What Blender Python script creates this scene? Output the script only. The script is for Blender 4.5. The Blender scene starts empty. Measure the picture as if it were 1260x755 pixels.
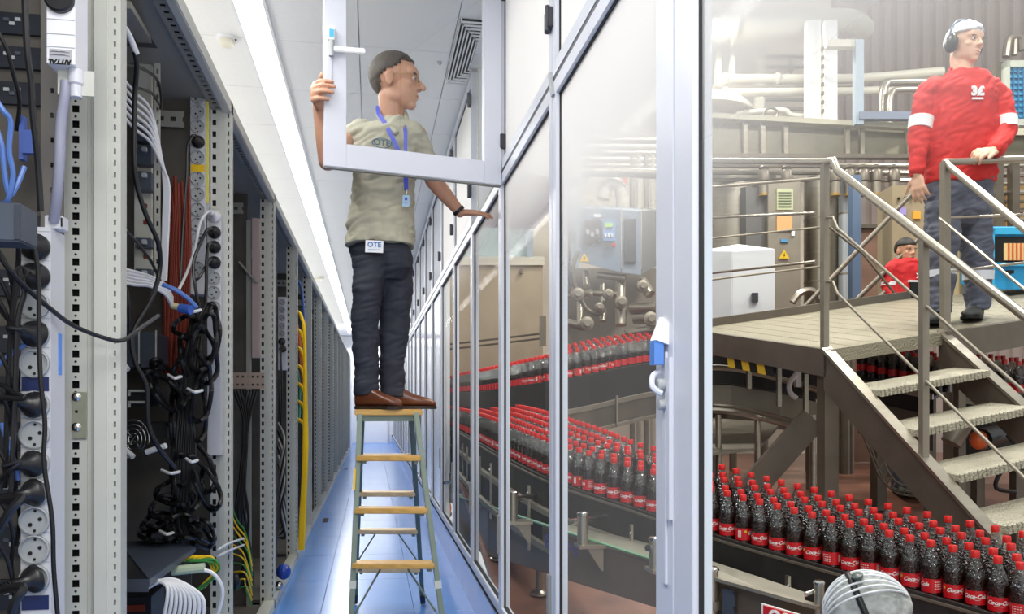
import bpy, bmesh, math, random
from mathutils import Vector, Matrix
import numpy as np
random.seed(7)
# ---------------------------------------------------------------- camera, world, lights, exposure
SC = bpy.context.scene
COL = SC.collection
CAMZ = 1.36
FPX = 1000.0
HOR = 495.0
PSI = math.atan(172.0 / FPX)
RX, RY = math.cos(PSI), -math.sin(PSI)      # camera right
FX, FY = math.sin(PSI), math.cos(PSI)       # camera forward
_c = bpy.data.cameras.new('camera')
_c.sensor_width = 36.0
_c.lens = 36.0 * FPX / 1260.0
_c.shift_y = (HOR - 377.5) / 1260.0
_c.clip_start = 0.02
_c.clip_end = 200
CAM = bpy.data.objects.new('camera', _c)
COL.objects.link(CAM)
CAM.location = (0, 0, CAMZ)
CAM.rotation_euler = (math.pi / 2, 0, -PSI)
SC.camera = CAM
W = bpy.data.worlds.new('world')
SC.world = W
W.use_nodes = True
W.node_tree.nodes['Background'].inputs[0].default_value = (1.0, 0.985, 0.96, 1)
W.node_tree.nodes['Background'].inputs[1].default_value = 0.55
SC.view_settings.view_transform = 'Standard'
SC.view_settings.look = 'None'
SC.view_settings.exposure = 0.36
SC.view_settings.gamma = 1.0
SC.view_settings.use_curve_mapping = False


def area(name, loc, sx, sy, power, color=(1, 1, 1), rot=(0, 0, 0)):
    l = bpy.data.lights.new(name, 'AREA')
    l.shape = 'RECTANGLE'
    l.size, l.size_y = sx, sy
    l.energy = power
    l.color = color
    o = bpy.data.objects.new(name, l)
    COL.objects.link(o)
    o.location = loc
    o.rotation_euler = rot
    return o


def FP(u, v, w):
    """camera-aligned plan coordinates (right, depth, height) to world"""
    return Vector((RX * u + FX * v, RY * u + FY * v, w))


# aisle ceiling strip, next fixtures of the server room, and two added fills
area('aisle_strip_light', (-0.68, 13.0, 3.555), 0.14, 24.0, 230, (1.0, 0.99, 0.97))
area('added_ceiling_fill', (-1.8, 11.0, 2.78), 0.6, 24.0, 66, (1.0, 0.99, 0.97), (math.pi, 0, 0))  # added fill hidden over the racks to brighten the ceiling
area('added_bounce_fill', (0.0, -0.9, 2.2), 1.6, 1.0, 30, (1.0, 0.99, 0.97), (math.radians(140), 0, 0))  # unseen fill behind the camera, added to lift the ceiling
area('aisle_near_light', (0.0, -0.6, 3.45), 1.2, 2.4, 75, (1.0, 0.985, 0.96))
area('end_room_light', (0.1, 26.5, 3.3), 1.2, 3.0, 45, (1, 1, 1))
# high-bay lamps of the bottling hall
for _i, (_u, _v, _p) in enumerate([(0.9, 2.6, 45), (2.6, 2.9, 60), (1.0, 5.6, 60), (3.2, 5.2, 80), (5.2, 7.0, 90), (1.8, 8.4, 80)]):
    _l = FP(_u, _v, 5.6)
    area('high_bay_light', _l, 0.32, 0.32, _p, (1.0, 0.95, 0.87), (0, 0, -PSI))

# ---------------------------------------------------------------- helpers
def pix(x, y, v):
    """world point seen at pixel x, y of the 1260x755 frame at depth v"""
    return FP((x - 630.0) / FPX * v, v, CAMZ - (y - HOR) / FPX * v)


def ray(x):
    a = (x - 630.0) / FPX
    return FX + RX * a, FY + RY * a


def onY(x, y, Y):
    dx, dy = ray(x)
    v = Y / dy
    return Vector((dx * v, Y, CAMZ - (y - HOR) / FPX * v))


def onX(x, y, X):
    dx, dy = ray(x)
    v = X / dx
    return Vector((X, dy * v, CAMZ - (y - HOR) / FPX * v))


MATS = {}


def mat(name, col, rough=0.5, metal=0.0, noise=0.0, scale=12.0, bump=0.0, bscale=60.0, spec=0.5, coat=0.0, stretch=None, trans=0.0, sub=0.0):
    if name in MATS:
        return MATS[name]
    m = bpy.data.materials.new(name)
    m.use_nodes = True
    nt = m.node_tree
    b = nt.nodes['Principled BSDF']
    b.inputs['Roughness'].default_value = rough
    b.inputs['Metallic'].default_value = metal
    b.inputs['Specular IOR Level'].default_value = spec
    b.inputs['Coat Weight'].default_value = coat
    b.inputs['Transmission Weight'].default_value = trans
    if sub:
        b.inputs['Subsurface Weight'].default_value = sub
        b.inputs['Subsurface Radius'].default_value = (0.02, 0.008, 0.004)
    c = (*col, 1)
    b.inputs['Base Color'].default_value = c
    if noise or bump:
        tc = nt.nodes.new('ShaderNodeTexCoord')
        mp = nt.nodes.new('ShaderNodeMapping')
        nt.links.new(tc.outputs['Object'], mp.inputs[0])
        if stretch:
            mp.inputs['Scale'].default_value = stretch
    if noise:
        n = nt.nodes.new('ShaderNodeTexNoise')
        n.inputs['Scale'].default_value = scale
        n.inputs['Detail'].default_value = 4
        nt.links.new(mp.outputs[0], n.inputs['Vector'])
        r = nt.nodes.new('ShaderNodeMapRange')
        r.inputs['From Min'].default_value = 0.3
        r.inputs['From Max'].default_value = 0.7
        r.inputs['To Min'].default_value = 1 - noise
        r.inputs['To Max'].default_value = 1 + noise
        nt.links.new(n.outputs['Fac'], r.inputs['Value'])
        h = nt.nodes.new('ShaderNodeHueSaturation')
        h.inputs['Color'].default_value = c
        nt.links.new(r.outputs[0], h.inputs['Value'])
        nt.links.new(h.outputs[0], b.inputs['Base Color'])
    if bump:
        n2 = nt.nodes.new('ShaderNodeTexNoise')
        n2.inputs['Scale'].default_value = bscale
        nt.links.new(mp.outputs[0], n2.inputs['Vector'])
        bp = nt.nodes.new('ShaderNodeBump')
        bp.inputs['Strength'].default_value = bump
        bp.inputs['Distance'].default_value = 0.01
        nt.links.new(n2.outputs['Fac'], bp.inputs['Height'])
        nt.links.new(bp.outputs[0], b.inputs['Normal'])
    MATS[name] = m
    return m


def glow(name, col, strength):
    if name in MATS:
        return MATS[name]
    m = bpy.data.materials.new(name)
    m.use_nodes = True
    b = m.node_tree.nodes['Principled BSDF']
    b.inputs['Base Color'].default_value = (*col, 1)
    b.inputs['Emission Color'].default_value = (*col, 1)
    b.inputs['Emission Strength'].default_value = strength
    MATS[name] = m
    return m


def glass(name, tint=(0.96, 0.98, 0.98), refl=0.05, haze_frost=None):
    """thin pane; film = (z_clear, z_full, base, top): white haze painted into the pane by height, or even frosting"""
    if name in MATS:
        return MATS[name]
    m = bpy.data.materials.new(name)
    m.use_nodes = True
    nt = m.node_tree
    nt.nodes.clear()
    out = nt.nodes.new('ShaderNodeOutputMaterial')
    tr = nt.nodes.new('ShaderNodeBsdfTransparent')
    tr.inputs[0].default_value = (*tint, 1)
    gl = nt.nodes.new('ShaderNodeBsdfGlossy')
    gl.inputs['Roughness'].default_value = 0.02
    mx = nt.nodes.new('ShaderNodeMixShader')
    mx.inputs[0].default_value = refl
    nt.links.new(tr.outputs[0], mx.inputs[1])
    nt.links.new(gl.outputs[0], mx.inputs[2])
    last = mx
    if haze_frost:
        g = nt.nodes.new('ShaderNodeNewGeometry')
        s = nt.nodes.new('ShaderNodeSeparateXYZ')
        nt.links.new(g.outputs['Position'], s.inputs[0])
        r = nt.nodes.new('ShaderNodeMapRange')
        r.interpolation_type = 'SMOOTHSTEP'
        r.inputs['From Min'].default_value = haze_frost[0]
        r.inputs['From Max'].default_value = haze_frost[1]
        r.inputs['To Min'].default_value = haze_frost[2]
        r.inputs['To Max'].default_value = haze_frost[3]
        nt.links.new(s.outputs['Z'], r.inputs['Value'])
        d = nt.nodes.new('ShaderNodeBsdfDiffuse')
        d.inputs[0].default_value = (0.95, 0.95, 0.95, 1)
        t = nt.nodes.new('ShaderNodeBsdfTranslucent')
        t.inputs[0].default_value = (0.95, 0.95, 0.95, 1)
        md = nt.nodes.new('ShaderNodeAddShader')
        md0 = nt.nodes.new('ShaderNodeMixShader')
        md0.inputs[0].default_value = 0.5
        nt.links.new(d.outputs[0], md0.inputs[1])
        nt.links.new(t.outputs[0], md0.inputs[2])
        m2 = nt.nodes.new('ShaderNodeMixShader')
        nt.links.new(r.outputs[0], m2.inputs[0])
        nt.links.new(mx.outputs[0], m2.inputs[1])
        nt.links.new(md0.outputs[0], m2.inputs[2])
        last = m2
    nt.links.new(last.outputs[0], out.inputs[0])
    MATS[name] = m
    return m


def srgb(r, g, b):
    f = lambda c: ((c / 255.0) / 12.92) if c / 255.0 <= 0.04045 else (((c / 255.0) + 0.055) / 1.055) ** 2.4
    return (f(r), f(g), f(b))


WLOC = {}      # world position of every object we make


class MB:
    def __init__(s, xf=None):
        s.v, s.f, s.m = [], [], []
        s.xf = xf
        s.cur = 0

    def add(s, vs, fs):
        o = len(s.v)
        if s.xf:
            vs = [s.xf(*p) for p in vs]
        s.v.extend([tuple(p) for p in vs])
        s.f.extend([tuple(i + o for i in q) for q in fs])
        s.m.extend([s.cur] * len(fs))
        return s

    def box(s, x0, y0, z0, x1, y1, z1):
        x0, x1 = min(x0, x1), max(x0, x1)
        y0, y1 = min(y0, y1), max(y0, y1)
        z0, z1 = min(z0, z1), max(z0, z1)
        vs = [(x0, y0, z0), (x1, y0, z0), (x1, y1, z0), (x0, y1, z0), (x0, y0, z1), (x1, y0, z1), (x1, y1, z1), (x0, y1, z1)]
        return s.add(vs, [(3, 2, 1, 0), (4, 5, 6, 7), (0, 1, 5, 4), (1, 2, 6, 5), (2, 3, 7, 6), (3, 0, 4, 7)])

    def hexa(s, a, b):
        """a = four corner points of one face, b = the four of the opposite one"""
        vs = list(a) + list(b)
        return s.add(vs, [(3, 2, 1, 0), (4, 5, 6, 7), (0, 1, 5, 4), (1, 2, 6, 5), (2, 3, 7, 6), (3, 0, 4, 7)])

    def bar(s, p, q, w, h, up=(0, 0, 1)):
        """rectangular bar from p to q, w across, h along up"""
        p, q = Vector(p), Vector(q)
        d = (q - p).normalized()
        a = d.cross(Vector(up))
        if a.length < 1e-4:
            a = d.cross(Vector((1, 0, 0)))
        a.normalize()
        b = a.cross(d).normalized()
        A, B = a * w / 2, b * h / 2
        r = lambda c: [c - A - B, c + A - B, c + A + B, c - A + B]
        return s.hexa(r(p), r(q))

    def cyl(s, p, q, r, n=12, r2=None, cap=True):
        p, q = Vector(p), Vector(q)
        d = (q - p).normalized()
        a = d.orthogonal().normalized()
        b = d.cross(a)
        r2 = r if r2 is None else r2
        vs = []
        for c, rr in ((p, r), (q, r2)):
            for i in range(n):
                t = 2 * math.pi * i / n
                vs.append(c + a * (rr * math.cos(t)) + b * (rr * math.sin(t)))
        fs = [(i, (i + 1) % n, n + (i + 1) % n, n + i) for i in range(n)]
        if cap:
            fs += [tuple(range(n - 1, -1, -1)), tuple(range(n, 2 * n))]
        return s.add(vs, fs)

    def tube(s, pts, r, n=6, smooth=4, closed=False):
        pts = [Vector(p) for p in pts]
        if smooth and len(pts) > 2:
            pts = catmull(pts, smooth, closed)
        vs, fs = [], []
        a = None
        N = len(pts)
        for i, p in enumerate(pts):
            if closed:
                d = pts[(i + 1) % N] - pts[i - 1]
            else:
                d = pts[min(i + 1, N - 1)] - pts[max(i - 1, 0)]
            if d.length < 1e-9:
                d = Vector((0, 0, 1))
            d.normalize()
            a = d.orthogonal().normalized() if a is None else (a - d * a.dot(d))
            if a.length < 1e-6:
                a = d.orthogonal()
            a.normalize()
            b = d.cross(a)
            rr = r[min(i * len(r) // N, len(r) - 1)] if isinstance(r, (list, tuple)) else r
            for k in range(n):
                t = 2 * math.pi * k / n
                vs.append(p + a * (rr * math.cos(t)) + b * (rr * math.sin(t)))
        M = N if closed else N - 1
        for i in range(M):
            j = (i + 1) % N
            for k in range(n):
                fs.append((i * n + k, i * n + (k + 1) % n, j * n + (k + 1) % n, j * n + k))
        if not closed:
            fs += [tuple(range(n - 1, -1, -1)), tuple(range((N - 1) * n, N * n))]
        return s.add(vs, fs)

    def lathe(s, prof, c=(0, 0, 0), n=20, axis=None, seg=(0, 2 * math.pi)):
        """prof = [(r, h)]; about axis (default z) through c"""
        c = Vector(c)
        ax = Vector(axis or (0, 0, 1)).normalized()
        a = ax.orthogonal().normalized() if axis else Vector((1, 0, 0))
        b = ax.cross(a)
        vs, fs = [], []
        for r, h in prof:
            for i in range(n):
                t = 2 * math.pi * i / n
                vs.append(c + ax * h + a * (r * math.cos(t)) + b * (r * math.sin(t)))
        for j in range(len(prof) - 1):
            for i in range(n):
                k = (i + 1) % n
                fs.append((j * n + i, j * n + k, (j + 1) * n + k, (j + 1) * n + i))
        if prof[0][0] > 1e-5:
            fs.append(tuple(range(n - 1, -1, -1)))
        if prof[-1][0] > 1e-5:
            o = (len(prof) - 1) * n
            fs.append(tuple(range(o, o + n)))
        return s.add(vs, fs)

    def ell(s, c, r, n=16, m=10, R=None):
        c = Vector(c)
        vs, fs = [], []
        for j in range(m + 1):
            ph = math.pi * j / m
            for i in range(n):
                t = 2 * math.pi * i / n
                p = Vector((r[0] * math.sin(ph) * math.cos(t), r[1] * math.sin(ph) * math.sin(t), -r[2] * math.cos(ph)))
                if R is not None:
                    p = R @ p
                vs.append(c + p)
        for j in range(m):
            for i in range(n):
                k = (i + 1) % n
                fs.append((j * n + i, j * n + k, (j + 1) * n + k, (j + 1) * n + i))
        return s.add(vs, fs)

    def prism(s, poly, z0, z1):
        """vertical prism over plan polygon"""
        n = len(poly)
        vs = [(p[0], p[1], z0) for p in poly] + [(p[0], p[1], z1) for p in poly]
        return s.add(vs, [tuple(range(n - 1, -1, -1)), tuple(range(n, 2 * n))] + [(i, (i + 1) % n, n + (i + 1) % n, n + i) for i in range(n)])

    def build(s, name, m, parent=None, origin=None, smooth=False, bevel=0, label=None, **props):
        V = np.array(s.v, dtype=float)
        if origin is None:
            lo, hi = V.min(0), V.max(0)
            origin = Vector(((lo[0] + hi[0]) / 2, (lo[1] + hi[1]) / 2, lo[2]))
        origin = Vector(origin)
        V = V - np.array(origin)
        me = bpy.data.meshes.new(name)
        me.from_pydata(V.tolist(), [], s.f)
        ms = m if isinstance(m, (list, tuple)) else [m]
        for q in ms:
            me.materials.append(q)
        if len(ms) > 1:
            me.polygons.foreach_set('material_index', s.m)
        bm = bmesh.new()
        bm.from_mesh(me)
        bmesh.ops.remove_doubles(bm, verts=bm.verts, dist=1e-6)
        bmesh.ops.recalc_face_normals(bm, faces=bm.faces)
        if bevel:
            bmesh.ops.bevel(bm, geom=bm.edges[:], offset=bevel, segments=2, affect='EDGES', clamp_overlap=True)
        bm.to_mesh(me)
        bm.free()
        if smooth:
            me.polygons.foreach_set('use_smooth', [True] * len(me.polygons))
            if smooth != 'all':
                me.set_sharp_from_angle(angle=math.radians(42))
        o = bpy.data.objects.new(name, me)
        COL.objects.link(o)
        put(o, origin, parent)
        if label:
            o['label'] = label
        for k, val in props.items():
            o[k] = val
        return o


def put(o, origin, parent=None):
    WLOC[o.name] = Vector(origin)
    if parent is not None:
        o.parent = parent
        o.location = Vector(origin) - WLOC[parent.name]
    else:
        o.location = origin


def catmull(p, n, closed=False):
    out = []
    N = len(p)
    for i in range(N if closed else N - 1):
        if closed:
            a, b, c, d = p[i - 1], p[i], p[(i + 1) % N], p[(i + 2) % N]
        else:
            a, b, c, d = p[max(i - 1, 0)], p[i], p[i + 1], p[min(i + 2, N - 1)]
        for k in range(n):
            t = k / n
            out.append(0.5 * ((2 * b) + (c - a) * t + (2 * a - 5 * b + 4 * c - d) * t * t + (3 * b - a - 3 * c + d) * t ** 3))
    if not closed:
        out.append(p[-1])
    return out


def thing(name, label, cat, loc, group=None):
    o = bpy.data.objects.new(name, None)
    o.empty_display_size = 0.05
    COL.objects.link(o)
    put(o, loc)
    return tag(o, label, cat, group)


def tag(o, label, cat, group=None):
    o['label'] = label
    o['category'] = cat
    if group:
        o['group'] = group
    return o


def struct(o):
    o['kind'] = 'structure'
    return o


def copy_tree(o, parent=None):
    c = o.copy()
    COL.objects.link(c)
    if parent is not None:
        c.parent = parent
    for ch in o.children:
        copy_tree(ch, c)
    return c


def text_mesh(s, size=1.0, shear=0.0, extrude=0.0, bold=0.0, spacing=1.0):
    """flat lettering as (verts, faces) in its own xy plane, centred"""
    cu = bpy.data.curves.new('t', 'FONT')
    cu.body = s
    cu.size = size
    cu.shear = shear
    cu.align_x = 'CENTER'
    cu.align_y = 'CENTER'
    cu.space_character = spacing
    cu.offset = bold
    cu.extrude = extrude
    cu.resolution_u = 3
    o = bpy.data.objects.new('t', cu)
    COL.objects.link(o)
    me = bpy.data.meshes.new_from_object(o.evaluated_get(bpy.context.evaluated_depsgraph_get()))
    vs = [tuple(v.co) for v in me.vertices]
    fs = [tuple(p.vertices) for p in me.polygons]
    bpy.data.objects.remove(o)
    bpy.data.curves.remove(cu)
    bpy.data.meshes.remove(me)
    return vs, fs


def flat_text(s, c, right, up, size, m, parent, name='lettering', shear=0.0, bold=0.0, thick=0.0008, mirror=False):
    """lettering laid on a surface: centre c, axes right and up"""
    vs, fs = text_mesh(s, size, shear, thick, bold)
    right, up, c = Vector(right).normalized(), Vector(up).normalized(), Vector(c)
    nrm = right.cross(up)
    mb = MB()
    mb.add([c + right * p[0] + up * p[1] + nrm * (p[2] + thick) for p in vs], fs)
    return mb.build(name, m, parent)
# ---------------------------------------------------------------- materials
M_FRAME = mat('rack_grey', srgb(196, 197, 188), 0.45, 0.0, 0.04, 6)
M_FRAME2 = mat('rack_grey_dark', srgb(150, 150, 142), 0.5, 0.0, 0.05, 6)
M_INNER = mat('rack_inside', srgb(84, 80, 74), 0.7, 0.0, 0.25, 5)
M_ALU = mat('door_aluminium', srgb(214, 217, 226), 0.35, 0.0, 0.02, 4)
M_GASKET = mat('black_gasket', srgb(26, 27, 30), 0.6)
M_HINGE = mat('dark_grey_plastic', srgb(58, 57, 64), 0.5)
M_WHITE = mat('white_paint', srgb(238, 239, 241), 0.5, 0, 0.02, 5)
M_TILE = mat('ceiling_tile', srgb(243, 243, 243), 0.85, 0, 0.015, 40, 0.05, 300)
M_BLUE = mat('blue_floor_tile', srgb(92, 142, 212), 0.22, 0, 0.05, 3.0, spec=0.6)
M_SEAM = mat('floor_seam', srgb(70, 104, 160), 0.6)
M_BLACK = mat('black_rubber', srgb(24, 24, 26), 0.45, 0, 0.15, 30)
M_BLACKP = mat('black_plastic', srgb(30, 30, 33), 0.35)
M_PDU = mat('pdu_white', srgb(208, 210, 216), 0.4, 0, 0.02, 8)
M_SOCK = mat('socket_grey', srgb(170, 174, 176), 0.45)
M_DARK = mat('dark_hole', srgb(16, 16, 17), 0.8)
M_NAVY = mat('navy_strip', srgb(28, 44, 92), 0.4)
M_SLATE = mat('slate_metal', srgb(74, 82, 96), 0.42, 0.2, 0.08, 8)
M_STEEL = mat('brushed_steel', srgb(172, 168, 160), 0.32, 0.75, 0.08, 14, stretch=(1, 1, 12))
M_CHROME = mat('chrome', srgb(205, 204, 200), 0.15, 1.0)
M_WCABLE = mat('white_cable', srgb(226, 227, 230), 0.4)
M_GCABLE = mat('lilac_cable', srgb(150, 152, 170), 0.45)
M_BCABLE = mat('blue_cable', srgb(84, 120, 190), 0.4)
M_YCABLE = mat('yellow_cable', srgb(240, 196, 20), 0.4)
M_OCABLE = mat('orange_cable', srgb(214, 106, 50), 0.45)
M_GREENC = mat('green_cable', srgb(60, 140, 60), 0.45)
M_RCABLE = mat('red_brown_cable', srgb(128, 48, 30), 0.5)
M_ZINC = mat('zinc_plate', srgb(176, 178, 158), 0.35, 0.6, 0.06, 20)

XR, XG, ZC = -0.63, 0.655, 3.60
# ---------------------------------------------------------------- server room shell
fl = struct(MB().box(-2.2, -1.5, -0.10, 0.70, 28.2, -0.012).build('floor', M_SEAM))
tile_me = {}
ty = -1.0
xcols = [(-0.93, -0.33), (-0.33, 0.27), (0.27, 0.70)]
while ty < 28:
    for (a, b) in xcols:
        k = round(b - a, 3)
        if k not in tile_me:
            t = MB().box(-(b - a) / 2 + 0.002, 0.002, -0.011, (b - a) / 2 - 0.002, 1.048, 0.0).build('floor_tile', M_BLUE, origin=(0, 0, 0))
            tile_me[k] = t.data
            t.parent = fl
        else:
            t = bpy.data.objects.new('floor_tile', tile_me[k])
            COL.objects.link(t)
            t.parent = fl
        t.location = Vector(((a + b) / 2, ty, 0)) - WLOC[fl.name]
    ty += 1.05
# cable cut-outs beside the racks
for i, (px, py) in enumerate([(352, 641), (405, 529), (384, 577), (410, 612), (423, 596)][:3]):
    v = CAMZ / ((py - HOR) / FPX)
    p = pix(px, py, v)
    MB().box(-0.56, p.y - 0.16, 0.0, -0.50, p.y + 0.16, 0.004).build('cable_cutout', M_DARK, fl)

ce = struct(MB().box(-2.2, -1.5, ZC + 0.012, 0.95, 28.2, ZC + 0.08).build('ceiling', mat('ceiling_grid', srgb(186, 188, 190), 0.7)))
ctile = None
for iy in range(0, 35):
    for ix in range(-4, 2):
        x0 = -0.08 + 0.575 * ix
        y0 = -0.4 + 0.8 * iy
        if x0 < -2.1 or x0 > 0.6:
            continue
        if ctile is None:
            ctile = MB().box(0.003, 0.003, 0, 0.572, 0.797, 0.012).build('ceiling_tile', M_TILE, origin=(0, 0, 0))
            t = ctile
        else:
            t = bpy.data.objects.new('ceiling_tile', ctile.data)
            COL.objects.link(t)
        t.parent = ce
        t.location = Vector((x0, y0, ZC)) - WLOC[ce.name]
struct(MB().box(-2.2, 28.1, 0, 0.95, 28.2, ZC).build('wall_back', M_WHITE))
struct(MB().box(-2.3, -1.5, 0, -2.2, 28.2, ZC).build('wall_left', M_WHITE))
# far end: white door and posts
d = thing('end_door', 'white door at the far end of the blue aisle', 'door', (0.05, 28.05, 0))
MB().box(-0.40, 28.04, 0, 0.5, 28.08, 2.2).build('door_leaf', M_WHITE, d)
MB().box(-0.45, 28.02, 0, -0.40, 28.08, 2.25).build('door_frame', M_ALU, d)
MB().box(0.5, 28.02, 0, 0.55, 28.08, 2.25).build('door_frame', M_ALU, d)
MB().box(0.40, 28.0, 1.0, 0.45, 28.03, 1.03).build('handle', M_CHROME, d)

# ceiling strip light
s = thing('strip_light', 'long white fluorescent strip light along the ceiling above the racks', 'ceiling light', (-0.68, 1.0, ZC))
MB().box(-0.775, 0.8, ZC - 0.02, -0.758, 26.6, ZC).build('housing', M_WHITE, s)
MB().box(-0.602, 0.8, ZC - 0.02, -0.585, 26.6, ZC).build('housing', M_WHITE, s)
MB().box(-0.758, 0.8, ZC - 0.016, -0.602, 26.6, ZC - 0.001).build('diffuser', glow('strip_glow', (1, 0.99, 0.97), 3.2), s)
# smoke detectors
def smoke_detector(px, py, r, label):
    v = (ZC - CAMZ) / ((HOR - py) / FPX)
    p = pix(px, py, v)
    s = thing('smoke_detector', label, 'smoke detector', (p.x, p.y, ZC))
    MB().lathe([(r, 0), (r, -r * 0.25), (r * 0.92, -r * 0.3)], (p.x, p.y, ZC), 20).build('base', M_WHITE, s, smooth=True)
    MB().lathe([(r * 0.72, -r * 0.3), (r * 0.75, -r * 0.6), (r * 0.6, -r * 0.85), (r * 0.3, -r * 0.95), (0.0, -r * 0.95)], (p.x, p.y, ZC), 20).build('sensor_head', mat('cream_plastic', srgb(226, 222, 206), 0.5), s, smooth=True)
    MB().ell((p.x + r * 0.9, p.y - r * 0.3, ZC - r * 0.3), (r * .1, r * .1, r * .1), 8, 6).build('indicator', M_DARK, s)
smoke_detector(279, 46, 0.062, 'round white smoke detector on the ceiling beside the strip light')
smoke_detector(392, 340, 0.09, 'small far smoke detector on the ceiling left of the strip light')
# sprinkler dot
p = pix(541, 76, (ZC - CAMZ) / ((HOR - 76) / FPX))
tag(MB().lathe([(0.016, 0), (0.016, -0.006), (0.006, -0.02), (0, -0.02)], (p.x, p.y, ZC), 10).build('sprinkler_head', M_SOCK), 'tiny grey sprinkler head on the ceiling tile right of the man', 'sprinkler')
# air diffuser of nested louvre frames
q0 = (0.395, 4.72)
dv = thing('air_diffuser', 'square white louvred air diffuser in the ceiling above the open door', 'air vent', (0.51, 5.1, ZC))
MB().box(0.505, 4.72, ZC - 0.004, 0.645, 5.62, ZC - 0.001).build('dark_plenum', M_DARK, dv)
for k in range(7):
    o = 0.021 * k
    x0, x1, y0, y1 = 0.50 + o, 0.65, 4.70 + o * 2.0, 5.64 - o * 2.0
    m = MB()
    z0, z1 = ZC - 0.03, ZC - 0.005
    m.hexa([(x0, y0, z0), (x0 + .008, y0, z0), (x0 + .016, y0, z1), (x0 + .008, y0, z1)], [(x0, y1, z0), (x0 + .008, y1, z0), (x0 + .016, y1, z1), (x0 + .008, y1, z1)])
    m.box(x0, y0, z0, x1, y0 + .014, z0 + .006)
    m.box(x0, y1 - .014, z0, x1, y1, z0 + .006)
    m.build('louvre', M_WHITE, dv)

# ---------------------------------------------------------------- left racks
def perf(mb, o, L, Wd, T, length, width, thick, pitch, hole_l, hole_w, start=0.0):
    """perforated strip: o corner, L length dir, Wd width dir, T thickness dir"""
    o, L, Wd, T = Vector(o), Vector(L), Vector(Wd), Vector(T)
    def bx(l0, l1, w0, w1):
        a = [o + L * l0 + Wd * w0, o + L * l1 + Wd * w0, o + L * l1 + Wd * w1, o + L * l0 + Wd * w1]
        mb.hexa(a, [p + T * thick for p in a])
    e = (width - hole_w) / 2
    bx(0, length, 0, e)
    bx(0, length, width - e, width)
    l = 0.0
    c = start + pitch / 2
    while c - hole_l / 2 < length:
        bx(l, c - hole_l / 2, e, width - e)
        l = c + hole_l / 2
        c += pitch
    if l < length:
        bx(l, length, e, width - e)

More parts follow.
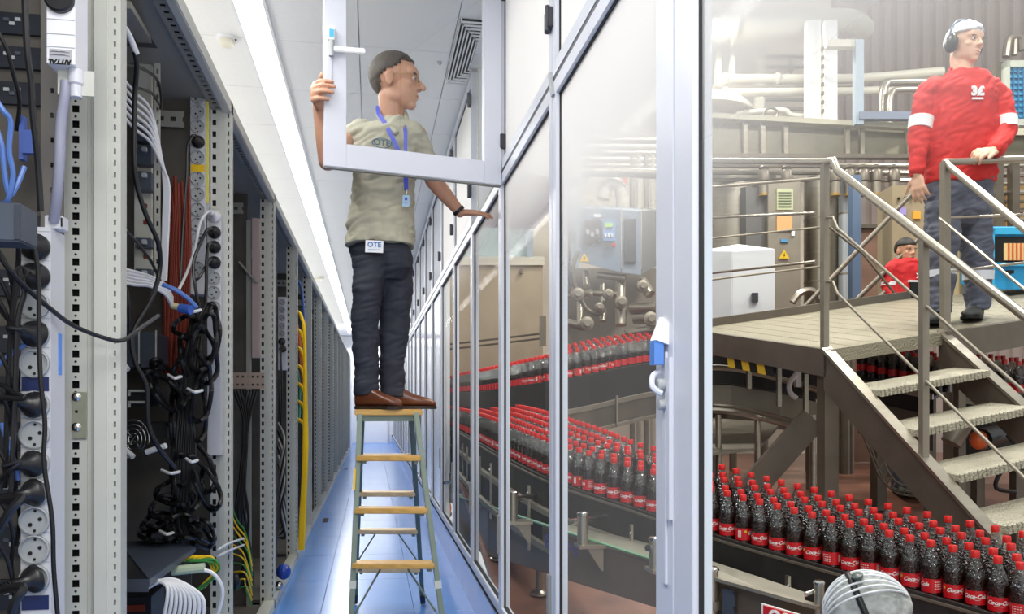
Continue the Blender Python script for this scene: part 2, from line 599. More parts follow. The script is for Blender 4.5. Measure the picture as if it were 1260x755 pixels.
RT = 2.73
RACKY = [0.55] + [2.2 + 1.65 * i for i in range(14)]
ordinal = ['nearest', 'second', 'third', 'fourth', 'fifth', 'sixth', 'seventh', 'eighth', 'ninth', 'tenth', 'eleventh', 'twelfth', 'thirteenth', 'fourteenth']
for i in range(len(RACKY) - 1):
    Y0, Y1 = RACKY[i], RACKY[i + 1]
    r = thing('server_rack', 'open grey server rack, ' + ordinal[i] + ' in the row left of the aisle', 'server rack', (XR - 0.4, (Y0 + Y1) / 2, 0), 'server racks along the aisle')
    XB = -1.55
    big = i == 1
    w = 0.09
    # near upright
    if big:
        mb = MB()
        perf(mb, (-0.762, Y0, 0), (0, 0, 1), (1, 0, 0), (0, 1, 0), RT, 0.054, 0.004, 0.0385, 0.0185, 0.0175)
        mb.build('mounting_rail', M_FRAME, r)
        mb = MB()
        for k in range(70):   # small round holes between the square ones
            mb.cyl((-0.735, Y0 - 0.0004, 0.0385 * (k + 1)), (-0.735, Y0 + 0.003, 0.0385 * (k + 1)), 0.0033, 8)
        mb.build('screw_holes', M_DARK, r, kind='stuff')
        MB().box(-0.708, Y0, 0, -0.692, Y0 + 0.05, RT).build('upright', M_FRAME, r, bevel=0.003)
        MB().box(-0.692, Y0 - 0.012, 0, -0.655, Y0 + 0.05, RT).build('upright', M_FRAME, r, bevel=0.004)
        MB().box(-0.6935, Y0 - 0.014, 0, -0.6895, Y0 - 0.008, RT).build('edge_bead', M_FRAME2, r)
        mb = MB()
        perf(mb, (-0.655, Y0 - 0.006, 0), (0, 0, 1), (1, 0, 0), (0, 1, 0), RT, 0.028, 0.05, 0.030, 0.014, 0.005)
        mb.build('slotted_edge', M_FRAME, r)
        MB().box(-0.762, Y0 + 0.02, 0, -0.708, Y0 + 0.022, RT).build('rail_back', M_DARK, r)
    else:
        mb = MB()
        perf(mb, (XR - w, Y0, 0), (0, 0, 1), (1, 0, 0), (0, 1, 0), RT, w * 0.36, 0.006, 0.052, 0.026, 0.016)
        mb.build('mounting_rail', M_FRAME, r)
        MB().box(XR - w, Y0 + 0.016, 0, XR - w * .6, Y0 + 0.018, RT).build('rail_back', M_DARK, r)
        MB().box(XR - w * 0.64, Y0 - 0.004, 0, XR - w * 0.26, Y0 + 0.05, RT).build('upright', M_FRAME, r, bevel=0.004)
        mb = MB()
        perf(mb, (XR - w * 0.26, Y0, 0), (0, 0, 1), (1, 0, 0), (0, 1, 0), RT, w * 0.26, 0.05, 0.04, 0.022, 0.006)
        mb.build('slotted_edge', M_FRAME, r)
    # head beam (perforated below), base beam, roof, back and partition
    mb = MB()
    perf(mb, (XR - 0.085, Y0, RT - 0.045), (0, 1, 0), (1, 0, 0), (0, 0, 1), Y1 - Y0, 0.05, 0.006, 0.05, 0.026, 0.02)
    mb.build('head_beam_strip', M_FRAME2, r)
    MB().box(XR - 0.035, Y0, RT - 0.06, XR, Y1, RT).build('head_beam', M_FRAME, r, bevel=0.004)
    MB().box(XR - 0.085, Y0, RT - 0.03, XR - 0.035, Y1, RT - 0.025).build('beam_web', M_DARK, r)
    MB().box(XB, Y0, RT - 0.03, XR - 0.085, Y1, RT - 0.02).build('roof_panel', M_FRAME2, r)
    MB().box(XR - 0.07, Y0, 0.0, XR, Y1, 0.07).build('base_beam', M_FRAME, r, bevel=0.004)
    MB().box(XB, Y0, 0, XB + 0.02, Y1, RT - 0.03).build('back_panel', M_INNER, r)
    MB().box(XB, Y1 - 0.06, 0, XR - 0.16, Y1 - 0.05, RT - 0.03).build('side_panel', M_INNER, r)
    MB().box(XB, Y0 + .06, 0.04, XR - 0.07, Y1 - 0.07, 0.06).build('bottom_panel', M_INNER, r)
    # cross struts near the roof
    mb = MB()
    perf(mb, (XB + 0.02, Y1 - 0.11, RT - 0.17), (1, 0, 0), (0, 0, 1), (0, 1, 0), XR - XB - 0.2, 0.07, 0.006, 0.05, 0.024, 0.02)
    mb.build('cross_strut', M_FRAME2, r)
    if i == 2:
        MB().bar((-0.83, Y1 - .13, 2.25), (-0.72, Y1 - .13, 2.12), .012, .035, (0, 1, 0)).build('diagonal_brace', M_FRAME2, r)
    if i == 1:   # dark sign plate under the roof, zinc joint plate on the upright
        mb = MB()
        a, b = onY(205, 35, 3.2), onY(232, 58, 3.5)
        MB().box(-0.95, 2.95, RT - 0.034, -0.80, 3.25, RT - 0.03).build('rating_plate', mat('plate_grey', srgb(70, 72, 80), .5), r)
        a, b = onY(86, 482, Y0 - .02), onY(104, 540, Y0 - .02)
        MB().box(a.x, Y0 - .006, b.z, b.x, Y0 - .001, a.z).build('joint_plate', M_ZINC, r, bevel=0.0015)
        for yy in (488, 525):
            c = onY(94, yy, Y0 - .006)
            MB().lathe([(0.011, 0), (0.011, .003), (0.007, .006), (0, .007)], c, 12, (0, -1, 0)).build('screw', M_CHROME, r, smooth=True)
        c = onY(94, 506, Y0 - .006)
        MB().lathe([(0.004, 0), (0.004, .001), (0, .001)], c, 8, (0, -1, 0)).build('screw_hole', M_DARK, r)

# end post of the row
MB().box(XR - 0.09, RACKY[-1], 0, XR, RACKY[-1] + 0.05, RT).build('trim_1', M_FRAME)['kind'] = 'structure'
MB().box(XR - 0.9, RACKY[-1] + .05, 0, XR + .02, RACKY[-1] + 2.0, 2.9).build('wall_1', M_WHITE)['kind'] = 'structure'

# ---------------------------------------------------------------- glazed wall on the right
ZR = 2.54     # transom between lower and upper doors
ZB = 0.25     # blue plinth
pl = struct(MB().box(XG - 0.005, -1.5, 0, XG + 0.06, 28.1, ZB).build('baseboard_right', M_BLUE))
MB().box(XG - 0.007, -1.5, ZB - 0.012, XG + 0.06, 28.1, ZB).build('gasket', M_GASKET, pl)
GY = [0.32, 1.705] + [2.935 + 1.24 * k for k in range(20)]
nth = ['nearest', 'second', 'third', 'fourth', 'fifth', 'sixth', 'seventh', 'eighth', 'ninth', 'tenth', 'eleventh', 'twelfth', 'thirteenth', 'fourteenth', 'fifteenth', 'sixteenth', 'seventeenth', 'eighteenth', 'nineteenth', 'twentieth', 'twenty-first']
HAZE = {0: (1.60, 2.2, 0.0, 0.50), 1: (1.60, 2.42, 0.04, 0.97), 2: (1.9, 2.6, 0.02, 0.88), 3: (2.0, 2.7, 0.02, 0.5)}  # white hall haze painted into the lower panes, denser toward the top
M_FROST = glass('frosted_white_glass', haze_frost=(0, 1, 0.93, 0.93))
M_UPPER = glass('upper_film_glass', haze_frost=(0, 1, 0.97, 0.97))
M_OPAQUE = mat('white_back_painted_glass', srgb(232, 234, 238), 0.12, 0, 0.02, 3, spec=0.6)

def glass_door(name, Y0, Y1, Z0, Z1, label, pane_mat, st0=0.055, st1=0.055, upper=False, group=None):
    d = thing(name, label, 'glass door', (XG + 0.02, (Y0 + Y1) / 2, Z0), group)
    X0, X1 = XG, XG + 0.045
    g = 0.004
    MB().box(X0, Y0 + g, Z0, X1, Y0 + st0, Z1).build('stile', M_ALU, d, bevel=0.002)
    MB().box(X0, Y1 - st1, Z0, X1, Y1 - g, Z1).build('stile', M_ALU, d, bevel=0.002)
    MB().box(X0, Y0 + st0, Z1 - 0.055, X1, Y1 - st1, Z1).build('top_rail', M_ALU, d, bevel=0.002)
    MB().box(X0, Y0 + st0, Z0, X1, Y1 - st1, Z0 + 0.055).build('bottom_rail', M_ALU, d, bevel=0.002)
    MB().box(X0 + 0.02, Y0 + st0, Z0 + 0.055, X0 + 0.026, Y1 - st1, Z1 - 0.055).build('pane', pane_mat, d)
    mb = MB()
    e = 0.005
    xa, xb = X0 + .012, X0 + .032
    mb.box(xa, Y0 + st0, Z0 + .055, xb, Y0 + st0 + e, Z1 - .055)
    mb.box(xa + .002, Y1 - st1 - e, Z0 + .055, xa + .012, Y1 - st1, Z1 - .055)
    mb.box(xa, Y0 + st0, Z1 - .055 - e, xb, Y1 - st1, Z1 - .055)
    mb.box(xa, Y0 + st0, Z0 + .055, xb, Y1 - st1, Z0 + .055 + e)
    mb.build('gasket', M_GASKET, d)
    return d

for k in range(len(GY) - 1):
    Y0, Y1 = GY[k], GY[k + 1]
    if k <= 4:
        pm = glass('hazed_glass_%d' % k, refl=0.006, haze_frost=HAZE.get(k, (2.1, 2.7, 0.02, 0.3)))
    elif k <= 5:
        pm = glass('hazed_glass_4', refl=0.006, haze_frost=(2.1, 2.7, 0.02, 0.3))
    else:
        pm = M_OPAQUE
    st0, st1 = (0.10, 0.105) if k == 0 else ((0.115, 0.062) if k == 1 else (0.055, 0.045))
    kind = 'aluminium framed glass door, ' if k <= 5 else 'white panelled glass door, '
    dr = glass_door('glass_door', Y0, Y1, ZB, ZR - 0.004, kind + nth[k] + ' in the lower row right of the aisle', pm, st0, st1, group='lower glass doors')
    if k == 1:
        # lock: rotary swing handle and latch rod on the wide stile
        c = onX(821, 428, XG)
        MB().box(XG - 0.006, 1.74, 0.95, XG, 1.765, 1.475).build('handle_plate', M_ALU, dr, bevel=0.002)
        MB().hexa([(XG - .03, 1.735, 1.50), (XG - .03, 1.775, 1.50), (XG - .008, 1.775, 1.555), (XG - .008, 1.735, 1.535)], [(XG, 1.735, 1.49), (XG, 1.775, 1.49), (XG, 1.775, 1.555), (XG, 1.735, 1.535)]).build('swing_handle', M_WHITE, dr)
        MB().box(XG - 0.032, 1.74, 1.445, XG - 0.01, 1.772, 1.50).build('blue_badge', mat('badge_blue', srgb(92, 140, 214), 0.35), dr)
        mb = MB()
        mb.tube([(XG - .012, 1.765, 1.43), (XG - .03, 1.755, 1.42), (XG - .034, 1.745, 1.395), (XG - .015, 1.74, 1.38)], 0.007, 8)
        mb.build('latch_hook', M_ALU, dr, smooth=True)
        MB().lathe([(0.014, 0), (0.014, 0.012), (0.010, 0.016), (0, 0.016)], (XG - .006, 1.748, 1.40), 14, (-1, 0, 0)).build('lock_cylinder', M_SOCK, dr, smooth=True)
        MB().lathe([(0.012, 0), (0.012, 0.014), (0, 0.016)], (XG - .006, 1.748, 1.355), 14, (-1, 0, 0)).build('lock_cylinder', M_SOCK, dr, smooth=True)
        MB().box(XG - 0.008, 1.712, 1.10, XG, 1.73, 1.46).build('latch_rod', M_ALU, dr)
    if 2 <= k <= 6:
        MB().box(XG - 0.012, Y0 + 0.01, 0.42 + .05 * k, XG, Y0 + 0.045, 0.62 + .05 * k).build('latch_plate', M_FRAME2, dr, bevel=0.002)
    if k >= 1 and k != 3:   # upper door; the one behind the man stands open
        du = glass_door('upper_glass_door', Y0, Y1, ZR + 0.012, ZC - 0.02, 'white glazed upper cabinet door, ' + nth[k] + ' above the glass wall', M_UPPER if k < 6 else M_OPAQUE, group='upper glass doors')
        for zz in (ZR + 0.20, ZC - 0.25):
            MB().box(XG - 0.02, Y0 - 0.02, zz, XG + 0.0, Y0 + 0.05, zz + 0.075).build('hinge', M_HINGE, du, bevel=0.003)
            MB().cyl((XG - 0.018, Y0 + 0.0, zz - .008), (XG - 0.018, Y0 + 0.0, zz + 0.083), 0.010, 10).build('hinge_pin', M_HINGE, du)
        if k == 1:
            MB().hexa([(XG - .01, Y1 - .05, ZR - .06), (XG, Y1 - .05, ZR - .06), (XG, Y1, ZR + .04), (XG - .01, Y1, ZR + .04)], [(XG - .01, Y1 - .02, ZR - .06), (XG, Y1 - .02, ZR - .06), (XG, Y1 + .03, ZR + .04), (XG - .01, Y1 + .03, ZR + .04)]).build('vent_block', M_SOCK, du)
struct(MB().box(XG + .002, -1.5, ZR - 0.006, XG + 0.045, 28.1, ZR + 0.014).build('trim_2', M_HINGE))
cab = struct(MB().box(XG + .40, 4.16, ZR + .014, XG + .43, 5.43, ZC).build('wall_3', M_WHITE))
MB().box(XG + .046, 4.15, ZR + .014, XG + .40, 4.17, ZC).build('cabinet_side', M_WHITE, cab)
MB().box(XG + .046, 5.42, ZR + .014, XG + .40, 5.44, ZC).build('cabinet_side', M_WHITE, cab)
MB().box(XG + .046, 4.15, ZR + .002, XG + .43, 5.44, ZR + .014).build('cabinet_floor', M_WHITE, cab)
# opaque backing of the far lower row and the header
struct(MB().box(XG + 0.05, GY[6], ZB, XG + 0.09, 28.1, ZC).build('wall_right', M_WHITE))

# ---------------------------------------------------------------- the open upper door held by the man
H = Vector((XG - 0.005, 4.13, 0))
E = Vector((onY(398, 205, 3.93).x, 3.93, 0))
dd = (E - H)
Wd = dd.length
dd.normalize()
nn = Vector((-dd.y, dd.x, 0))       # door normal
if nn.y > 0:
    nn = -nn
OD = thing('open_glass_door', 'open aluminium framed glass door held by the man on the ladder', 'glass door', (H.x, H.y, ZR + .012))
def dbox(name, a, b, z0, z1, m, t0=-0.02, t1=0.02, parent=None, bevel=0.003):
    q = [H + dd * a + nn * t0, H + dd * b + nn * t0, H + dd * b + nn * t1, H + dd * a + nn * t1]
    return MB().hexa([(p.x, p.y, z0) for p in q], [(p.x, p.y, z1) for p in q]).build(name, m, parent or OD, bevel=bevel)
ZD0, ZD1 = ZR - 0.068, ZC - 0.03
dbox('stile', 0.0, 0.095, ZD0, ZD1, M_ALU)
dbox('stile', Wd - 0.105, Wd, ZD0, ZD1, M_ALU)
dbox('bottom_rail', 0.095, Wd - 0.105, ZD0, ZD0 + 0.115, M_ALU)
dbox('top_rail', 0.095, Wd - 0.105, ZD1 - 0.09, ZD1, M_ALU)
dbox('pane', 0.095, Wd - 0.105, ZD0 + .115, ZD1 - .09, glass('door_glass', (0.97, 0.98, 0.98), 0.03), -0.003, 0.003, bevel=0)
dbox('frame_edge', 0.0, Wd, ZD0 - 0.006, ZD0, M_FRAME2, -0.012, 0.012, bevel=0)
# handle: plate, swing lever and blue badge on the face toward the aisle
dbox('handle_plate', Wd - 0.035, Wd - 0.01, 2.86, 3.13, M_ALU, 0.02, 0.028, bevel=0.002)
dbox('lock_badge', Wd - 0.045, Wd - 0.012, 3.055, 3.125, M_WHITE, 0.028, 0.05)
dbox('badge_screen', Wd - 0.040, Wd - 0.018, 3.068, 3.105, mat('badge_cyan', srgb(96, 190, 224), 0.3), 0.05, 0.052, bevel=0)
a0, a1 = H + dd * (Wd - 0.03) + nn * 0.045, H + dd * (Wd - 0.185) + nn * 0.06
MB().bar((a0.x, a0.y, 3.015), (a1.x, a1.y, 3.022), 0.018, 0.026).build('lever', M_WHITE, OD, bevel=0.004)
MB().cyl((a0.x, a0.y, 2.98), (a0.x, a0.y, 3.055), 0.013, 12).build('lever_hub', M_SOCK, OD, smooth=True)
for z in (2.66, 3.42):
    dbox('hinge', -0.035, 0.01, z, z + 0.075, M_HINGE, -0.01, 0.03)
# cabinet side seen at the hinge: dark slot with earth leads and perforated rail
MB().box(XG + 0.006, 4.2, ZR, XG + 0.03, 4.24, ZC).build('trim_3', M_GASKET)['kind'] = 'structure'
mb = MB()
perf(mb, (XG + .03, 5.36, ZR), (0, 0, 1), (0, -1, 0), (1, 0, 0), 1.0, 0.05, 0.004, 0.045, 0.022, 0.022)
tag(mb.build('perforated_rail', M_FRAME), 'perforated grey mounting rail inside the opened upper cabinet', 'rail')
for k, (c, oz) in enumerate([(M_YCABLE, 0), (M_GREENC, .008), (M_YCABLE, -.008)]):
    pts = [(XG - .02 + oz * 1.2, 4.19 + .012 * math.sin(j * 1.7 + k * 2), ZR - .02 + j * .09) for j in range(12)]
    tag(MB().tube(pts, 0.006, 6).build('earth_lead', c, smooth=True), ['yellow earth lead hanging at the open door hinge', 'green earth lead twisted beside the open door hinge', 'second yellow earth lead nearest the hinge edge'][k], 'cable')
# ---------------------------------------------------------------- power strips, plugs, cables and units in the near racks
def socket(mb_parent, c, r, kind='socket'):
    """round earthed socket facing -Y at c"""
    s = MB().lathe([(r, 0), (r * 1.02, .009), (r * .93, .010), (r * .86, .002), (0.0, .002)], c, 20, (0, -1, 0)).build('socket', M_SOCK, mb_parent, smooth=True)
    c = Vector(c)
    for dx, dz in ((-.30, -.28), (.34, .10), (0.02, .70), (-.02, -.72)):
        big = abs(dz) < .5
        q = c + Vector((dx * r, -.001, dz * r))
        MB().lathe([(r * (.14 if big else .10), 0), (r * (.14 if big else .10), .003), (0, .003)], q, 8, (0, -1, 0)).build('contact_hole', M_DARK, s)
    return s

def power_strip(name, label, x0, x1, yt, yb, Y, side_x, socks, r, bands=(), ztop=None):
    a, b = onY(x0, yt, Y), onY(x1, yb, Y)
    dx, dy = ray(side_x)
    Yb = b.x / dx * dy
    p = thing(name, label, 'power strip', ((a.x + b.x) / 2, Y, b.z))
    MB().box(a.x, Y, b.z, b.x, Yb, a.z).build('housing', M_PDU, p, bevel=0.002)
    xc = (x0 + x1) / 2
    for yy in socks:
        c = onY(xc, yy, Y)
        c.y -= 0.001
        socket(p, c, r)
        MB().box(a.x + .001, Y - 0.0012, c.z + r * 1.13, b.x - .001, Y, c.z + r * 1.16).build('module_seam', M_SOCK, p)
    for yy, h, m in bands:
        c = onY(xc, yy, Y)
        MB().box(a.x + .003, Y - 0.002, c.z - h, b.x - .003, Y, c.z + h).build('marker_band', m, p)
    return p

def plug(px, py, Y, r, path, label, m=None, rc=0.0055, ang=(0, -1, 0), name='power_cable', group=None):
    """round plug facing the strip, cable follows the path of (px, py, Y)"""
    c = onY(px, py, Y)
    t = thing(name, label, 'power cord', c, group)
    m = m or M_BLACKP
    ax = Vector(ang).normalized()
    MB().lathe([(r, 0), (r * 1.0, .006), (r * .93, .012), (r * .62, .020), (r * .42, .034), (r * .36, .05), (0, .05)], c, 18, ax).build('plug', m, t, smooth=True)
    for k in range(4):
        MB().lathe([(r * .40, 0), (r * .40, .004)], c + ax * (.052 + .007 * k), 10, ax).build('strain_relief', m, t)
    pts = [c + ax * .045, c + ax * .085] + [onY(*q) for q in path]
    MB().tube(pts, rc, 8, 5).build('cable', m, t, smooth=True)
    return t

# --- near left: tall white strip with sockets and black plugs
Yp = 1.98
SOCKS = [304, 340, 375, 411, 447, 498, 534, 570, 605, 640, 675, 711]
lower = power_strip('power_strip', 'tall white power strip with round sockets beside the nearest rack upright', 25, 62, 278, 770, Yp, 80, SOCKS, 0.0315, [(472, .016, M_NAVY), (741, .016, M_NAVY)])
c = onY(71, 435, Yp)
X1 = onY(62, 400, Yp).x
MB().box(X1, 2.025, onY(70, 461, 2.03).z, X1 + .0015, 2.045, onY(70, 410, 2.03).z).build('blue_sticker', mat('sticker_blue', srgb(92, 150, 232), 0.4), lower)
MB().box(X1 - .02, Yp + .02, onY(60, 279, Yp).z, X1 + .018, Yp + .06, onY(60, 262, Yp).z).build('mounting_clip', M_PDU, lower, bevel=.002)
MB().box(X1 + .018 - .003, Yp + .018, onY(60, 276, Yp).z, X1 + .0185, Yp + .0195, onY(60, 265, Yp).z).build('clip_slot', M_DARK, lower)
YF = Yp - .004
plug(44, 304, YF, .031, [(22, 330, 1.93), (14, 400, 1.92), (10, 470, 1.93), (6, 600, 1.95)], 'black plug in the top socket of the tall power strip')
plug(44, 340, YF, .031, [(30, 360, 1.9), (22, 395, 1.9), (18, 500, 1.92), (12, 640, 1.94)], 'black plug in the second socket of the tall power strip')
plug(44, 411, YF, .031, [(28, 405, 1.9), (12, 395, 1.92), (0, 380, 1.95), (-10, 376, 1.95)], 'black plug with cable to the left below the grey socket', ang=(-.3, -1, .1))
plug(44, 498, YF, .031, [(30, 490, 1.88), (16, 482, 1.9), (4, 474, 1.93), (-14, 470, 1.95)], 'black angled plug just below the upper navy band', ang=(-.8, -1, .25))
plug(42, 570, YF, .031, [(26, 568, 1.9), (12, 578, 1.9), (0, 592, 1.92), (-12, 610, 1.92)], 'black plug midway down the tall strip with thin grey cable', rc=.004, ang=(-.4, -1, 0))
plug(44, 605, YF, .032, [(26, 612, 1.86), (14, 626, 1.85), (0, 648, 1.86), (-14, 672, 1.88)], 'black plug with ribbed collar above the two free sockets', rc=.0095, ang=(-.75, -1, -.15))
plug(44, 711, YF, .032, [(28, 722, 1.86), (18, 742, 1.85), (12, 770, 1.86), (8, 800, 1.88)], 'black plug with ribbed collar in the lowest socket', rc=.0095, ang=(-.75, -1, -.15))
# long black cords hanging over the strip
def cord(label, pts, m, r=.0045, name='cable', group=None, n=7):
    return tag(MB().tube([onY(*q) for q in pts], r, n, 6).build(name, m, smooth=True), label, 'cable', group)
cord('thin black cord crossing the power strip and the nearest upright', [(-6, 305, 1.80), (10, 330, 1.82), (30, 352, 1.88), (60, 378, 1.95), (90, 400, 2.05), (130, 416, 2.12), (152, 418, 2.16), (175, 402, 2.3), (195, 388, 2.5)], M_BLACK, .0055)
cord('black cord hanging down the front of the tall power strip', [(40, 290, 1.87), (47, 340, 1.88), (48, 420, 1.89), (50, 470, 1.89), (55, 520, 1.9), (54, 570, 1.9), (64, 640, 1.91), (66, 700, 1.92), (72, 770, 1.93)], M_BLACK, .005)
cord('thick black cable hanging at the upper left edge', [(30, -10, 1.75), (33, 60, 1.76), (38, 100, 1.78), (40, 140, 1.8), (44, 175, 1.82), (47, 210, 1.84), (50, 260, 1.86)], M_BLACK, .0065)
# --- upper left white strip seen from below, label upside down
Yu = 1.90
a, b = onY(57, -60, Yu), onY(92, 80, Yu)
dx, dy = ray(108)
Yub = b.x / dx * dy
up = thing('power_strip', 'white power strip end with grey label hanging above the tall strip', 'power strip', ((a.x + b.x) / 2, Yu, b.z))
MB().box(a.x, Yu, b.z, b.x, Yub, a.z).build('housing', mat('pdu_bright', srgb(236, 237, 242), 0.4), up, bevel=.002)
for yy in (6, 24, 42, 58):
    c = onY(74, yy, Yu)
    MB().box(a.x, Yu - .0012, c.z - .0006, b.x, Yu, c.z + .0006).build('module_seam', M_SOCK, up)
q0, q1 = onY(61, 60, Yu), onY(89, 80, Yu)
MB().box(q0.x, Yu - .002, q1.z, q1.x, Yu, q0.z).build('label_plate', mat('label_grey', srgb(176, 178, 184), 0.45), up)
flat_text('RITTAL', onY(74, 76, Yu - .002), (-1, 0, 0), (0, 0, -1), .014, M_DARK, up, shear=.25, bold=.0006)
for k, yy in enumerate((64, 68)):
    flat_text('\u00b7\u00b7\u00b7\u2014\u00b7\u2014\u00b7', onY(74, yy, Yu - .002), (-1, 0, 0), (0, 0, -1), .012, M_HINGE, up)
MB().lathe([(.03, 0), (.03, .01), (.026, .014), (0, .014)], onY(74, 0, Yu), 18, (0, -1, 0)).build('plug', M_BLACKP, up, smooth=True)
MB().box(a.x + .012, Yu + .03, b.z - .055, b.x + .03, Yu + .034, b.z).build('mounting_bracket', M_FRAME, up)
MB().lathe([(.016, 0), (.016, .03), (.012, .034), (.012, .06), (0, .06)], (a.x + .05, Yu + .03, b.z), 14, (0, 0, -1)).build('cable_gland', M_PDU, up, smooth=True)
cord('lilac grey supply cable hanging from the upper strip end', [(81, 100, 1.93), (80, 118, 1.93), (75, 150, 1.94), (73, 200, 1.95), (70, 240, 1.97), (66, 272, 2.0)], M_GCABLE, .0115, n=10)
# --- dark device corner, blue leads, dark rail, small units behind
a, b = onY(-40, 247, 1.70), onY(26, 297, 1.70)
dv = thing('network_device', 'slate grey network device corner jutting in at the left edge', 'network device', ((a.x + b.x) / 2, 1.7, b.z))
MB().box(a.x, 1.70, b.z, b.x, 1.78, a.z).build('housing', M_SLATE, dv, bevel=.003)
MB().box(b.x - .012, 1.697, b.z + .004, b.x - .002, 1.70, a.z - .004).build('end_cap', mat('slate_dark', srgb(52, 58, 70), .45), dv)
for k, pts in enumerate([[(-8, 118, 1.8), (4, 136, 1.8), (13, 150, 1.81), (11, 185, 1.82), (16, 215, 1.83), (10, 245, 1.84), (4, 250, 1.86)],
                         [(-8, 150, 1.82), (2, 178, 1.82), (6, 215, 1.83), (12, 240, 1.84), (22, 225, 1.85), (30, 205, 1.86)],
                         [(-6, 452, 1.95), (8, 440, 1.95), (20, 430, 1.96), (30, 424, 1.97)],
                         [(2, 520, 1.95), (10, 545, 1.95), (18, 570, 1.95), (22, 590, 1.96)]]):
    cord(['pale blue lead looping at the upper left edge', 'blue lead curling behind the grey device', 'short blue lead running to the left of the tall strip', 'blue lead hanging low at the left edge'][k], pts, M_BCABLE, .0055)
u = thing('patch_unit', 'blue plastic cable guide inside the nearest rack', 'cable guide', onY(34, 190, 2.04))
a, b = onY(23, 142, 2.04), onY(29, 196, 2.04)
MB().box(a.x, 2.04, b.z, b.x, 2.06, a.z).build('plate', mat('guide_blue', srgb(72, 98, 172), .4), u)
a, b = onY(29, 160, 2.04), onY(40, 178, 2.04)
MB().box(a.x, 2.035, b.z, b.x, 2.05, a.z).build('bracket', mat('guide_blue', srgb(72, 98, 172), .4), u)
a, b = onY(29, 178, 2.04), onY(44, 190, 2.04)
MB().box(a.x, 2.03, b.z, b.x, 2.05, a.z).build('bracket', mat('guide_blue', srgb(72, 98, 172), .4), u)
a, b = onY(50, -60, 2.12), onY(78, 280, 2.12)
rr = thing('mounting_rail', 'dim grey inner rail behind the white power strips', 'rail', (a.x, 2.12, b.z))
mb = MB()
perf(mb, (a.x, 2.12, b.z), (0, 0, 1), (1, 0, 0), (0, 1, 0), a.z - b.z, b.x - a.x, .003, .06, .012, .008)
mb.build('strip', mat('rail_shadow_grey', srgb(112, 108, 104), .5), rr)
# stack of dark switch units behind, with lit ports
for k, yy in enumerate([10, 52, 96, 262, 330, 400, 462, 520, 585, 650, 715]):
    a, b = onY(-60, yy, 2.13), onY(50 if yy < 270 else 24, yy + 34, 2.13)
    t = thing('switch_unit', 'dark network switch, ' + ordinal[k] + ' from the top behind the power strips', 'network switch', ((a.x + b.x) / 2, 2.12, b.z), 'dark switches in the nearest rack')
    MB().box(a.x, 2.128, b.z, b.x, 2.17, a.z).build('housing', mat('switch_dark', srgb(40, 44, 52), .4, .3, .2, 20), t)
    for j in range(3):
        q = onY(8 + 7 * j, yy + 14 + (j % 2) * 5, 2.128)
        MB().box(q.x - .006, 2.125, q.z - .004, q.x + .006, 2.128, q.z + .004).build('port', M_SOCK if (k + j) % 3 else M_SLATE, t)
for k in range(9):
    y0 = [300, 330, 360, 420, 470, 540, 600, 660, 30][k]
    cord(['black lead draped behind the tall strip, %s from the top' % ordinal[k]][0], [(-8, y0, 1.9), (8, y0 + 26 + 4 * k % 7, 1.92), (16, y0 + 60, 1.95), (14 + (k % 3) * 5, y0 + 95, 2.0), (20, y0 + 130, 2.05)], M_BLACK, .0045)

# --- second bay: contents between the two uprights
Y2 = 3.62
def ybox(name, x0, y0, x1, y1, Y, d, m, parent, bevel=0.002):
    a, b = onY(x0, y0, Y), onY(x1, y1, Y)
    return MB().box(a.x, Y, b.z, b.x, Y + d, a.z).build(name, m, parent, bevel=bevel)
# inner profile with perforation
pr = thing('mounting_rail', 'light grey inner profile carrying patch brackets in the second rack', 'rail', onY(185, 345, 3.4))
ybox('profile', 165, 60, 186, 345, 3.42, .03, M_FRAME, pr)
a, b = onY(190, 55, 3.40), onY(197, 345, 3.40)
mb = MB()
perf(mb, (a.x, 3.40, b.z), (0, 0, 1), (1, 0, 0), (0, 1, 0), a.z - b.z, b.x - a.x, .006, .05, .02, .010)
mb.build('perforated_strip', M_FRAME, pr)
MB().bar(onY(150, 5, 2.6), onY(185, 60, 3.4), .02, .05, (1, 0, 0)).build('roof_brace', M_FRAME2, pr)
for k, yy in enumerate([150, 178, 210, 292, 330]):
    t = thing('patch_bracket', 'blue-grey patch bracket, ' + ordinal[k] + ' from the top on the inner profile', 'bracket', onY(175, yy + 18, 3.36), 'patch brackets on the inner profile')
    ybox('plate', 166, yy, 186, yy + (24 if k < 3 else 12), 3.36, .05, M_SLATE, t)
    ybox('clip', 174, yy + 2, 180, yy + 8, 3.345, .02, M_SOCK, t)
for yy in (230, 250, 270, 312):
    ybox('square_hole', 176, yy, 181, yy + 6, 3.415, .01, M_RCABLE, pr)
# white patch leads
for k in range(6):
    y0 = 95 + 9 * k
    cord('white patch lead, ' + ordinal[k] + ' of the bundle curving down inside the second rack', [(146, y0 - 4, 2.9), (165, y0 + 18, 3.1), (185, y0 + 40 - k, 3.25), (197 + k * .6, y0 + 90 - k * 5, 3.32), (202 + k * 1.2, 230, 3.34), (201 + k * 1.2, 275, 3.36), (199 + k, 345, 3.38)], M_WCABLE, .0058, group='white patch leads in the second rack')
for k in range(5):
    cord('white lead, ' + ordinal[k] + ' of the low bundle under the patch brackets', [(146, 330 + 4 * k, 2.7), (165, 334 + 4 * k, 2.9), (185, 340 + 3 * k, 3.1), (203, 350 + 3 * k, 3.2), (212, 366 + 3 * k, 3.3)], M_WCABLE, .006)
cord('blue-grey lead sweeping down to the cord bundle', [(200, 350, 3.0), (215, 356, 3.0), (230, 366, 3.02), (242, 378, 3.05)], M_BCABLE, .008)
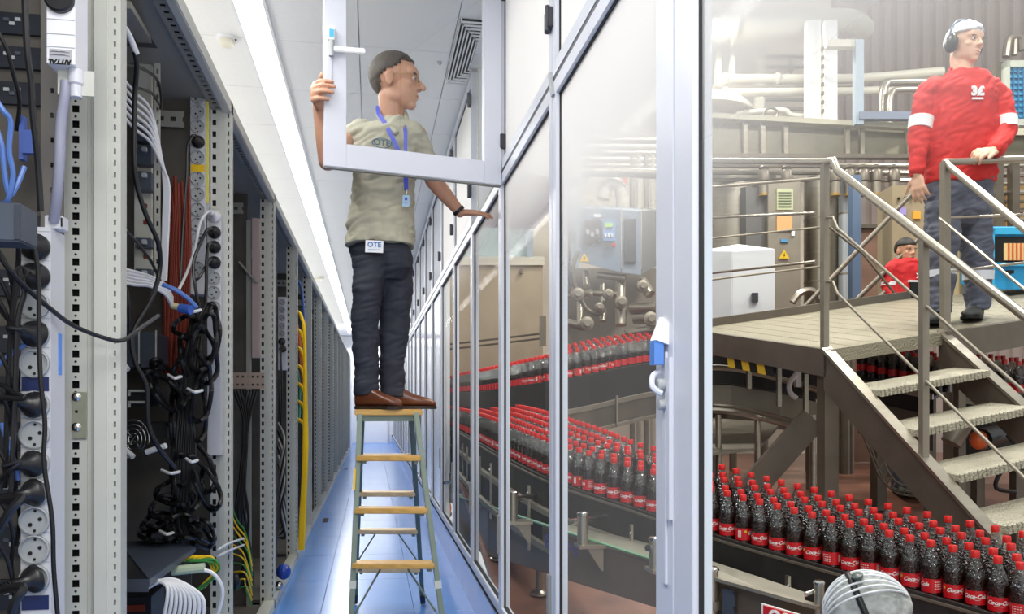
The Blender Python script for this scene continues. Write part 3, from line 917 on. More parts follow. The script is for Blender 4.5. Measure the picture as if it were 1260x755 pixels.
# red brown curtain of cables at the back
for k in range(12):
    x = 203 + 2.6 * k
    cord('red brown cable, %s from the left in the curtain behind the white leads' % ordinal[k], [(x + random.uniform(-2, 2), 215 + random.uniform(0, 30), 3.70), (x + random.uniform(-3, 3), 260, 3.68), (x + random.uniform(-3, 3), 310, 3.69), (x, 372, 3.7), (x + random.uniform(-6, 6), 460, 3.71)], M_RCABLE, .008, group='red brown cable curtain')
# white jacketed black cable along the front
cord('black cable with white sleeve running down inside the second rack', [(150, 22, 2.45), (158, 42, 2.5), (168, 75, 2.55), (166, 120, 2.6), (165, 190, 2.6), (168, 225, 2.62), (180, 265, 2.65), (195, 300, 2.7), (196, 335, 2.75), (185, 370, 2.7), (163, 410, 2.65), (166, 445, 2.65), (180, 475, 2.68), (182, 520, 2.7), (195, 550, 2.75), (215, 575, 2.9)], M_BLACK, .0075, n=9)
cord('white cable sleeve around the black cable near the rack roof', [(152, 33, 2.46), (159, 44, 2.5), (168, 66, 2.54)], M_WCABLE, .009, n=9)
for k, pts in enumerate([[(148, 78, 2.8), (170, 82, 3.0), (192, 96, 3.3), (198, 115, 3.36), (198, 135, 3.38)], [(168, 108, 3.0), (186, 114, 3.2), (196, 128, 3.36)], [(147, 275, 2.6), (165, 295, 2.8), (185, 320, 3.0), (197, 345, 3.1)], [(148, 372, 2.5), (155, 356, 2.5), (158, 375, 2.5), (158, 410, 2.55), (156, 440, 2.6)]]):
    cord('thin black lead, %s from the top among the patch brackets' % ordinal[k], pts, M_BLACK, .0055)

# --- strip on the far upright of the second rack with yellow band, and the lower strip beside it
Ys = 3.76
sp = power_strip('power_strip', 'white power strip with yellow edge high in the second rack', 234, 253, 105, 362, Ys, 258, [120, 138, 156, 175, 194, 220, 239, 258, 276, 294, 330], 0.030, [(207, .016, M_YCABLE)])
a, b = onY(254, 110, Ys - .004), onY(257, 250, Ys - .004)
MB().box(a.x, Ys - .006, b.z, b.x, Ys - .002, a.z).build('yellow_edge', mat('pale_yellow', srgb(226, 214, 96), .5), sp)
sp2 = power_strip('power_strip', 'white power strip with black plugs on the upright of the third rack', 255, 272, 262, 560, Ys + .02, 275, [266, 286, 304, 323, 342, 360, 378], 0.029)
plug(264, 266, Ys + .012, .028, [(254, 262, 3.6), (246, 275, 3.58), (240, 305, 3.58), (230, 335, 3.56), (220, 356, 3.5)], 'white plug with white lead on the third rack strip', M_WCABLE, .006)
plug(264, 286, Ys + .012, .028, [(254, 284, 3.6), (244, 305, 3.56), (238, 325, 3.55), (240, 350, 3.54), (245, 380, 3.5)], 'black plug below the white plug on the third rack strip', rc=.007)
plug(264, 304, Ys + .012, .028, [(256, 302, 3.6), (254, 325, 3.58), (254, 350, 3.58), (252, 385, 3.54)], 'second black plug below the white plug on the third rack strip', rc=.007)
plug(264, 323, Ys + .012, .028, [(254, 326, 3.62), (246, 340, 3.6), (240, 345, 3.6)], 'third black plug below the white plug on the third rack strip', rc=.006)
plug(244, 175, Ys - .006, .028, [(236, 168, 3.6), (231, 180, 3.58), (230, 215, 3.58), (226, 270, 3.6), (222, 345, 3.6)], 'black plug with cord in the yellow edged strip', rc=.006)

# --- tangle of black cords hung from the strip
def loop(label, cx, cy, rx, ry, Y, n=3, tilt=0.0, r=.0075):
    pts = []
    for k in range(n * 10):
        t = 2 * math.pi * k / 10
        rr = 1 + .13 * math.sin(k * 1.9) + .16 * math.sin(k * .63)
        x = cx + (rx * math.cos(t) * math.cos(tilt) - ry * math.sin(t) * math.sin(tilt)) * rr
        y = cy + (rx * math.cos(t) * math.sin(tilt) + ry * math.sin(t) * math.cos(tilt)) * rr
        pts.append(onY(x, y, Y + .05 * math.sin(k * 2.3) + .004 * k))
    return tag(MB().tube(pts, r, 7, 4).build('cable_coil', M_BLACK, smooth=True), label, 'cable')
coils = [(205, 470, 14, 34, -.5), (230, 455, 16, 28, .2), (248, 430, 16, 40, -.15), (258, 405, 12, 34, .1), (244, 500, 9, 40, 0), (225, 555, 12, 40, .1), (246, 570, 12, 34, -.35), (258, 600, 10, 26, -.25), (215, 605, 22, 14, .2), (195, 640, 22, 10, -.3), (240, 655, 24, 12, .5), (212, 650, 14, 30, 1.0), (232, 400, 18, 12, .1), (218, 520, 8, 40, -.1)]
pos = ['long coil hanging lowest left of the strap', 'coil at the middle of the black cord bundle', 'tall coil in front of the grey upright', 'coil hanging nearest the third rack strip', 'narrow coil below the cable tie', 'coil low in the bundle above the grey shelf', 'slanted coil right of the low bundle', 'coil resting against the upright holes', 'flat coil above the shelf left side', 'flattest coil just above the shelf left', 'coil lying over the shelf right end', 'steep coil crossing the shelf front', 'small coil at the top of the bundle', 'narrow coil at the back of the bundle']
for k, (cx, cy, rx, ry, tl) in enumerate(coils):
    loop('black power cord, ' + pos[k], cx, cy, rx, ry, 3.35 + .03 * (k % 4), 5, tl, .0088)
for k, (cx, cy, rx, ry, tl) in enumerate([(200, 478, 12, 30, -.75), (252, 418, 14, 36, .25), (235, 440, 12, 30, -.4), (250, 480, 10, 36, .15), (228, 590, 14, 36, -.2), (250, 590, 11, 36, -.5), (205, 622, 20, 14, -.1), (226, 645, 20, 14, .3), (250, 650, 18, 10, .7), (188, 655, 16, 9, .2)]):
    loop('black power cord looped in the bundle, ' + ordinal[k] + ' of the inner coils from the top', cx, cy, rx, ry, 3.30 + .02 * (k % 3), 4, tl, .0085)
for k in range(10):
    x = 236 + 3 * (k % 6)
    cord('black cord, %s of those running down the middle of the bundle' % ordinal[k], [(236 + 3 * k, 372 + 3 * (k % 3), 3.45), (x - 4, 420, 3.38), (x - 14 + 2 * (k % 4), 480, 3.36), (x - 20 + 3 * (k % 5), 560, 3.36), (x - 24 + 4 * (k % 4), 640, 3.38), (x - 10 + 4 * (k % 3), 672, 3.4)], M_BLACK, .007)
for k, (cx, cy, rx) in enumerate([(215, 463, 8), (240, 480, 9), (210, 580, 11), (236, 566, 7), (238, 381, 9), (205, 655, 8)]):
    tag(MB().tube([onY(cx - rx, cy - 2, 3.30), onY(cx, cy + 2, 3.26), onY(cx + rx, cy, 3.30)], .006, 6, 4).build('cable_tie', M_WCABLE), 'white cable tie, %s down the black cord bundle' % ordinal[k], 'cable tie')
tag(MB().tube([onY(212, 376, 3.3), onY(225, 379, 3.28), onY(236, 382, 3.26)], .013, 10, 3).build('serial_connector', mat('beige_plastic', srgb(206, 198, 150), .5)), 'beige cable sleeve with blue end above the black cords', 'connector')
tag(MB().tube([onY(222, 379, 3.22), onY(235, 381, 3.2)], .018, 10, 0).build('blue_connector', mat('vga_blue', srgb(60, 100, 190), .4)), 'blue connector above the black cords', 'connector')
for k, (x0, y0, x1, y1) in enumerate([(150, 408, 192, 452), (150, 478, 190, 500), (150, 520, 205, 540)]):
    t = thing('server_unit', ['slate server box', 'dark server with two bright handles', 'dark server with chrome fan grille'][k] + ' left of the cord bundle in the second rack', 'server', onY((x0 + x1) / 2, y1, 3.5))
    ybox('housing', x0 - 8, y0, x1, y1, 3.48, .2, M_SLATE if k == 0 else mat('server_dark', srgb(38, 40, 44), .45, .2, .2, 14), t)
    if k == 0:
        for x in (170, 191):
            ybox('trim_edge', x, y0 - 2, x + 1.5, y1 + 2, 3.475, .01, M_FRAME, t, 0)
        for x in (171, 190):
            ybox('clip', x - 2, y1 - 5, x + 2, y1, 3.46, .015, M_CHROME, t, 0)
    if k == 1:
        for yy in (479, 493):
            ybox('handle', 158, yy, 180, yy + 3, 3.46, .012, M_FRAME, t, .001)
            ybox('handle_end', 157, yy, 160, yy + 8, 3.46, .012, M_FRAME, t, .001)
    if k == 2:
        pass
# chrome fan grille
fg = thing('fan_grille', 'chrome wire fan grille low in the second rack', 'fan grille', onY(164, 545, 3.46))
for k in range(4):
    c = onY(164, 540, 3.46)
    rr = .018 + .014 * k
    MB().tube([c + Vector((rr * math.cos(t * math.pi / 6), 0, rr * 1.3 * math.sin(t * math.pi / 6))) for t in range(12)], .0022, 5, 2, True).build('wire_ring', M_CHROME, fg)
for s in (-1, 1):
    MB().tube([c + Vector((-.05 * s, -.004, .07)), c + Vector((.05 * s, -.004, -.07))], .003, 5, 0).build('wire_spoke', M_CHROME, fg)
for k, (x0, y0, x1, y1) in enumerate([(148, 443, 157, 455), (148, 548, 164, 562), (180, 556, 204, 548)]):
    tag(MB().cyl(onY(x0, y0, 3.3), onY(x1, y1, 3.28), .011, 10).build('cable_sleeve', M_WCABLE), ['short white sleeve end poking in at the upright', 'white sleeve beside the fan grille', 'white sleeve in front of the cord bundle'][k], 'cable sleeve')
# grey shelf, drawer and white leads below
sh = thing('rack_shelf', 'slate grey cantilever shelf low in the second rack', 'shelf', onY(190, 710, 3.2))
MB().hexa([onY(146, 666, 3.45), onY(205, 664, 3.5), onY(240, 672, 3.3), onY(183, 712, 2.6)], [onY(146, 669, 3.45), onY(205, 667, 3.5), onY(240, 675, 3.3), onY(183, 715, 2.6)]).build('shelf_plate', M_SLATE, sh)
MB().hexa([onY(146, 712, 2.58), onY(183, 712, 2.6), onY(183, 728, 2.6), onY(146, 728, 2.58)], [onY(146, 712, 2.60), onY(183, 712, 2.62), onY(183, 728, 2.62), onY(146, 728, 2.60)]).build('front_lip', mat('slate_dark2', srgb(50, 55, 64), .45), sh)
MB().hexa([onY(183, 712, 2.6), onY(240, 673, 3.3), onY(240, 678, 3.3), onY(183, 722, 2.6)], [onY(184, 712, 2.6), onY(241, 673, 3.3), onY(241, 678, 3.3), onY(184, 722, 2.6)]).build('side_lip', M_SLATE, sh)
for k in range(9):
    dxk = 5.5 * k
    cord('white lead, %s from the left fanning out below the grey shelf' % ordinal[k], [(182, 716 + k * .8, 2.7), (196 + dxk * .3, 715 - k * .4, 2.7), (206 + dxk * .75, 722 + k * .4, 2.68), (205 + dxk * 1.05, 742, 2.68), (198 + dxk * 1.1, 775, 2.7)], M_WCABLE, .006)
cord('white lead looping over the lower upright', [(245, 700, 3.0), (262, 705, 3.0), (273, 722, 3.02), (272, 742, 3.04), (262, 770, 3.06)], M_WCABLE, .007)
for k in range(8):
    cord('green and yellow earth lead, %s in the clump under the cord bundle' % ordinal[k], [(226 + 2 * k, 690, 3.2), (240 + 3 * k, 684 + 3 * (k % 3), 3.2), (256 + 2 * k, 690 + k, 3.22), (262 + 2 * (k % 3), 706, 3.25), (252 - 2 * k, 722 + k, 3.3)], M_GREENC if k % 3 else M_YCABLE, .0045)
tag(MB().cyl(onY(212, 702, 3.0), onY(252, 698, 3.0), .017, 10).build('clear_sleeve', mat('pale_green_plastic', srgb(180, 196, 170), .3)), 'pale translucent sleeve above the fanned white leads', 'cable sleeve')
# low drawer units visible below the shelf
t = thing('server_unit', 'dark drawer unit at the foot of the second rack', 'server', onY(165, 770, 3.2))
ybox('housing', 146, 735, 186, 775, 3.3, .2, mat('server_dark', srgb(38, 40, 44)), t)
ybox('front_plate', 150, 745, 178, 752, 3.29, .01, M_RCABLE, t, 0)

# --- deeper bays: characteristic strips, ducts and cables
def bayX(i):
    return RACKY[i]
Yb = RACKY[3] - .12
t = thing('cable_duct', 'pale pink vertical duct plate in the third rack', 'cable duct', onY(314, 440, Yb))
ybox('duct_plate', 310, 268, 319, 440, Yb, .05, mat('pink_grey', srgb(176, 156, 154), .5), t)
ybox('perforated_edge', 303, 270, 309, 755, Yb + .02, .02, M_FRAME2, t)
t = thing('cable_bracket', 'perforated rusty-beige bracket crossing the third rack', 'bracket', onY(300, 478, Yb - .1))
a, b = onY(283, 458, Yb - .15), onY(325, 478, Yb - .15)
mb = MB()
perf(mb, (a.x, Yb - .15, b.z), (1, 0, 0), (0, 0, 1), (0, 1, 0), b.x - a.x, (a.z - b.z) / 2, .004, .03, .014, .014)
perf(mb, (a.x, Yb - .15, (a.z + b.z) / 2), (1, 0, 0), (0, 0, 1), (0, 1, 0), b.x - a.x, (a.z - b.z) / 2, .004, .03, .014, .014)
mb.build('perforated_plate', mat('beige_bracket', srgb(170, 150, 136), .5), t)
for k in range(8):
    cord('black lead, %s of the bundle hanging in the third rack' % ordinal[k], [(288 + 4 * k, 480, 5.0), (300 + 2 * (k % 4), 520, 4.95), (296 + 3 * (k % 3), 580, 4.9), (290 + 4 * (k % 5), 640, 4.9), (300 + 3 * (k % 4), 690, 4.95), (290 + 3 * k, 720, 5.0)], M_BLACK, .008)
for k in range(10):
    cord('yellow lead, %s in the heap at the foot of the third rack' % ordinal[k], [(284, 620 + 12 * k, 4.8), (292 + k, 640 + 9 * k, 4.75), (302 + k % 4, 655 + 8 * k, 4.8), (310, 690 + 6 * k, 4.9)], M_YCABLE if k % 3 else M_GREENC, .0045)
for k in range(2):
    cord('white lead, %s reaching from the third rack over the upright' % ['upper', 'lower'][k], [(268, 676 + 8 * k, 3.6), (282, 668 + 9 * k, 3.75), (300, 662 + 8 * k, 4.2)], M_WCABLE, .005)
cord('orange pipe along the upright of the third rack', [(283, 625, 3.9), (283, 690, 3.9), (284, 760, 3.9)], M_OCABLE, .009)
t = tag(MB().ell(onY(289, 716, 4.7), (.03, .03, .045), 10, 8).build('adapter_block', M_BLACKP), 'small black adapter block at the foot of the third rack', 'adapter')
cord('navy blue tube running down between the third and fourth racks', [(338.5, 270, 5.62), (338.5, 500, 5.62), (338.5, 700, 5.62)], M_NAVY, .010)
Yc = RACKY[4] - .12
t = power_strip('power_strip', 'small white power strip with pale sockets in the fourth rack', 342, 352, 365, 455, Yc, 354, [372, 381, 391, 401, 410], .026)
plug(347, 420, Yc - .006, .03, [(345, 430, 6.9), (345, 470, 6.85), (343, 520, 6.9)], 'upper black plug on the small strip in the fourth rack')
plug(348, 429, Yc - .006, .03, [(346, 440, 6.9), (347, 480, 6.85), (345, 540, 6.9)], 'lower black plug on the small strip in the fourth rack')
for k in range(6):
    cord('grey black lead, %s in the tangle low in the fourth rack' % ordinal[k], [(342, 520 + 10 * k, 6.7), (350, 540 + 12 * k, 6.6), (345, 580 + 10 * k, 6.6), (351, 620 + 8 * k, 6.65), (343, 660, 6.7)], M_BLACK if k % 2 else M_FRAME2, .009)
t = thing('ball_valve', 'glossy blue round canister at the foot of the fourth rack', 'canister', onY(348, 712, 5.9))
MB().ell(onY(349, 703, 5.85), (.05, .05, .055), 14, 10).build('canister_body', mat('valve_blue', srgb(40, 70, 160), .25), t, smooth=True)
MB().ell(onY(343, 720, 5.8), (.03, .03, .03), 12, 8).build('metal_cap', M_CHROME, t, smooth=True)
for k in range(7):
    cord('yellow cable, %s of the bundle in the fifth rack' % ordinal[k], [(366, 383 + 22 * k, 7.3), (371 + .5 * k, 390 + 22 * k, 7.25), (375 + .4 * k, 420 + 20 * k, 7.2), (374 + .5 * k, 560, 7.18), (370 + .7 * k, 640, 7.18), (369 + .6 * k, 676, 7.18)], M_YCABLE, .015, group='yellow cables in the fifth rack')
for k in range(3):
    cord('orange cable, %s behind the yellow bundle' % ordinal[k], [(366 + k, 400 + 6 * k, 7.4), (370 + k, 440, 7.38), (373, 480, 7.35)], M_OCABLE, .010)
cord('teal cable left of the yellow bundle', [(366, 455, 7.4), (369, 480, 7.38), (368, 520, 7.36)], mat('teal_cable', srgb(70, 160, 130), .4), .010)
cord('blue cable hanging above the yellow bundle', [(366, 345, 8.3), (371, 355, 8.3), (374, 390, 8.3), (374, 420, 8.3)], M_BCABLE, .014)
for j, i in enumerate(range(5, 13)):
    Yc = RACKY[i] - .1 + 1.65
    Xc = XR - .14
    m = [M_BLACK, M_OCABLE, M_BLACK, M_FRAME2, M_OCABLE, M_RCABLE, M_OCABLE, M_WCABLE][j]
    nm = ['black', 'orange', 'black', 'grey', 'orange', 'red brown', 'orange', 'white'][j]
    tag(MB().tube([(Xc + .03 * math.sin(q * 2.1 + j), Yc - .08, .2 + q * .22) for q in range(9)], .02, 6, 3).build('cable_bundle', m, smooth=True), '%s cable bundle hanging in the %s rack' % (nm, ordinal[i]), 'cable bundle')
# ---------------------------------------------------------------- bottling hall: everything stands on one gently rising floor
K = 0.24
def GZ(v):
    """height of the rising hall floor at depth v"""
    return 0.06 + K * (min(v, 7.0) - 4.5) if v > 2.0 else 0.06 + K * (2.0 - 4.5)
def HF(u, v, w):
    return FP(u, v, w + GZ(v))
def hp(x, y, v):
    """hall coordinates (u, v, w) of the point seen at x, y and depth v"""
    u = (x - 630.0) / FPX * v
    z = CAMZ - (y - HOR) / FPX * v
    return Vector((u, v, z - GZ(v)))
M_HFLOOR = mat('red_brown_floor', srgb(134, 92, 76), 0.28, 0, 0.28, 4, 0.15, 30)
M_HWALL = mat('corrugated_wall', srgb(176, 160, 152), 0.55, 0, 0.06, 2)
M_SS = mat('stainless', srgb(176, 168, 154), 0.30, 0.85, 0.10, 6, stretch=(1, 1, 8))
M_SSM = mat('stainless_matt', srgb(150, 142, 128), 0.45, 0.55, 0.10, 5)
M_SSD = mat('stainless_dark', srgb(112, 103, 92), 0.42, 0.5, 0.12, 7)
M_BELT = mat('black_conveyor', srgb(34, 32, 31), 0.5, 0, 0.2, 20)
M_CREAM = mat('cream_pipe', srgb(212, 207, 192), 0.4, 0, 0.03, 5)
M_TAN = mat('tan_panel', srgb(176, 160, 138), 0.45, 0.15, 0.06, 4)
M_PALEBLUE = mat('pale_blue_column', srgb(162, 176, 190), 0.45, 0, 0.05, 4)
M_OLIVE = mat('olive_machine', srgb(128, 122, 104), 0.45, 0.3, 0.10, 6)
M_GREEN = mat('green_edge', srgb(110, 150, 118), 0.4)
M_ORANGE = mat('orange_plastic', srgb(226, 104, 52), 0.4)
M_YEL = mat('safety_yellow', srgb(232, 190, 40), 0.5)
M_RED = mat('cap_red', srgb(214, 38, 36), 0.32)
M_LABEL = mat('label_red', srgb(206, 24, 34), 0.35)
M_LWHITE = mat('print_white', srgb(244, 240, 238), 0.45)
# hall floor
mb = MB()
vsN = [1.2, 2.0, 3.0, 4.0, 5.0, 6.0, 7.0, 9.0, 12.5]
def hall_left(v):      # keep clear of the glazed wall
    a = (XG + 0.10 - FX * v) / RX
    return a
for a, b in zip(vsN[:-1], vsN[1:]):
    q = [HF(hall_left(a), a, 0), HF(9.5, a, 0), HF(9.5, b, 0), HF(hall_left(b), b, 0)]
    mb.hexa([p + Vector((0, 0, -.05)) for p in q], q)
hf = struct(mb.build('floor_hall', M_HFLOOR))
def rib_wall(name, u0, u1, v, m, z1=7.6, pitch=0.18):
    mb = MB(FP)
    mb.box(u0, v + .03, .3, u1, v + .1, z1)
    w = struct(mb.build(name, m))
    u = u0
    rib = None
    while u < u1:
        if rib is None:
            rib = MB(FP).hexa([(0, 0, .3), (pitch * .8, 0, .3), (pitch * .65, -.035, .3), (pitch * .15, -.035, .3)], [(0, 0, z1), (pitch * .8, 0, z1), (pitch * .65, -.035, z1), (pitch * .15, -.035, z1)]).build('wall_rib', m, w, origin=(0, 0, 0))
            r = rib
        else:
            r = bpy.data.objects.new('wall_rib', rib.data)
            COL.objects.link(r)
            r.parent = w
        r.location = FP(u, v + .03, 0) - WLOC[w.name]
        u += pitch
    return w
rib_wall('wall_hall', -1.1, 9.6, 11.4, M_HWALL)
# pale wall section at the left half
struct(MB(FP).box(-1.12, 11.2, .3, 4.4, 11.35, 7.6).build('wall_2', mat('pale_hall_wall', srgb(226, 214, 198), .6, 0, .04, 2)))

# ---- bottles ---------------------------------------------------------------
BH = 0.285
def bottle_profile():
    s = BH / 0.285
    pr = [(.0, .0), (.024, .0), (.031, .006), (.0335, .016), (.0335, .045), (.0315, .070), (.0305, .082), (.0305, .122), (.0328, .135), (.0342, .150), (.0340, .163), (.0322, .178), (.0315, .182), (.0265, .205), (.0205, .228), (.0155, .246), (.0132, .256), (.0125, .262)]
    return [(r * s * (1.14 if h < .22 else 1.14 - .14 * min(1, (h - .22) / .03)), h * s) for r, h in pr]
def m_clear():
    m = bpy.data.materials.new('clear_bottle_plastic')
    m.use_nodes = True
    nt = m.node_tree
    nt.nodes.clear()
    out = nt.nodes.new('ShaderNodeOutputMaterial')
    tr = nt.nodes.new('ShaderNodeBsdfTransparent')
    tr.inputs[0].default_value = (0.60, 0.57, 0.54, 1)
    gl = nt.nodes.new('ShaderNodeBsdfGlossy')
    gl.inputs['Roughness'].default_value = 0.09
    lw = nt.nodes.new('ShaderNodeLayerWeight')
    lw.inputs[0].default_value = 0.45
    n = nt.nodes.new('ShaderNodeTexVoronoi')
    n.inputs['Scale'].default_value = 95
    tc = nt.nodes.new('ShaderNodeTexCoord')
    nt.links.new(tc.outputs['Object'], n.inputs['Vector'])
    bp = nt.nodes.new('ShaderNodeBump')
    bp.inputs['Strength'].default_value = 1.0
    bp.inputs['Distance'].default_value = 0.004
    nt.links.new(n.outputs['Distance'], bp.inputs['Height'])
    nt.links.new(bp.outputs[0], gl.inputs['Normal'])
    mx = nt.nodes.new('ShaderNodeMixShader')
    r = nt.nodes.new('ShaderNodeMapRange')
    r.inputs['To Min'].default_value = 0.13
    r.inputs['To Max'].default_value = 0.42
    nt.links.new(lw.outputs['Facing'], r.inputs['Value'])
    nt.links.new(r.outputs[0], mx.inputs[0])
    nt.links.new(tr.outputs[0], mx.inputs[1])
    nt.links.new(gl.outputs[0], mx.inputs[2])
    nt.links.new(mx.outputs[0], out.inputs[0])
    return m
def m_cola():
    m = mat('cola_dark', srgb(34, 15, 11), 0.10, 0, spec=0.7)
    nt = m.node_tree
    b = nt.nodes['Principled BSDF']
    n = nt.nodes.new('ShaderNodeTexVoronoi')
    n.inputs['Scale'].default_value = 120
    tc = nt.nodes.new('ShaderNodeTexCoord')
    nt.links.new(tc.outputs['Object'], n.inputs['Vector'])
    bp = nt.nodes.new('ShaderNodeBump')
    bp.inputs['Strength'].default_value = 0.55
    bp.inputs['Distance'].default_value = 0.004
    nt.links.new(n.outputs['Distance'], bp.inputs['Height'])
    nt.links.new(bp.outputs[0], b.inputs['Normal'])
    return m
M_CLEAR, M_COLA = m_clear(), m_cola()
FILLH = 0.178
pr = bottle_profile()
mb = MB()
lowp = [p for p in pr if p[1] <= FILLH]
upp = [p for p in pr if p[1] > FILLH]
rf = np.interp(FILLH, [p[1] for p in pr], [p[0] for p in pr])
mb.lathe(lowp + [(rf, FILLH), (0.0, FILLH)], n=14)
mb.cur = 1
mb.lathe([(rf, FILLH)] + upp, n=14)
proto_body = mb.build('cola_bottle', [M_COLA, M_CLEAR], origin=(0, 0, 0), smooth=True)
proto_cap = MB().lathe([(.0155, .252), (.0162, .254), (.0160, .276), (.0145, .2785), (0, .279)], n=14).build('cap', M_RED, proto_body, smooth=True)
proto_cap2 = None
proto_label = MB().lathe([(.0362, .074), (.0362, .128)], n=16).build('label', M_LABEL, proto_body, smooth=True)
# flat script lettering wrapped round the label (printed at four turns so that one always faces out)
def wrap_text(s, size, h, r, a0, shear=.35, bold=.0):
    vs, fs = text_mesh(s, size, shear, 0.0, bold)
    vs = [((r) * math.sin(a0 + p[0] / r), -(r) * math.cos(a0 + p[0] / r), h + p[1]) for p in vs]
    return vs, fs
def lettering(turn):
    mb = MB()
    vs, fs = wrap_text('Coca-Cola', .0215, .106, .0368, turn, .4, .0007)
    mb.add(vs, fs)
    # the ribbon tail under the script
    for t in range(10):
        a, b = turn - .55 + t * .11, turn - .55 + (t + 1) * .11
        h0, h1 = .0935 + .0015 * math.sin(t * .7), .0935 + .0015 * math.sin((t + 1) * .7)
        f = lambda A, H: (.0368 * math.sin(A), -.0368 * math.cos(A), H)
        mb.add([f(a, h0), f(b, h1), f(b, h1 + .0012), f(a, h0 + .0012)], [(0, 1, 2, 3)])
    return mb.build('lettering', M_LWHITE, proto_label, origin=WLOC[proto_label.name])
lets = lettering(0.0)
mb = MB()      # small print block, barcode and yellow dot on the sides of the label
for j, a in enumerate((1.9, 2.15, 2.4, 2.65)):
    for q in range(4):
        f = lambda A, H: (.0367 * math.sin(A), -.0367 * math.cos(A), H)
        mb.add([f(a, .088 + .009 * q), f(a + .17, .088 + .009 * q), f(a + .17, .0915 + .009 * q), f(a, .0915 + .009 * q)], [(0, 1, 2, 3)])
f = lambda A, H: (.0368 * math.sin(A), -.0368 * math.cos(A), H)
mb.add([f(-2.5, .088), f(-2.1, .088), f(-2.1, .119), f(-2.5, .119)], [(0, 1, 2, 3)])
smallprint = mb.build('small_print', mat('print_pale', srgb(236, 214, 210), .45), proto_label, origin=WLOC[proto_label.name])
mb = MB()
mb.add([(.0369 * math.sin(-1.55 + .18 * math.cos(t)), -.0369 * math.cos(-1.55 + .18 * math.cos(t)), .114 + .006 * math.sin(t)) for t in [2 * math.pi * i / 10 for i in range(10)]], [tuple(range(10))])
ydot = mb.build('yellow_dot', M_YEL, proto_label, origin=WLOC[proto_label.name])

def polyline(pts, step):
    P = catmull([Vector(p) for p in pts], 24)
    out, acc = [P[0]], 0.0
    for a, b in zip(P[:-1], P[1:]):
        d = (b - a).length
        while acc + d >= step:
            t = (step - acc) / d
            a = a + (b - a) * t
            out.append(a.copy())
            d = (b - a).length
            acc = 0.0
        acc += d
    return out
def front_line(pts, step=.0795):
    """(pixel x, cap pixel y, depth) of front-row caps -> list of (u, v, z of base)"""
    return polyline([((x - 630.) / FPX * v, v, CAMZ - (y - HOR) / FPX * v - .279) for x, y, v in pts], step)
NEAR = [(1285, 699, 2.98), (1201, 677, 3.16), (1053, 642, 3.45), (902, 605, 3.78), (795, 574, 4.08), (690, 543, 4.5), (612, 514, 5.65), (576, 503, 7.4), (553, 499, 9.2), (541, 497, 10.7)]
BACK = [(547, 465, 10.5), (566, 459, 8.9), (600, 452, 7.2), (645, 442, 6.45), (700, 431, 6.25), (800, 414, 6.7), (900, 411, 7.2)]
nb_made = 0
bcount = {}
def place_bottle(p, rot, rowlabel, group, full):
    global nb_made
    if nb_made == 0:
        b = proto_body
    else:
        b = proto_body.copy()
        COL.objects.link(b)
        c = proto_cap.copy(); COL.objects.link(c); c.parent = b
        l = proto_label.copy(); COL.objects.link(l); l.parent = b
        if full:
            for q in (lets, smallprint, ydot):
                t = q.copy(); COL.objects.link(t); t.parent = l
    nb_made += 1
    b.location = p
    b.rotation_euler = (0, 0, rot)
    tag(b, rowlabel, 'bottle', group)
stuffB = []
def rows(line, nrows, gap, rise, names, group, limit_u=None, individual=True):
    N = len(line)
    for i in range(N):
        a, b = line[max(i - 1, 0)], line[min(i + 1, N - 1)]
        d = Vector((b.x - a.x, b.y - a.y, 0)).normalized()
        n = Vector((-d.y, d.x, 0))
        if n.y < 0:
            n = -n
        for r in range(nrows):
            off = d * (.040 if r % 2 else 0)
            p = line[i] + n * (gap * r) + off
            q = FP(p.x + random.uniform(-.002, .002), p.y + random.uniform(-.002, .002), line[i].z + rise * r)
            rot = -PSI + (random.choice([-.55, -.35, -.15, .1, 1.6, 3.0, -2.0]) if r == 0 else random.uniform(0, 6.28))
            yield i, r, p, q, rot
near = front_line(NEAR)
back = front_line(BACK)
RN = ['front', 'second', 'third', 'fourth', 'rear']
todo = []
for i, r, p, q, rot in rows(near, 5, .072, .0165, RN, ''):
    if 630 + p.x / p.y * FPX > 1268:
        continue
    todo.append((p.y, 'near', i, r, q, rot))
for i, r, p, q, rot in rows(back, 4, .072, .0165, RN, ''):
    todo.append((p.y, 'far', i, r, q, rot))
todo.sort(key=lambda t: t[0] if t[1] == 'near' or t[3] else t[0] - .0)
for n, (v, which, i, r, q, rot) in enumerate(todo):
    if n < 300:
        k = bcount.get((which, r), 0) + 1
        bcount[(which, r)] = k
        sfx = 'th' if 10 < k % 100 < 14 else {1: 'st', 2: 'nd', 3: 'rd'}.get(k % 10, 'th')
        place_bottle(q, rot, 'red capped cola bottle, %d%s from the right in the %s row of the %s conveyor' % (k, sfx, RN[r], which), '%s row of the %s conveyor' % (RN[r], which), r == 0)
    else:
        stuffB.append((q, rot))
def bottle_stuff(name, label, lst):
    """the many small far bottles in one mesh"""
    mb = MB()
    lp = [(.0, .0), (.0335, .004), (.0335, .045), (.0305, .082)]
    for q, rot in lst:
        mb.cur = 0
        mb.lathe([(.0380, .0), (.0380, .05), (.0350, .082)], q, 9)
        mb.lathe([(.0348, .128), (.0388, .155), (.0380, .168)], q, 9)
        mb.cur = 1
        mb.lathe([(.0380, .168), (.0302, .205), (.0155, .246), (.0125, .258)], q, 9)
        mb.cur = 2
        mb.lathe([(.0158, .252), (.0160, .276), (.0130, .279), (0, .279)], q, 9)
        mb.cur = 3
        mb.lathe([(.0360, .078), (.0360, .128)], q, 9)
    o = mb.build(name, [M_COLA, M_CLEAR, M_RED, M_LABEL], smooth=True)
    o['kind'] = 'stuff'
    return tag(o, label, 'bottles')
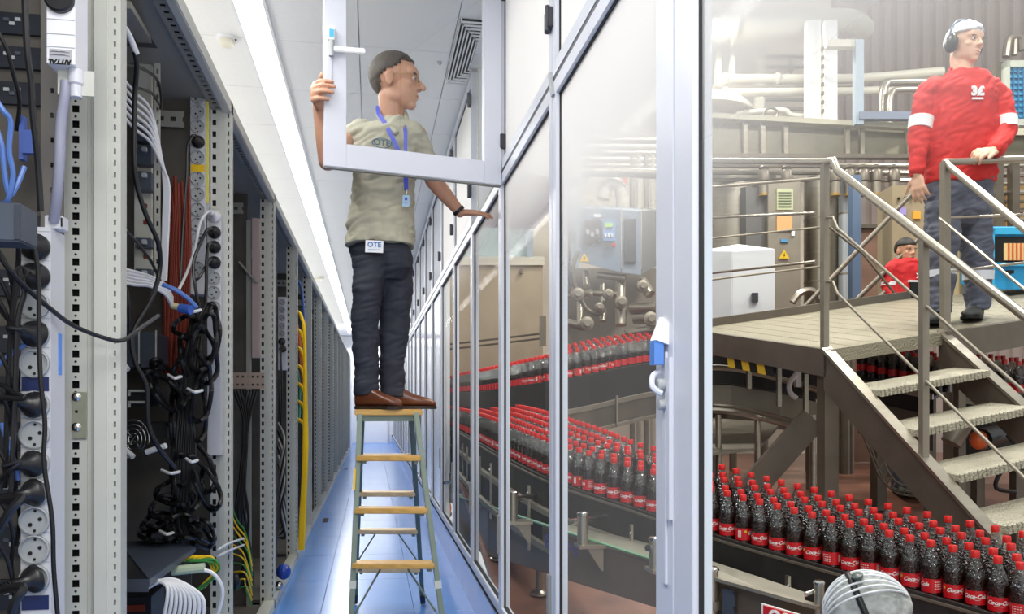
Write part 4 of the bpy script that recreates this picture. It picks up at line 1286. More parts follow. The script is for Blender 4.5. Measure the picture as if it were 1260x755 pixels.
# bottles under the platform and behind the stairs
far_right = []
for (pts, nr) in ([(860, 418, 7.3), (935, 424, 7.0), (1012, 432, 6.7)], 3), ([(1060, 424, 6.4), (1110, 432, 6.2), (1160, 440, 6.0)], 3), ([(1185, 437, 5.4), (1225, 441, 5.3), (1275, 447, 5.2)], 3):
    for i, r, p, q, rot in rows(front_line(pts), nr, .072, .0165, RN, ''):
        far_right.append((q, rot))
bottle_stuff('distant_bottles', 'crowd of distant red capped cola bottles on the far conveyors', stuffB + far_right)

# ---- conveyors under the bottles --------------------------------------------
def ribbon(mb, line, o0, o1, z0, z1, sub=1):
    """box strip following a line: lateral offsets o0..o1, heights relative to the base z"""
    P = line[::sub]
    if (P[-1] - line[-1]).length > 1e-6:
        P = P + [line[-1]]
    N = len(P)
    ring = []
    for i in range(N):
        a, b = P[max(i - 1, 0)], P[min(i + 1, N - 1)]
        d = Vector((b.x - a.x, b.y - a.y, 0)).normalized()
        n = Vector((-d.y, d.x, 0))
        if n.y < 0:
            n = -n
        A, B = P[i] + n * o0, P[i] + n * o1
        za, zb = P[i].z + K * (o0) * .9, P[i].z + K * (o1) * .9
        ring.append([FP(A.x, A.y, za + z0), FP(B.x, B.y, zb + z0), FP(B.x, B.y, zb + z1), FP(A.x, A.y, za + z1)])
    for a, b in zip(ring[:-1], ring[1:]):
        mb.hexa(a, b)
    return mb
def at(line, i, o, dz):
    N = len(line)
    i = max(0, min(N - 1, i))
    a, b = line[max(i - 1, 0)], line[min(i + 1, N - 1)]
    d = Vector((b.x - a.x, b.y - a.y, 0)).normalized()
    n = Vector((-d.y, d.x, 0))
    if n.y < 0:
        n = -n
    p = line[i] + n * o
    return FP(p.x, p.y, line[i].z + K * o * .9 + dz)
cv = thing('bottle_conveyor', 'long black conveyor carrying five rows of cola bottles past the glass', 'conveyor', FP(near[20].x, near[20].y, GZ(near[20].y)))
ribbon(MB(), near, -.05, .38, -.03, -.004, 2).build('belt', M_BELT, cv)
ribbon(MB(), near, -.062, -.05, -.16, .083, 2).build('side_guard', M_BELT, cv)
ribbon(MB(), near, .38, .392, -.16, .05, 2).build('side_guard', M_BELT, cv)
ribbon(MB(), near, -.070, -.062, .060, .070, 2).build('guide_rail', M_SSD, cv)
ribbon(MB(), near, -.085, -.062, -.115, -.085, 2).build('guide_rail', M_SSM, cv)
ribbon(MB(), near, -.082, -.062, -.26, -.125, 2).build('side_plate', M_BELT, cv)
ribbon(MB(), near, -.105, -.082, -.30, -.265, 2).build('lower_rail', M_SSM, cv)
for i in range(2, len(near), 5):
    a = at(near, i, -.09, -.02)
    MB().bar(at(near, i, -.088, -.36), at(near, i, -.088, .01), .028, .012, (1, 0, 0)).build('guide_bracket', M_SS, cv)
    MB().lathe([(.008, 0), (.008, .01), (0, .012)], at(near, i, -.096, -.03), 8, (0, -1, 0)).build('bolt', M_CHROME, cv)
cb = thing('bottle_conveyor', 'dark conveyor behind, carrying bottles up to the right below the tan panel', 'conveyor', FP(back[20].x, back[20].y, GZ(back[20].y)))
ribbon(MB(), back, -.05, .30, -.03, -.004, 2).build('belt', M_BELT, cb)
ribbon(MB(), back, -.062, -.05, -.16, .080, 2).build('side_guard', M_BELT, cb)
ribbon(MB(), back, -.08, -.062, -.19, -.155, 2).build('guide_rail', M_SSM, cb)
ribbon(MB(), back, -.075, -.062, -.34, -.19, 2).build('side_plate', M_SSD, cb)
ribbon(MB(), back, -.085, -.070, -.37, -.345, 2).build('lower_rail', M_SSM, cb)
for i in range(3, len(back), 6):
    MB().bar(at(back, i, -.09, -.36), at(back, i, -.09, -.12), .03, .014, (1, 0, 0)).build('guide_bracket', M_SS, cb)
# ---------------------------------------------------------------- platform, stair and railings
def noskid(name, col, scale=90):
    if name in MATS:
        return MATS[name]
    m = mat(name, col, 0.42, 0.45, 0.06, 8)
    nt = m.node_tree
    b = nt.nodes['Principled BSDF']
    n = nt.nodes.new('ShaderNodeTexVoronoi')
    n.inputs['Scale'].default_value = scale
    tc = nt.nodes.new('ShaderNodeTexCoord')
    nt.links.new(tc.outputs['Object'], n.inputs['Vector'])
    bp = nt.nodes.new('ShaderNodeBump')
    bp.inputs['Strength'].default_value = 1.0
    bp.inputs['Distance'].default_value = 0.006
    bp.invert = True
    nt.links.new(n.outputs['Distance'], bp.inputs['Height'])
    nt.links.new(bp.outputs[0], b.inputs['Normal'])
    return m
M_TREAD = noskid('checker_tread', srgb(176, 170, 152), 110)
M_DECK = noskid('deck_grating', srgb(158, 150, 130), 110)
BU, BV, BZ = 1.7875, 4.56, CAMZ + .065 * 4.56
AU, AV = -.3, .954
CU, CV = .954, .3
GA, GB = .161, .152
def DK(ta, tb, h):
    """platform frame: ta away from the stair, tb across, h above the deck"""
    return FP(BU + AU * ta + CU * tb, BV + AV * ta + CV * tb, BZ + GA * ta + GB * tb + h)
LA, LB, SW = 1.52, 3.4, .80
pf = thing('steel_platform', 'raised steel platform with grated deck the man in red stands on', 'platform', DK(.7, 1.2, -1.5))
n = 0
tb = 0.0
while tb < LB:
    MB(DK).box(0.01, tb + .003, -.03, LA, tb + .147, 0).build('deck_plank', M_DECK, pf)
    tb += .15
MB(DK).box(-.0, 0, -.15, LA + .03, -.03, .004).build('edge_beam', M_SSD, pf)
MB(DK).box(-.03, SW, -.16, 0.0, LB, .0).build('edge_beam', M_SSD, pf)
MB(DK).box(-.01, 0, -.075, 0.02, SW, .002).build('stair_head_plate', M_DECK, pf)
MB(DK).box(LA, 0, -.15, LA + .03, LB, .06).build('kick_plate', M_SSD, pf)
MB(DK).box(LA + .03, 0, -.15, LA + .06, LB, -.03).build('edge_beam', M_SSD, pf)
def post_to_floor(ta, tb, s, name='support_post'):
    p = DK(ta, tb, -.1)
    v = p.x * FX + p.y * FY
    MB().box(p.x - s / 2, p.y - s / 2, GZ(v), p.x + s / 2, p.y + s / 2, p.z).build(name, M_SSD, pf)
post_to_floor(.10, .06, .085)
post_to_floor(LA - .05, .05, .085)
post_to_floor(.08, 1.0, .05)
post_to_floor(.05, 2.1, .085)
post_to_floor(LA - .1, 1.6, .085)
MB().bar(pix(1000, 515, 5.0), pix(912, 615, 5.0), .05, .16, (0, 0, 1)).build('diagonal_brace', M_SSD, pf)
# hazard stripe on the beam underside
hz = thing('hazard_strip', 'yellow and black hazard strip under the platform beam', 'sign', DK(.8, -.02, -.2))
for k in range(6):
    a = .50 + k * .085
    MB(DK).hexa([(a + .02, -.015, -.155), (a + .105, -.015, -.155), (a + .085, -.015, -.215), (a, -.015, -.215)], [(a + .02, -.005, -.155), (a + .105, -.005, -.155), (a + .085, -.005, -.215), (a, -.005, -.215)]).build('stripe', M_YEL if k % 2 else M_DARK, hz)
# stair
SL = .80
st = thing('steel_stair', 'steel stair with chequered treads leading down from the platform', 'stair', DK(-.7, .4, -1.2))
def ST(s, tb, h):
    """on the stair slope: s down from the deck edge"""
    return FP(BU - AU * s + CU * tb, BV - AV * s + CV * tb, BZ - SL * s + GB * tb + h)
for tb0 in (-.03, SW - .02):
    MB(ST).hexa([(-.02, tb0, -.02), (1.42, tb0, -.02), (1.42, tb0, -.22), (-.02, tb0, -.24)], [(-.02, tb0 + .035, -.02), (1.42, tb0 + .035, -.02), (1.42, tb0 + .035, -.22), (-.02, tb0 + .035, -.24)]).build('stringer', M_SSD, st)
    MB(ST).hexa([(-.02, tb0 - .012, -.02), (1.42, tb0 - .012, -.02), (1.42, tb0 - .012, .0), (-.02, tb0 - .012, .0)], [(-.02, tb0 + .05, -.02), (1.42, tb0 + .05, -.02), (1.42, tb0 + .05, 0), (-.02, tb0 + .05, 0)]).build('stringer_flange', M_SS, st)
for k in range(5):
    s0 = .10 + .25 * k
    zt = -SL * (s0 + .12) - .035
    def TR(s, tb, h, zt=zt, s0=s0):
        return FP(BU - AU * s + CU * tb, BV - AV * s + CV * tb, BZ + zt + GB * tb - .10 * (s - s0) + h)
    tr = MB(TR).box(s0, .02, -.03, s0 + .245, SW - .03, 0).build('tread', M_TREAD, st)
    mb = MB(TR)
    q = 0.03
    while q < SW - .05:      # serrated nosing
        mb.hexa([(s0 + .245, q, -.035), (s0 + .258, q + .004, -.035), (s0 + .258, q + .018, -.035), (s0 + .245, q + .022, -.035)], [(s0 + .245, q, .003), (s0 + .254, q + .004, 0), (s0 + .254, q + .018, 0), (s0 + .245, q + .022, .003)])
        q += .026
    mb.build('nosing', M_TREAD, tr)
p = ST(1.25, 0, -.2)
MB().box(p.x - .03, p.y - .03, GZ(3.3), p.x + .03, p.y + .03, p.z).build('support_post', M_SSD, st)
p = ST(.95, .4, -.25)
MB().box(p.x - .03, p.y - .03, GZ(3.6), p.x + .03, p.y + .03, p.z).build('support_post', M_SSD, st)
# railings
def rail(t, pts, r, m=None, name='rail', sm=0, n=10):
    return MB().tube(pts, r, n, sm).build(name, m or M_SS, t, smooth=True)
RH = 1.06
gA = thing('guard_railing', 'tubular steel guard railing along the left side of the platform and down the stair front', 'railing', DK(.8, 0, 0))
b0 = DK(.05, .0, RH)
a0 = pix(846, 198, 6.0)
bend = DK(-.02, 0, RH)
e0 = ST(1.35, -.01, RH - .02)
rail(gA, [a0, b0, bend, ST(.07, -.01, RH - .02), e0], .022, name='top_rail')
MB().box(*(DK(.05, 0, 0) - Vector((.016, .02, 0))), *(DK(.05, 0, RH) + Vector((.016, .02, 0)))).build('baluster', M_SSM, gA)
pA = pix(857, 408, 5.98)
MB().box(pA.x - .016, pA.y - .02, pA.z, pA.x + .016, pA.y + .02, pix(857, 200, 5.98).z).build('baluster', M_SSM, gA)
for ya, yb in ((266, 262), (336, 322)):
    rail(gA, [pix(846, ya + 3, 6.0), pix(1003, yb, 4.61)], .0085, name='mid_rail')
for f in (.36, .70):
    rail(gA, [DK(.05, 0, RH * f), DK(-.02, 0, RH * f), ST(.07, -.01, RH * f - .02), ST(1.35, -.01, RH * f - .02)], .008, M_SSM, name='mid_rail')
p = ST(.68, -.012, -.02)
q = ST(.68, -.012, RH - .02)
MB().box(p.x - .017, p.y - .017, p.z, q.x + .017, q.y + .017, q.z).build('baluster', M_SSM, gA)
gB = thing('guard_railing', 'tubular guard railing in front of the man in red, sloping down beside the stair', 'railing', DK(0, 1.6, 0))
c0 = pix(1163, 199, 4.84)
hr = [pix(1300, 194, 5.2), pix(1175, 199, 4.86), c0, pix(1170, 206, 4.80), pix(1275, 293, 3.95)]
rail(gB, hr, .021, name='top_rail')
cz = DK(0, SW + .02, 0)
MB().box(c0.x - .022, c0.y - .02, cz.z - .05, c0.x + .022, c0.y + .02, c0.z).build('baluster', M_SSM, gB)
rail(gB, [pix(1163, 268, 4.84), pix(1300, 262, 5.2)], .0085, name='mid_rail')
rail(gB, [pix(1163, 335, 4.84), pix(1300, 318, 5.2)], .0085, name='mid_rail')
rail(gB, [pix(1156, 268, 4.82), pix(1280, 372, 4.0)], .008, name='mid_rail')
gC = thing('guard_railing', 'thin steel railing along the back edge of the platform', 'railing', DK(LA, 1.5, 0))
for f in (.33, .62, .98):
    rail(gC, [DK(LA, .02, RH * f), DK(LA, 1.15, RH * f)], .012 if f > .9 else .008, M_SSM)
for t in (.02, 1.15):
    a, b = DK(LA, t, 0), DK(LA, t, RH)
    MB().box(a.x - .014, a.y - .014, a.z, b.x + .014, b.y + .014, b.z).build('baluster', M_SSM, gC)
rs = thing('rear_stair', 'dark diagonal handrails of another stair behind the platform', 'stair', pix(1000, 390, 6.7))
for (x0, y0, x1, y1) in ((978, 390, 1124, 236), (1030, 392, 1136, 288), (1055, 390, 1130, 322)):
    rail(rs, [pix(x0, y0, 6.7), pix(x1, y1, 6.75)], .020, M_SSD)
rail(rs, [pix(1020, 279, 6.7), pix(1062, 312, 6.65), pix(1110, 372, 6.6)], .010, M_SSD)

# ---------------------------------------------------------------- machines and pipework behind
def hbox(name, x0, y0, x1, y1, v, d, m, parent=None, bevel=0.0, slope=K):
    P = [pix(x0, y1, v), pix(x1, y1, v), pix(x1, y0, v), pix(x0, y0, v)]
    off = FP(0, d, slope * d)
    return MB().hexa(P, [p + off for p in P]).build(name, m, parent, bevel=bevel)
def hang(name, label, cat, x, y, v):
    return thing(name, label, cat, pix(x, y, v))
def hpipe(label, pts, r, m, name='pipe', n=12, sm=5, flange=()):
    t = thing(name, label, 'pipe', pix(*pts[0]))
    P = [pix(*q) for q in pts]
    MB().tube(P, r, n, sm).build('tube', m, t, smooth=True)
    for q in flange:
        a, b = pix(*q[0]), pix(*q[1])
        MB().cyl(a, b, r * 1.35, n).build('flange', m, t, smooth=True)
    return t
# overhead pipes
hpipe('big pale duct running across the top behind the platform', [(840, 36, 9.0), (950, 34, 9.0), (1010, 27, 9.0), (1045, 26, 9.2), (1062, 36, 9.5)], .13, M_CREAM, 'duct', 16, flange=[((900, 35, 9), (904, 35, 9)), ((990, 30, 9), (994, 30, 9))])
hpipe('slender pale pipe under the big overhead duct', [(885, 50, 9.1), (960, 50, 9.1), (1000, 46, 9.1)], .03, M_CREAM)
hpipe('upper of the twin pale pipes behind the olive conveyor', [(888, 97, 9.0), (980, 97, 9.0), (1062, 96, 9.0), (1160, 88, 9.0)], .05, M_CREAM, flange=[((890, 97, 9), (894, 97, 9)), ((955, 97, 9), (958, 97, 9))])
hpipe('lower of the twin pale pipes behind the olive conveyor', [(888, 114, 9.0), (980, 113, 9.0), (1062, 112, 9.0), (1160, 108, 9.0)], .045, M_CREAM, flange=[((890, 114, 9), (894, 114, 9))])
hpipe('thin grey pipe between the twin pipes', [(862, 106, 9.0), (900, 107, 9.0), (1050, 105, 9.0)], .022, M_SSM)
hpipe('stainless pipe bending down behind the man in red', [(1150, 101, 8.6), (1100, 101, 8.6), (1090, 104, 8.6), (1086, 120, 8.6), (1086, 160, 8.6)], .045, M_SS)
hpipe('second stainless bend inside the first behind the man in red', [(1150, 110, 8.5), (1106, 110, 8.5), (1098, 114, 8.5), (1095, 126, 8.5), (1095, 160, 8.5)], .03, M_SS)
for k, (x, w, y0, y1, m) in enumerate([(936, 9, 45, 148, M_CREAM), (1002, 16, 24, 148, M_WHITE), (1013, 6, 45, 148, M_CREAM), (1023, 15, 24, 148, M_WHITE), (885, 6, 48, 100, M_CREAM), (902, 5, 48, 95, M_CREAM)]):
    t = hang('column', ['slim pale column left of the twin columns', 'wide white column below the duct elbow', 'pale rod column beside the white column', 'right white column of the group below the duct elbow', 'thin pale post far left under the duct', 'second thin pale post under the duct'][k], 'column', x, y1, 9.3)
    hbox('shaft', x - w / 2, y0, x + w / 2, y1 + 8, (8.75 if k in (1, 2, 3) else 9.4) - .04 * k, .12, m, t, slope=0)
    hbox('base_plate', x - w / 2 - 2, y1 + 4, x + w / 2 + 2, y1 + 8, (8.7 if k in (1, 2, 3) else 9.36) - .04 * k, .2, m, t, slope=0)
    if k == 2:
        for j in range(8):
            hbox('bolt', x - 1.5, y0 + 12 + 11 * j, x + 1.5, y0 + 16 + 11 * j, 8.6, .04, M_SSD, t, slope=0)
t = hang('wall_window', 'beige shuttered window between the pale columns', 'window', 968, 100, 10.6)
hbox('shutter', 944, 42, 992, 93, 10.8, .1, mat('beige_shutter', srgb(222, 204, 180), .6), t, slope=0)
for y in (67, 80):
    hbox('shutter_bar', 944, y, 992, y + 2, 10.75, .05, M_SSM, t, slope=0)
hbox('shutter_bar', 973, 72, 975, 92, 10.72, .05, M_SSM, t, slope=0)
hbox('lower_frame', 944, 120, 992, 123, 10.7, .05, M_SSM, t, slope=0)
hbox('lower_frame', 944, 132, 992, 135, 10.7, .05, M_SSM, t, slope=0)
# valve tower and dome at left
t = hang('valve', 'small dark valve spindle beside the pale dome tank', 'valve', 858, 128, 8.8)
MB().lathe([(.05, 0), (.04, .05), (.02, .1), (.025, .22), (.06, .26), (.02, .3), (.02, .36), (.05, .37), (0, .38)], pix(858, 128, 8.8), 10).build('body', M_SSD, t, smooth=True)
MB().ell(pix(858, 86, 8.8), (.03, .03, .03), 8, 6).build('knob', M_SSD, t)
t = hang('dome_tank', 'pale domed tank lid above the olive conveyor', 'tank', 872, 150, 8.9)
MB().lathe([(.62, 0), (.60, .06), (.5, .15), (.32, .21), (.12, .235), (0, .24)], pix(860, 146, 9.3), 28).build('dome', M_CREAM, t, smooth=True)
MB().tube([pix(905, 140, 8.9), pix(940, 137, 8.9), pix(965, 136, 8.9), pix(975, 142, 8.9), pix(1000, 144, 8.9)], .03, 10).build('pipe_arm', M_CREAM, t, smooth=True)
MB().tube([pix(938, 150, 8.7), pix(942, 136, 8.7), pix(950, 133, 8.7), pix(957, 138, 8.7), pix(953, 150, 8.7)], .013, 8).build('hose_loop', M_SSD, t, smooth=True)
# olive overhead conveyor with panels and dividers
oc = hang('overhead_conveyor', 'long olive grey overhead conveyor housing behind the platform rail', 'conveyor', 960, 190, 8.2)
oy = lambda x: 143 + (x - 853) * .055
xs = [846, 868, 918, 940, 968, 1044, 1062, 1120]
for a, b in zip(xs[:-1], xs[1:]):
    P = [pix(a + 1, 189, 8.2), pix(b - 1, 190, 8.2), pix(b - 1, oy(b) + 3, 8.2), pix(a + 1, oy(a) + 3, 8.2)]
    MB().hexa(P, [p + FP(0, .5, .1) for p in P]).build('panel', M_OLIVE, oc)
    hbox('divider', b - 3, oy(b), b + 2, 190, 8.14, .06, M_SSM, oc, slope=0)
MB().bar(pix(840, oy(840) - 1, 8.12), pix(1122, oy(1122) - 1, 8.12), .08, .05).build('top_edge', mat('pale_olive_edge', srgb(186, 180, 158), .5), oc)
MB().bar(pix(840, 192, 8.1), pix(1122, 193, 8.1), .08, .04).build('bottom_edge', M_SSD, oc)
t = hang('bench_housing', 'olive grey machine bench to the right behind the man in red', 'machine', 1240, 195, 7.6)
hbox('body', 1225, 165, 1300, 196, 7.6, .5, M_OLIVE, t)
hbox('lid', 1222, 158, 1300, 166, 7.55, .6, mat('pale_olive_edge', srgb(186, 180, 158)), t)
# hanging dark frame
t = hang('gantry', 'blue grey hanging rectangular frame left of the man in red', 'frame', 1057, 150, 8.0)
hbox('upright', 1053, 48, 1063, 152, 8.0, .08, M_PALEBLUE, t, slope=0)
hbox('lower_bar', 1058, 137, 1130, 146, 7.98, .08, mat('slate_blue', srgb(112, 122, 142), .5), t, slope=0)
hbox('upper_bar', 1018, 48, 1062, 57, 8.02, .08, M_CREAM, t, slope=0)
# manifold with valves under the rail
mf = hang('valve_manifold', 'stainless valve manifold running under the overhead conveyor', 'manifold', 940, 225, 8.0)
for k, y in enumerate((203, 212, 221)):
    MB().tube([pix(842, y, 8.0 + .1 * k), pix(1130, y + 1, 8.0 + .1 * k)], .028 - .004 * k, 8, 0).build('manifold_pipe', M_SS, mf, smooth=True)
for x in (862, 940, 968, 1028, 1045, 1062, 1078, 1100):
    c = pix(x, 210, 7.85)
    MB().lathe([(.035, -.02), (.055, 0), (.055, .09), (.04, .11), (.05, .13), (.02, .16), (0, .16)], c - Vector((0, 0, .1)), 10).build('valve_body', M_SSD, mf, smooth=True)
    MB().cyl(c - Vector((0, 0, .22)), c - Vector((0, 0, .1)), .045, 10).build('actuator', M_SSM, mf, smooth=True)
    MB().cyl(c - Vector((0, 0, .245)), c - Vector((0, 0, .22)), .05, 10).build('brass_ring', mat('brass', srgb(176, 140, 70), .4, .5), mf, smooth=True)
mf2 = hang('valve_manifold', 'stainless pipe rack to the right behind the front guard railing', 'manifold', 1240, 260, 7.2)
for k in range(7):
    MB().tube([pix(1205, 205 + 11 * k, 7.2 + .05 * (k % 3)), pix(1300, 203 + 11 * k, 7.2 + .05 * (k % 3))], .016 + .008 * (k % 2), 8, 0).build('manifold_pipe', M_SS if k % 2 else M_SSM, mf2, smooth=True)
for x in (1226, 1246):
    hbox('bracket', x, 200, x + 9, 282, 7.1, .08, M_SSD, mf2, slope=0)
for x in (1222, 1238, 1254):
    hbox('panel', x, 225, x + 7, 285, 7.45, .06, mat('ochre_panel', srgb(176, 142, 96), .5), mf2, slope=0)
# tanks, cabinets
def tank(label, cx, r_px, y0, y1, v, m, dome=True):
    t = hang('steel_tank', label, 'tank', cx, y1, v)
    r = r_px / FPX * v
    p = pix(cx, y1, v)
    H = (y1 - y0) / FPX * v
    MB().lathe([(r, 0), (r, H)] + ([(r * .9, H + .06), (r * .5, H + .12), (0, H + .14)] if dome else [(0, H)]), p, 32).build('shell', m, t, smooth=True)
    for f in (.25, .7):
        MB().lathe([(r * 1.004, H * f), (r * 1.012, H * f + .01), (r * 1.004, H * f + .02)], p, 32).build('weld_band', M_SSM, t, smooth=True)
    for a in range(3):
        q = p + Vector((r * .8 * math.cos(a * 2.1), r * .8 * math.sin(a * 2.1), 0))
        MB().cyl(q - Vector((0, 0, p.z - GZ(v))) if p.z > GZ(v) else q - Vector((0, 0, .1)), q, .04, 8).build('leg', M_SSD, t)
    return t
tank('broad stainless tank behind the white cabinet', 905, 48, 222, 400, 8.6, M_SS, False)
tank('narrow stainless tank right of the grey electrical cabinet', 1012, 22, 220, 392, 8.2, M_SS, False)
tank('slim pale tank behind the railing post', 1040, 8, 215, 380, 8.0, mat('pale_tank', srgb(190, 196, 200), .3, .4), False)
ec = hang('electrical_cabinet', 'tall grey electrical cabinet with warning signs behind the platform', 'cabinet', 965, 392, 7.8)
hbox('body', 945, 222, 985, 395, 7.8, .35, M_SSM, ec, .005)
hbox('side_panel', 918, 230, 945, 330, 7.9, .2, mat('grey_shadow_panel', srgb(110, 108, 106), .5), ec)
hbox('notice', 956, 232, 976, 258, 7.78, .02, mat('notice_green', srgb(196, 200, 160), .6), ec, slope=0)
for j in range(6):
    hbox('notice_line', 958, 236 + 3.4 * j, 974, 237 + 3.4 * j, 7.77, .01, mat('notice_ink', srgb(120, 130, 100), .6), ec, slope=0)
hbox('orange_notice', 956, 265, 975, 284, 7.78, .02, mat('notice_orange', srgb(226, 176, 116), .6), ec, slope=0)
hbox('blue_notice', 961, 294, 970, 298, 7.78, .02, mat('notice_blue', srgb(90, 150, 196), .6), ec, slope=0)
hbox('white_notice', 974, 283, 978, 290, 7.78, .02, M_WHITE, ec, slope=0)
def warn(parent, cx, cy, s, v):
    a = [pix(cx, cy - s, v), pix(cx + s, cy + s * .75, v), pix(cx - s, cy + s * .75, v)]
    o = FP(0, .012, 0)
    mb = MB()
    mb.add(a + [p + o for p in a], [(0, 1, 2), (5, 4, 3), (0, 3, 4, 1), (1, 4, 5, 2), (2, 5, 3, 0)])
    w = mb.build('warning_triangle', M_YEL, parent)
    z = [pix(cx + dx * s, cy + dy * s, v - .005) for dx, dy in ((.12, -.45), (-.18, .15), (0, .15), (-.08, .55), (.22, .0), (.04, .0))]
    mb = MB()
    mb.add(z, [(0, 1, 2, 5), (5, 2, 3, 4)])
    mb.build('flash_symbol', M_DARK, w)
warn(ec, 965, 313, 6.5, 7.77)
wc = hang('white_cabinet', 'plain white cabinet with small dark lock plate on the hall floor', 'cabinet', 908, 398, 6.9)
P0, P1, P2 = (862, 306), (901, 309), (954, 306)
f = lambda x, y, v: pix(x, y, v)
MB().hexa([f(862, 308, 6.95), f(901, 309, 6.75), f(954, 306, 6.95), f(908, 300, 7.3)], [f(862, 398, 6.95), f(901, 402, 6.75), f(954, 398, 6.95), f(908, 394, 7.3)]).build('body', mat('cool_white', srgb(214, 216, 220), .45), wc, bevel=.006)
MB().hexa([f(925, 360, 6.80), f(933, 360, 6.83), f(933, 371, 6.83), f(925, 371, 6.80)], [f(925, 360, 6.86), f(933, 360, 6.89), f(933, 371, 6.89), f(925, 371, 6.86)]).build('lock_plate', M_HINGE, wc)
t = hang('wall_window', 'white framed ochre window behind the rear railing', 'window', 1045, 275, 9.0)
hbox('frame_side', 1030, 222, 1035, 274, 9.0, .08, M_CREAM, t, slope=0)
hbox('frame_bottom', 1030, 268, 1052, 274, 8.98, .08, M_CREAM, t, slope=0)
hbox('panel', 1035, 222, 1052, 268, 9.05, .05, mat('ochre_dark', srgb(150, 120, 74), .5), t, slope=0)
for j in range(3):
    hbox('pane', 1040, 228 + 13 * j, 1047, 238 + 13 * j, 9.02, .03, mat('pane_yellow', srgb(206, 190, 120), .4), t, slope=0)
t = hang('column', 'blue steel column behind the diagonal handrails', 'column', 1054, 385, 7.5)
hbox('shaft', 1049, 215, 1060, 392, 7.5, .1, mat('steel_blue', srgb(92, 112, 140), .45), t, slope=0)
t = hang('brick_panel', 'brown wall panel below the white framed window', 'panel', 1042, 380, 9.2)
hbox('plate', 1028, 278, 1110, 568, 9.3, .1, mat('brown_panel', srgb(134, 100, 82), .6, 0, .1, 5), t, slope=0)
hbox('rim', 1028, 276, 1110, 280, 9.25, .08, M_SSD, t, slope=0)
t = hang('white_bottle_pump', 'small white pump body behind the railing foot', 'pump', 1030, 388, 7.0)
MB().lathe([(.06, 0), (.07, .05), (.05, .14), (.03, .17), (.04, .2), (0, .21)], pix(1032, 404, 7.0), 14).build('body', M_WHITE, t, smooth=True)
MB().tube([pix(975, 372, 7.0), pix(985, 360, 7.0), pix(1000, 358, 7.0), pix(1010, 372, 7.0)], .03, 8).build('suction_pipe', M_SS, t, smooth=True)
t = hang('tan_cabinet', 'tall ochre cabinet behind the legs of the man in red', 'cabinet', 1120, 390, 7.1)
hbox('plinth', 1098, 386, 1140, 588, 7.32, .2, M_SSD, t, slope=0)
hbox('body', 1098, 228, 1140, 385, 7.3, .3, mat('khaki_cabinet', srgb(160, 144, 116), .5), t, slope=0)
hbox('purple_lamp', 1107, 255, 1115, 264, 7.28, .02, mat('lilac', srgb(168, 150, 214), .4), t, slope=0)
hbox('orange_lamp', 1124, 260, 1133, 269, 7.28, .02, mat('amber', srgb(232, 170, 60), .4), t, slope=0)
for j in range(4):
    MB().cyl(pix(1106 + 8 * j, 244 - j, 7.26), pix(1106 + 8 * j, 244 - j, 7.3), .012, 8).build('button', M_DARK, t)
t = hang('tan_cabinet', 'second ochre cabinet between the legs of the man in red', 'cabinet', 1183, 390, 6.6)
hbox('plinth', 1172, 379, 1196, 610, 6.62, .15, M_SSD, t, slope=0)
hbox('body', 1172, 262, 1196, 378, 6.6, .2, mat('khaki_light', srgb(196, 176, 136), .5), t, slope=0)
hbox('door_edge', 1194, 262, 1197, 378, 6.58, .02, M_CREAM, t, slope=0)
# bright blue cabinet
bc = hang('blue_cabinet', 'bright blue cabinet with an open dark window at the right edge', 'cabinet', 1240, 355, 6.1)
m_cy = mat('bright_blue', srgb(36, 156, 214), .4)
hbox('body', 1218, 280, 1320, 356, 6.15, .4, m_cy, bc, .004)
hbox('window_recess', 1225, 291, 1320, 322, 6.13, .03, M_DARK, bc, slope=0)
hbox('warm_panel', 1236, 299, 1320, 320, 6.12, .02, mat('warm_cream', srgb(236, 208, 150), .5), bc, slope=0)
for j in range(5):
    hbox('panel_line', 1241 + 5 * j, 299, 1242.5 + 5 * j, 320, 6.11, .012, M_OCABLE, bc, slope=0)
hbox('handle', 1240, 332, 1248, 336, 6.10, .05, M_DARK, bc, slope=0)
for (x0, y0, x1, y1) in ((1218, 280, 1224, 356), (1218, 280, 1320, 288), (1218, 323, 1320, 327)):
    hbox('door_frame', x0, y0, x1, y1, 6.12, .04, mat('blue_rim', srgb(60, 176, 226), .4), bc, slope=0)
# screen with blue grid
sc_ = hang('grid_screen', 'blue gridded panel in a pale frame at the right edge', 'screen', 1255, 155, 6.9)
hbox('housing', 1226, 76, 1240, 155, 6.95, .06, M_SSD, sc_, slope=0)
hbox('panel', 1243, 82, 1330, 146, 6.9, .05, mat('screen_blue', srgb(88, 176, 214), .35), sc_, slope=0)
for (x0, y0, x1, y1) in ((1239, 74, 1243, 154), (1239, 74, 1330, 82), (1239, 146, 1330, 154)):
    hbox('frame', x0, y0, x1, y1, 6.87, .08, mat('pale_frame', srgb(196, 200, 186), .5), sc_, slope=0)
for j in range(9):
    hbox('grid_line', 1243, 88 + 7 * j, 1330, 88.9 + 7 * j, 6.88, .02, mat('grid_dark', srgb(48, 120, 166), .4), sc_, slope=0)
for j in range(5):
    hbox('grid_line', 1247 + 6 * j, 82, 1248 + 6 * j, 146, 6.88, .02, mat('grid_dark', srgb(48, 120, 166)), sc_, slope=0)
t = hang('wall_lamp', 'dark drooping bracket lamp on the ribbed wall at the upper right', 'lamp', 1248, 70, 8.5)
MB().tube([pix(1238, 70, 8.5), pix(1241, 50, 8.5), pix(1248, 46, 8.5), pix(1256, 48, 8.5), pix(1258, 62, 8.5)], .04, 8).build('arm', M_SSD, t, smooth=True)
MB().cyl(pix(1249, 48, 8.5), pix(1248, 68, 8.5), .03, 8).build('shade', M_SSD, t)
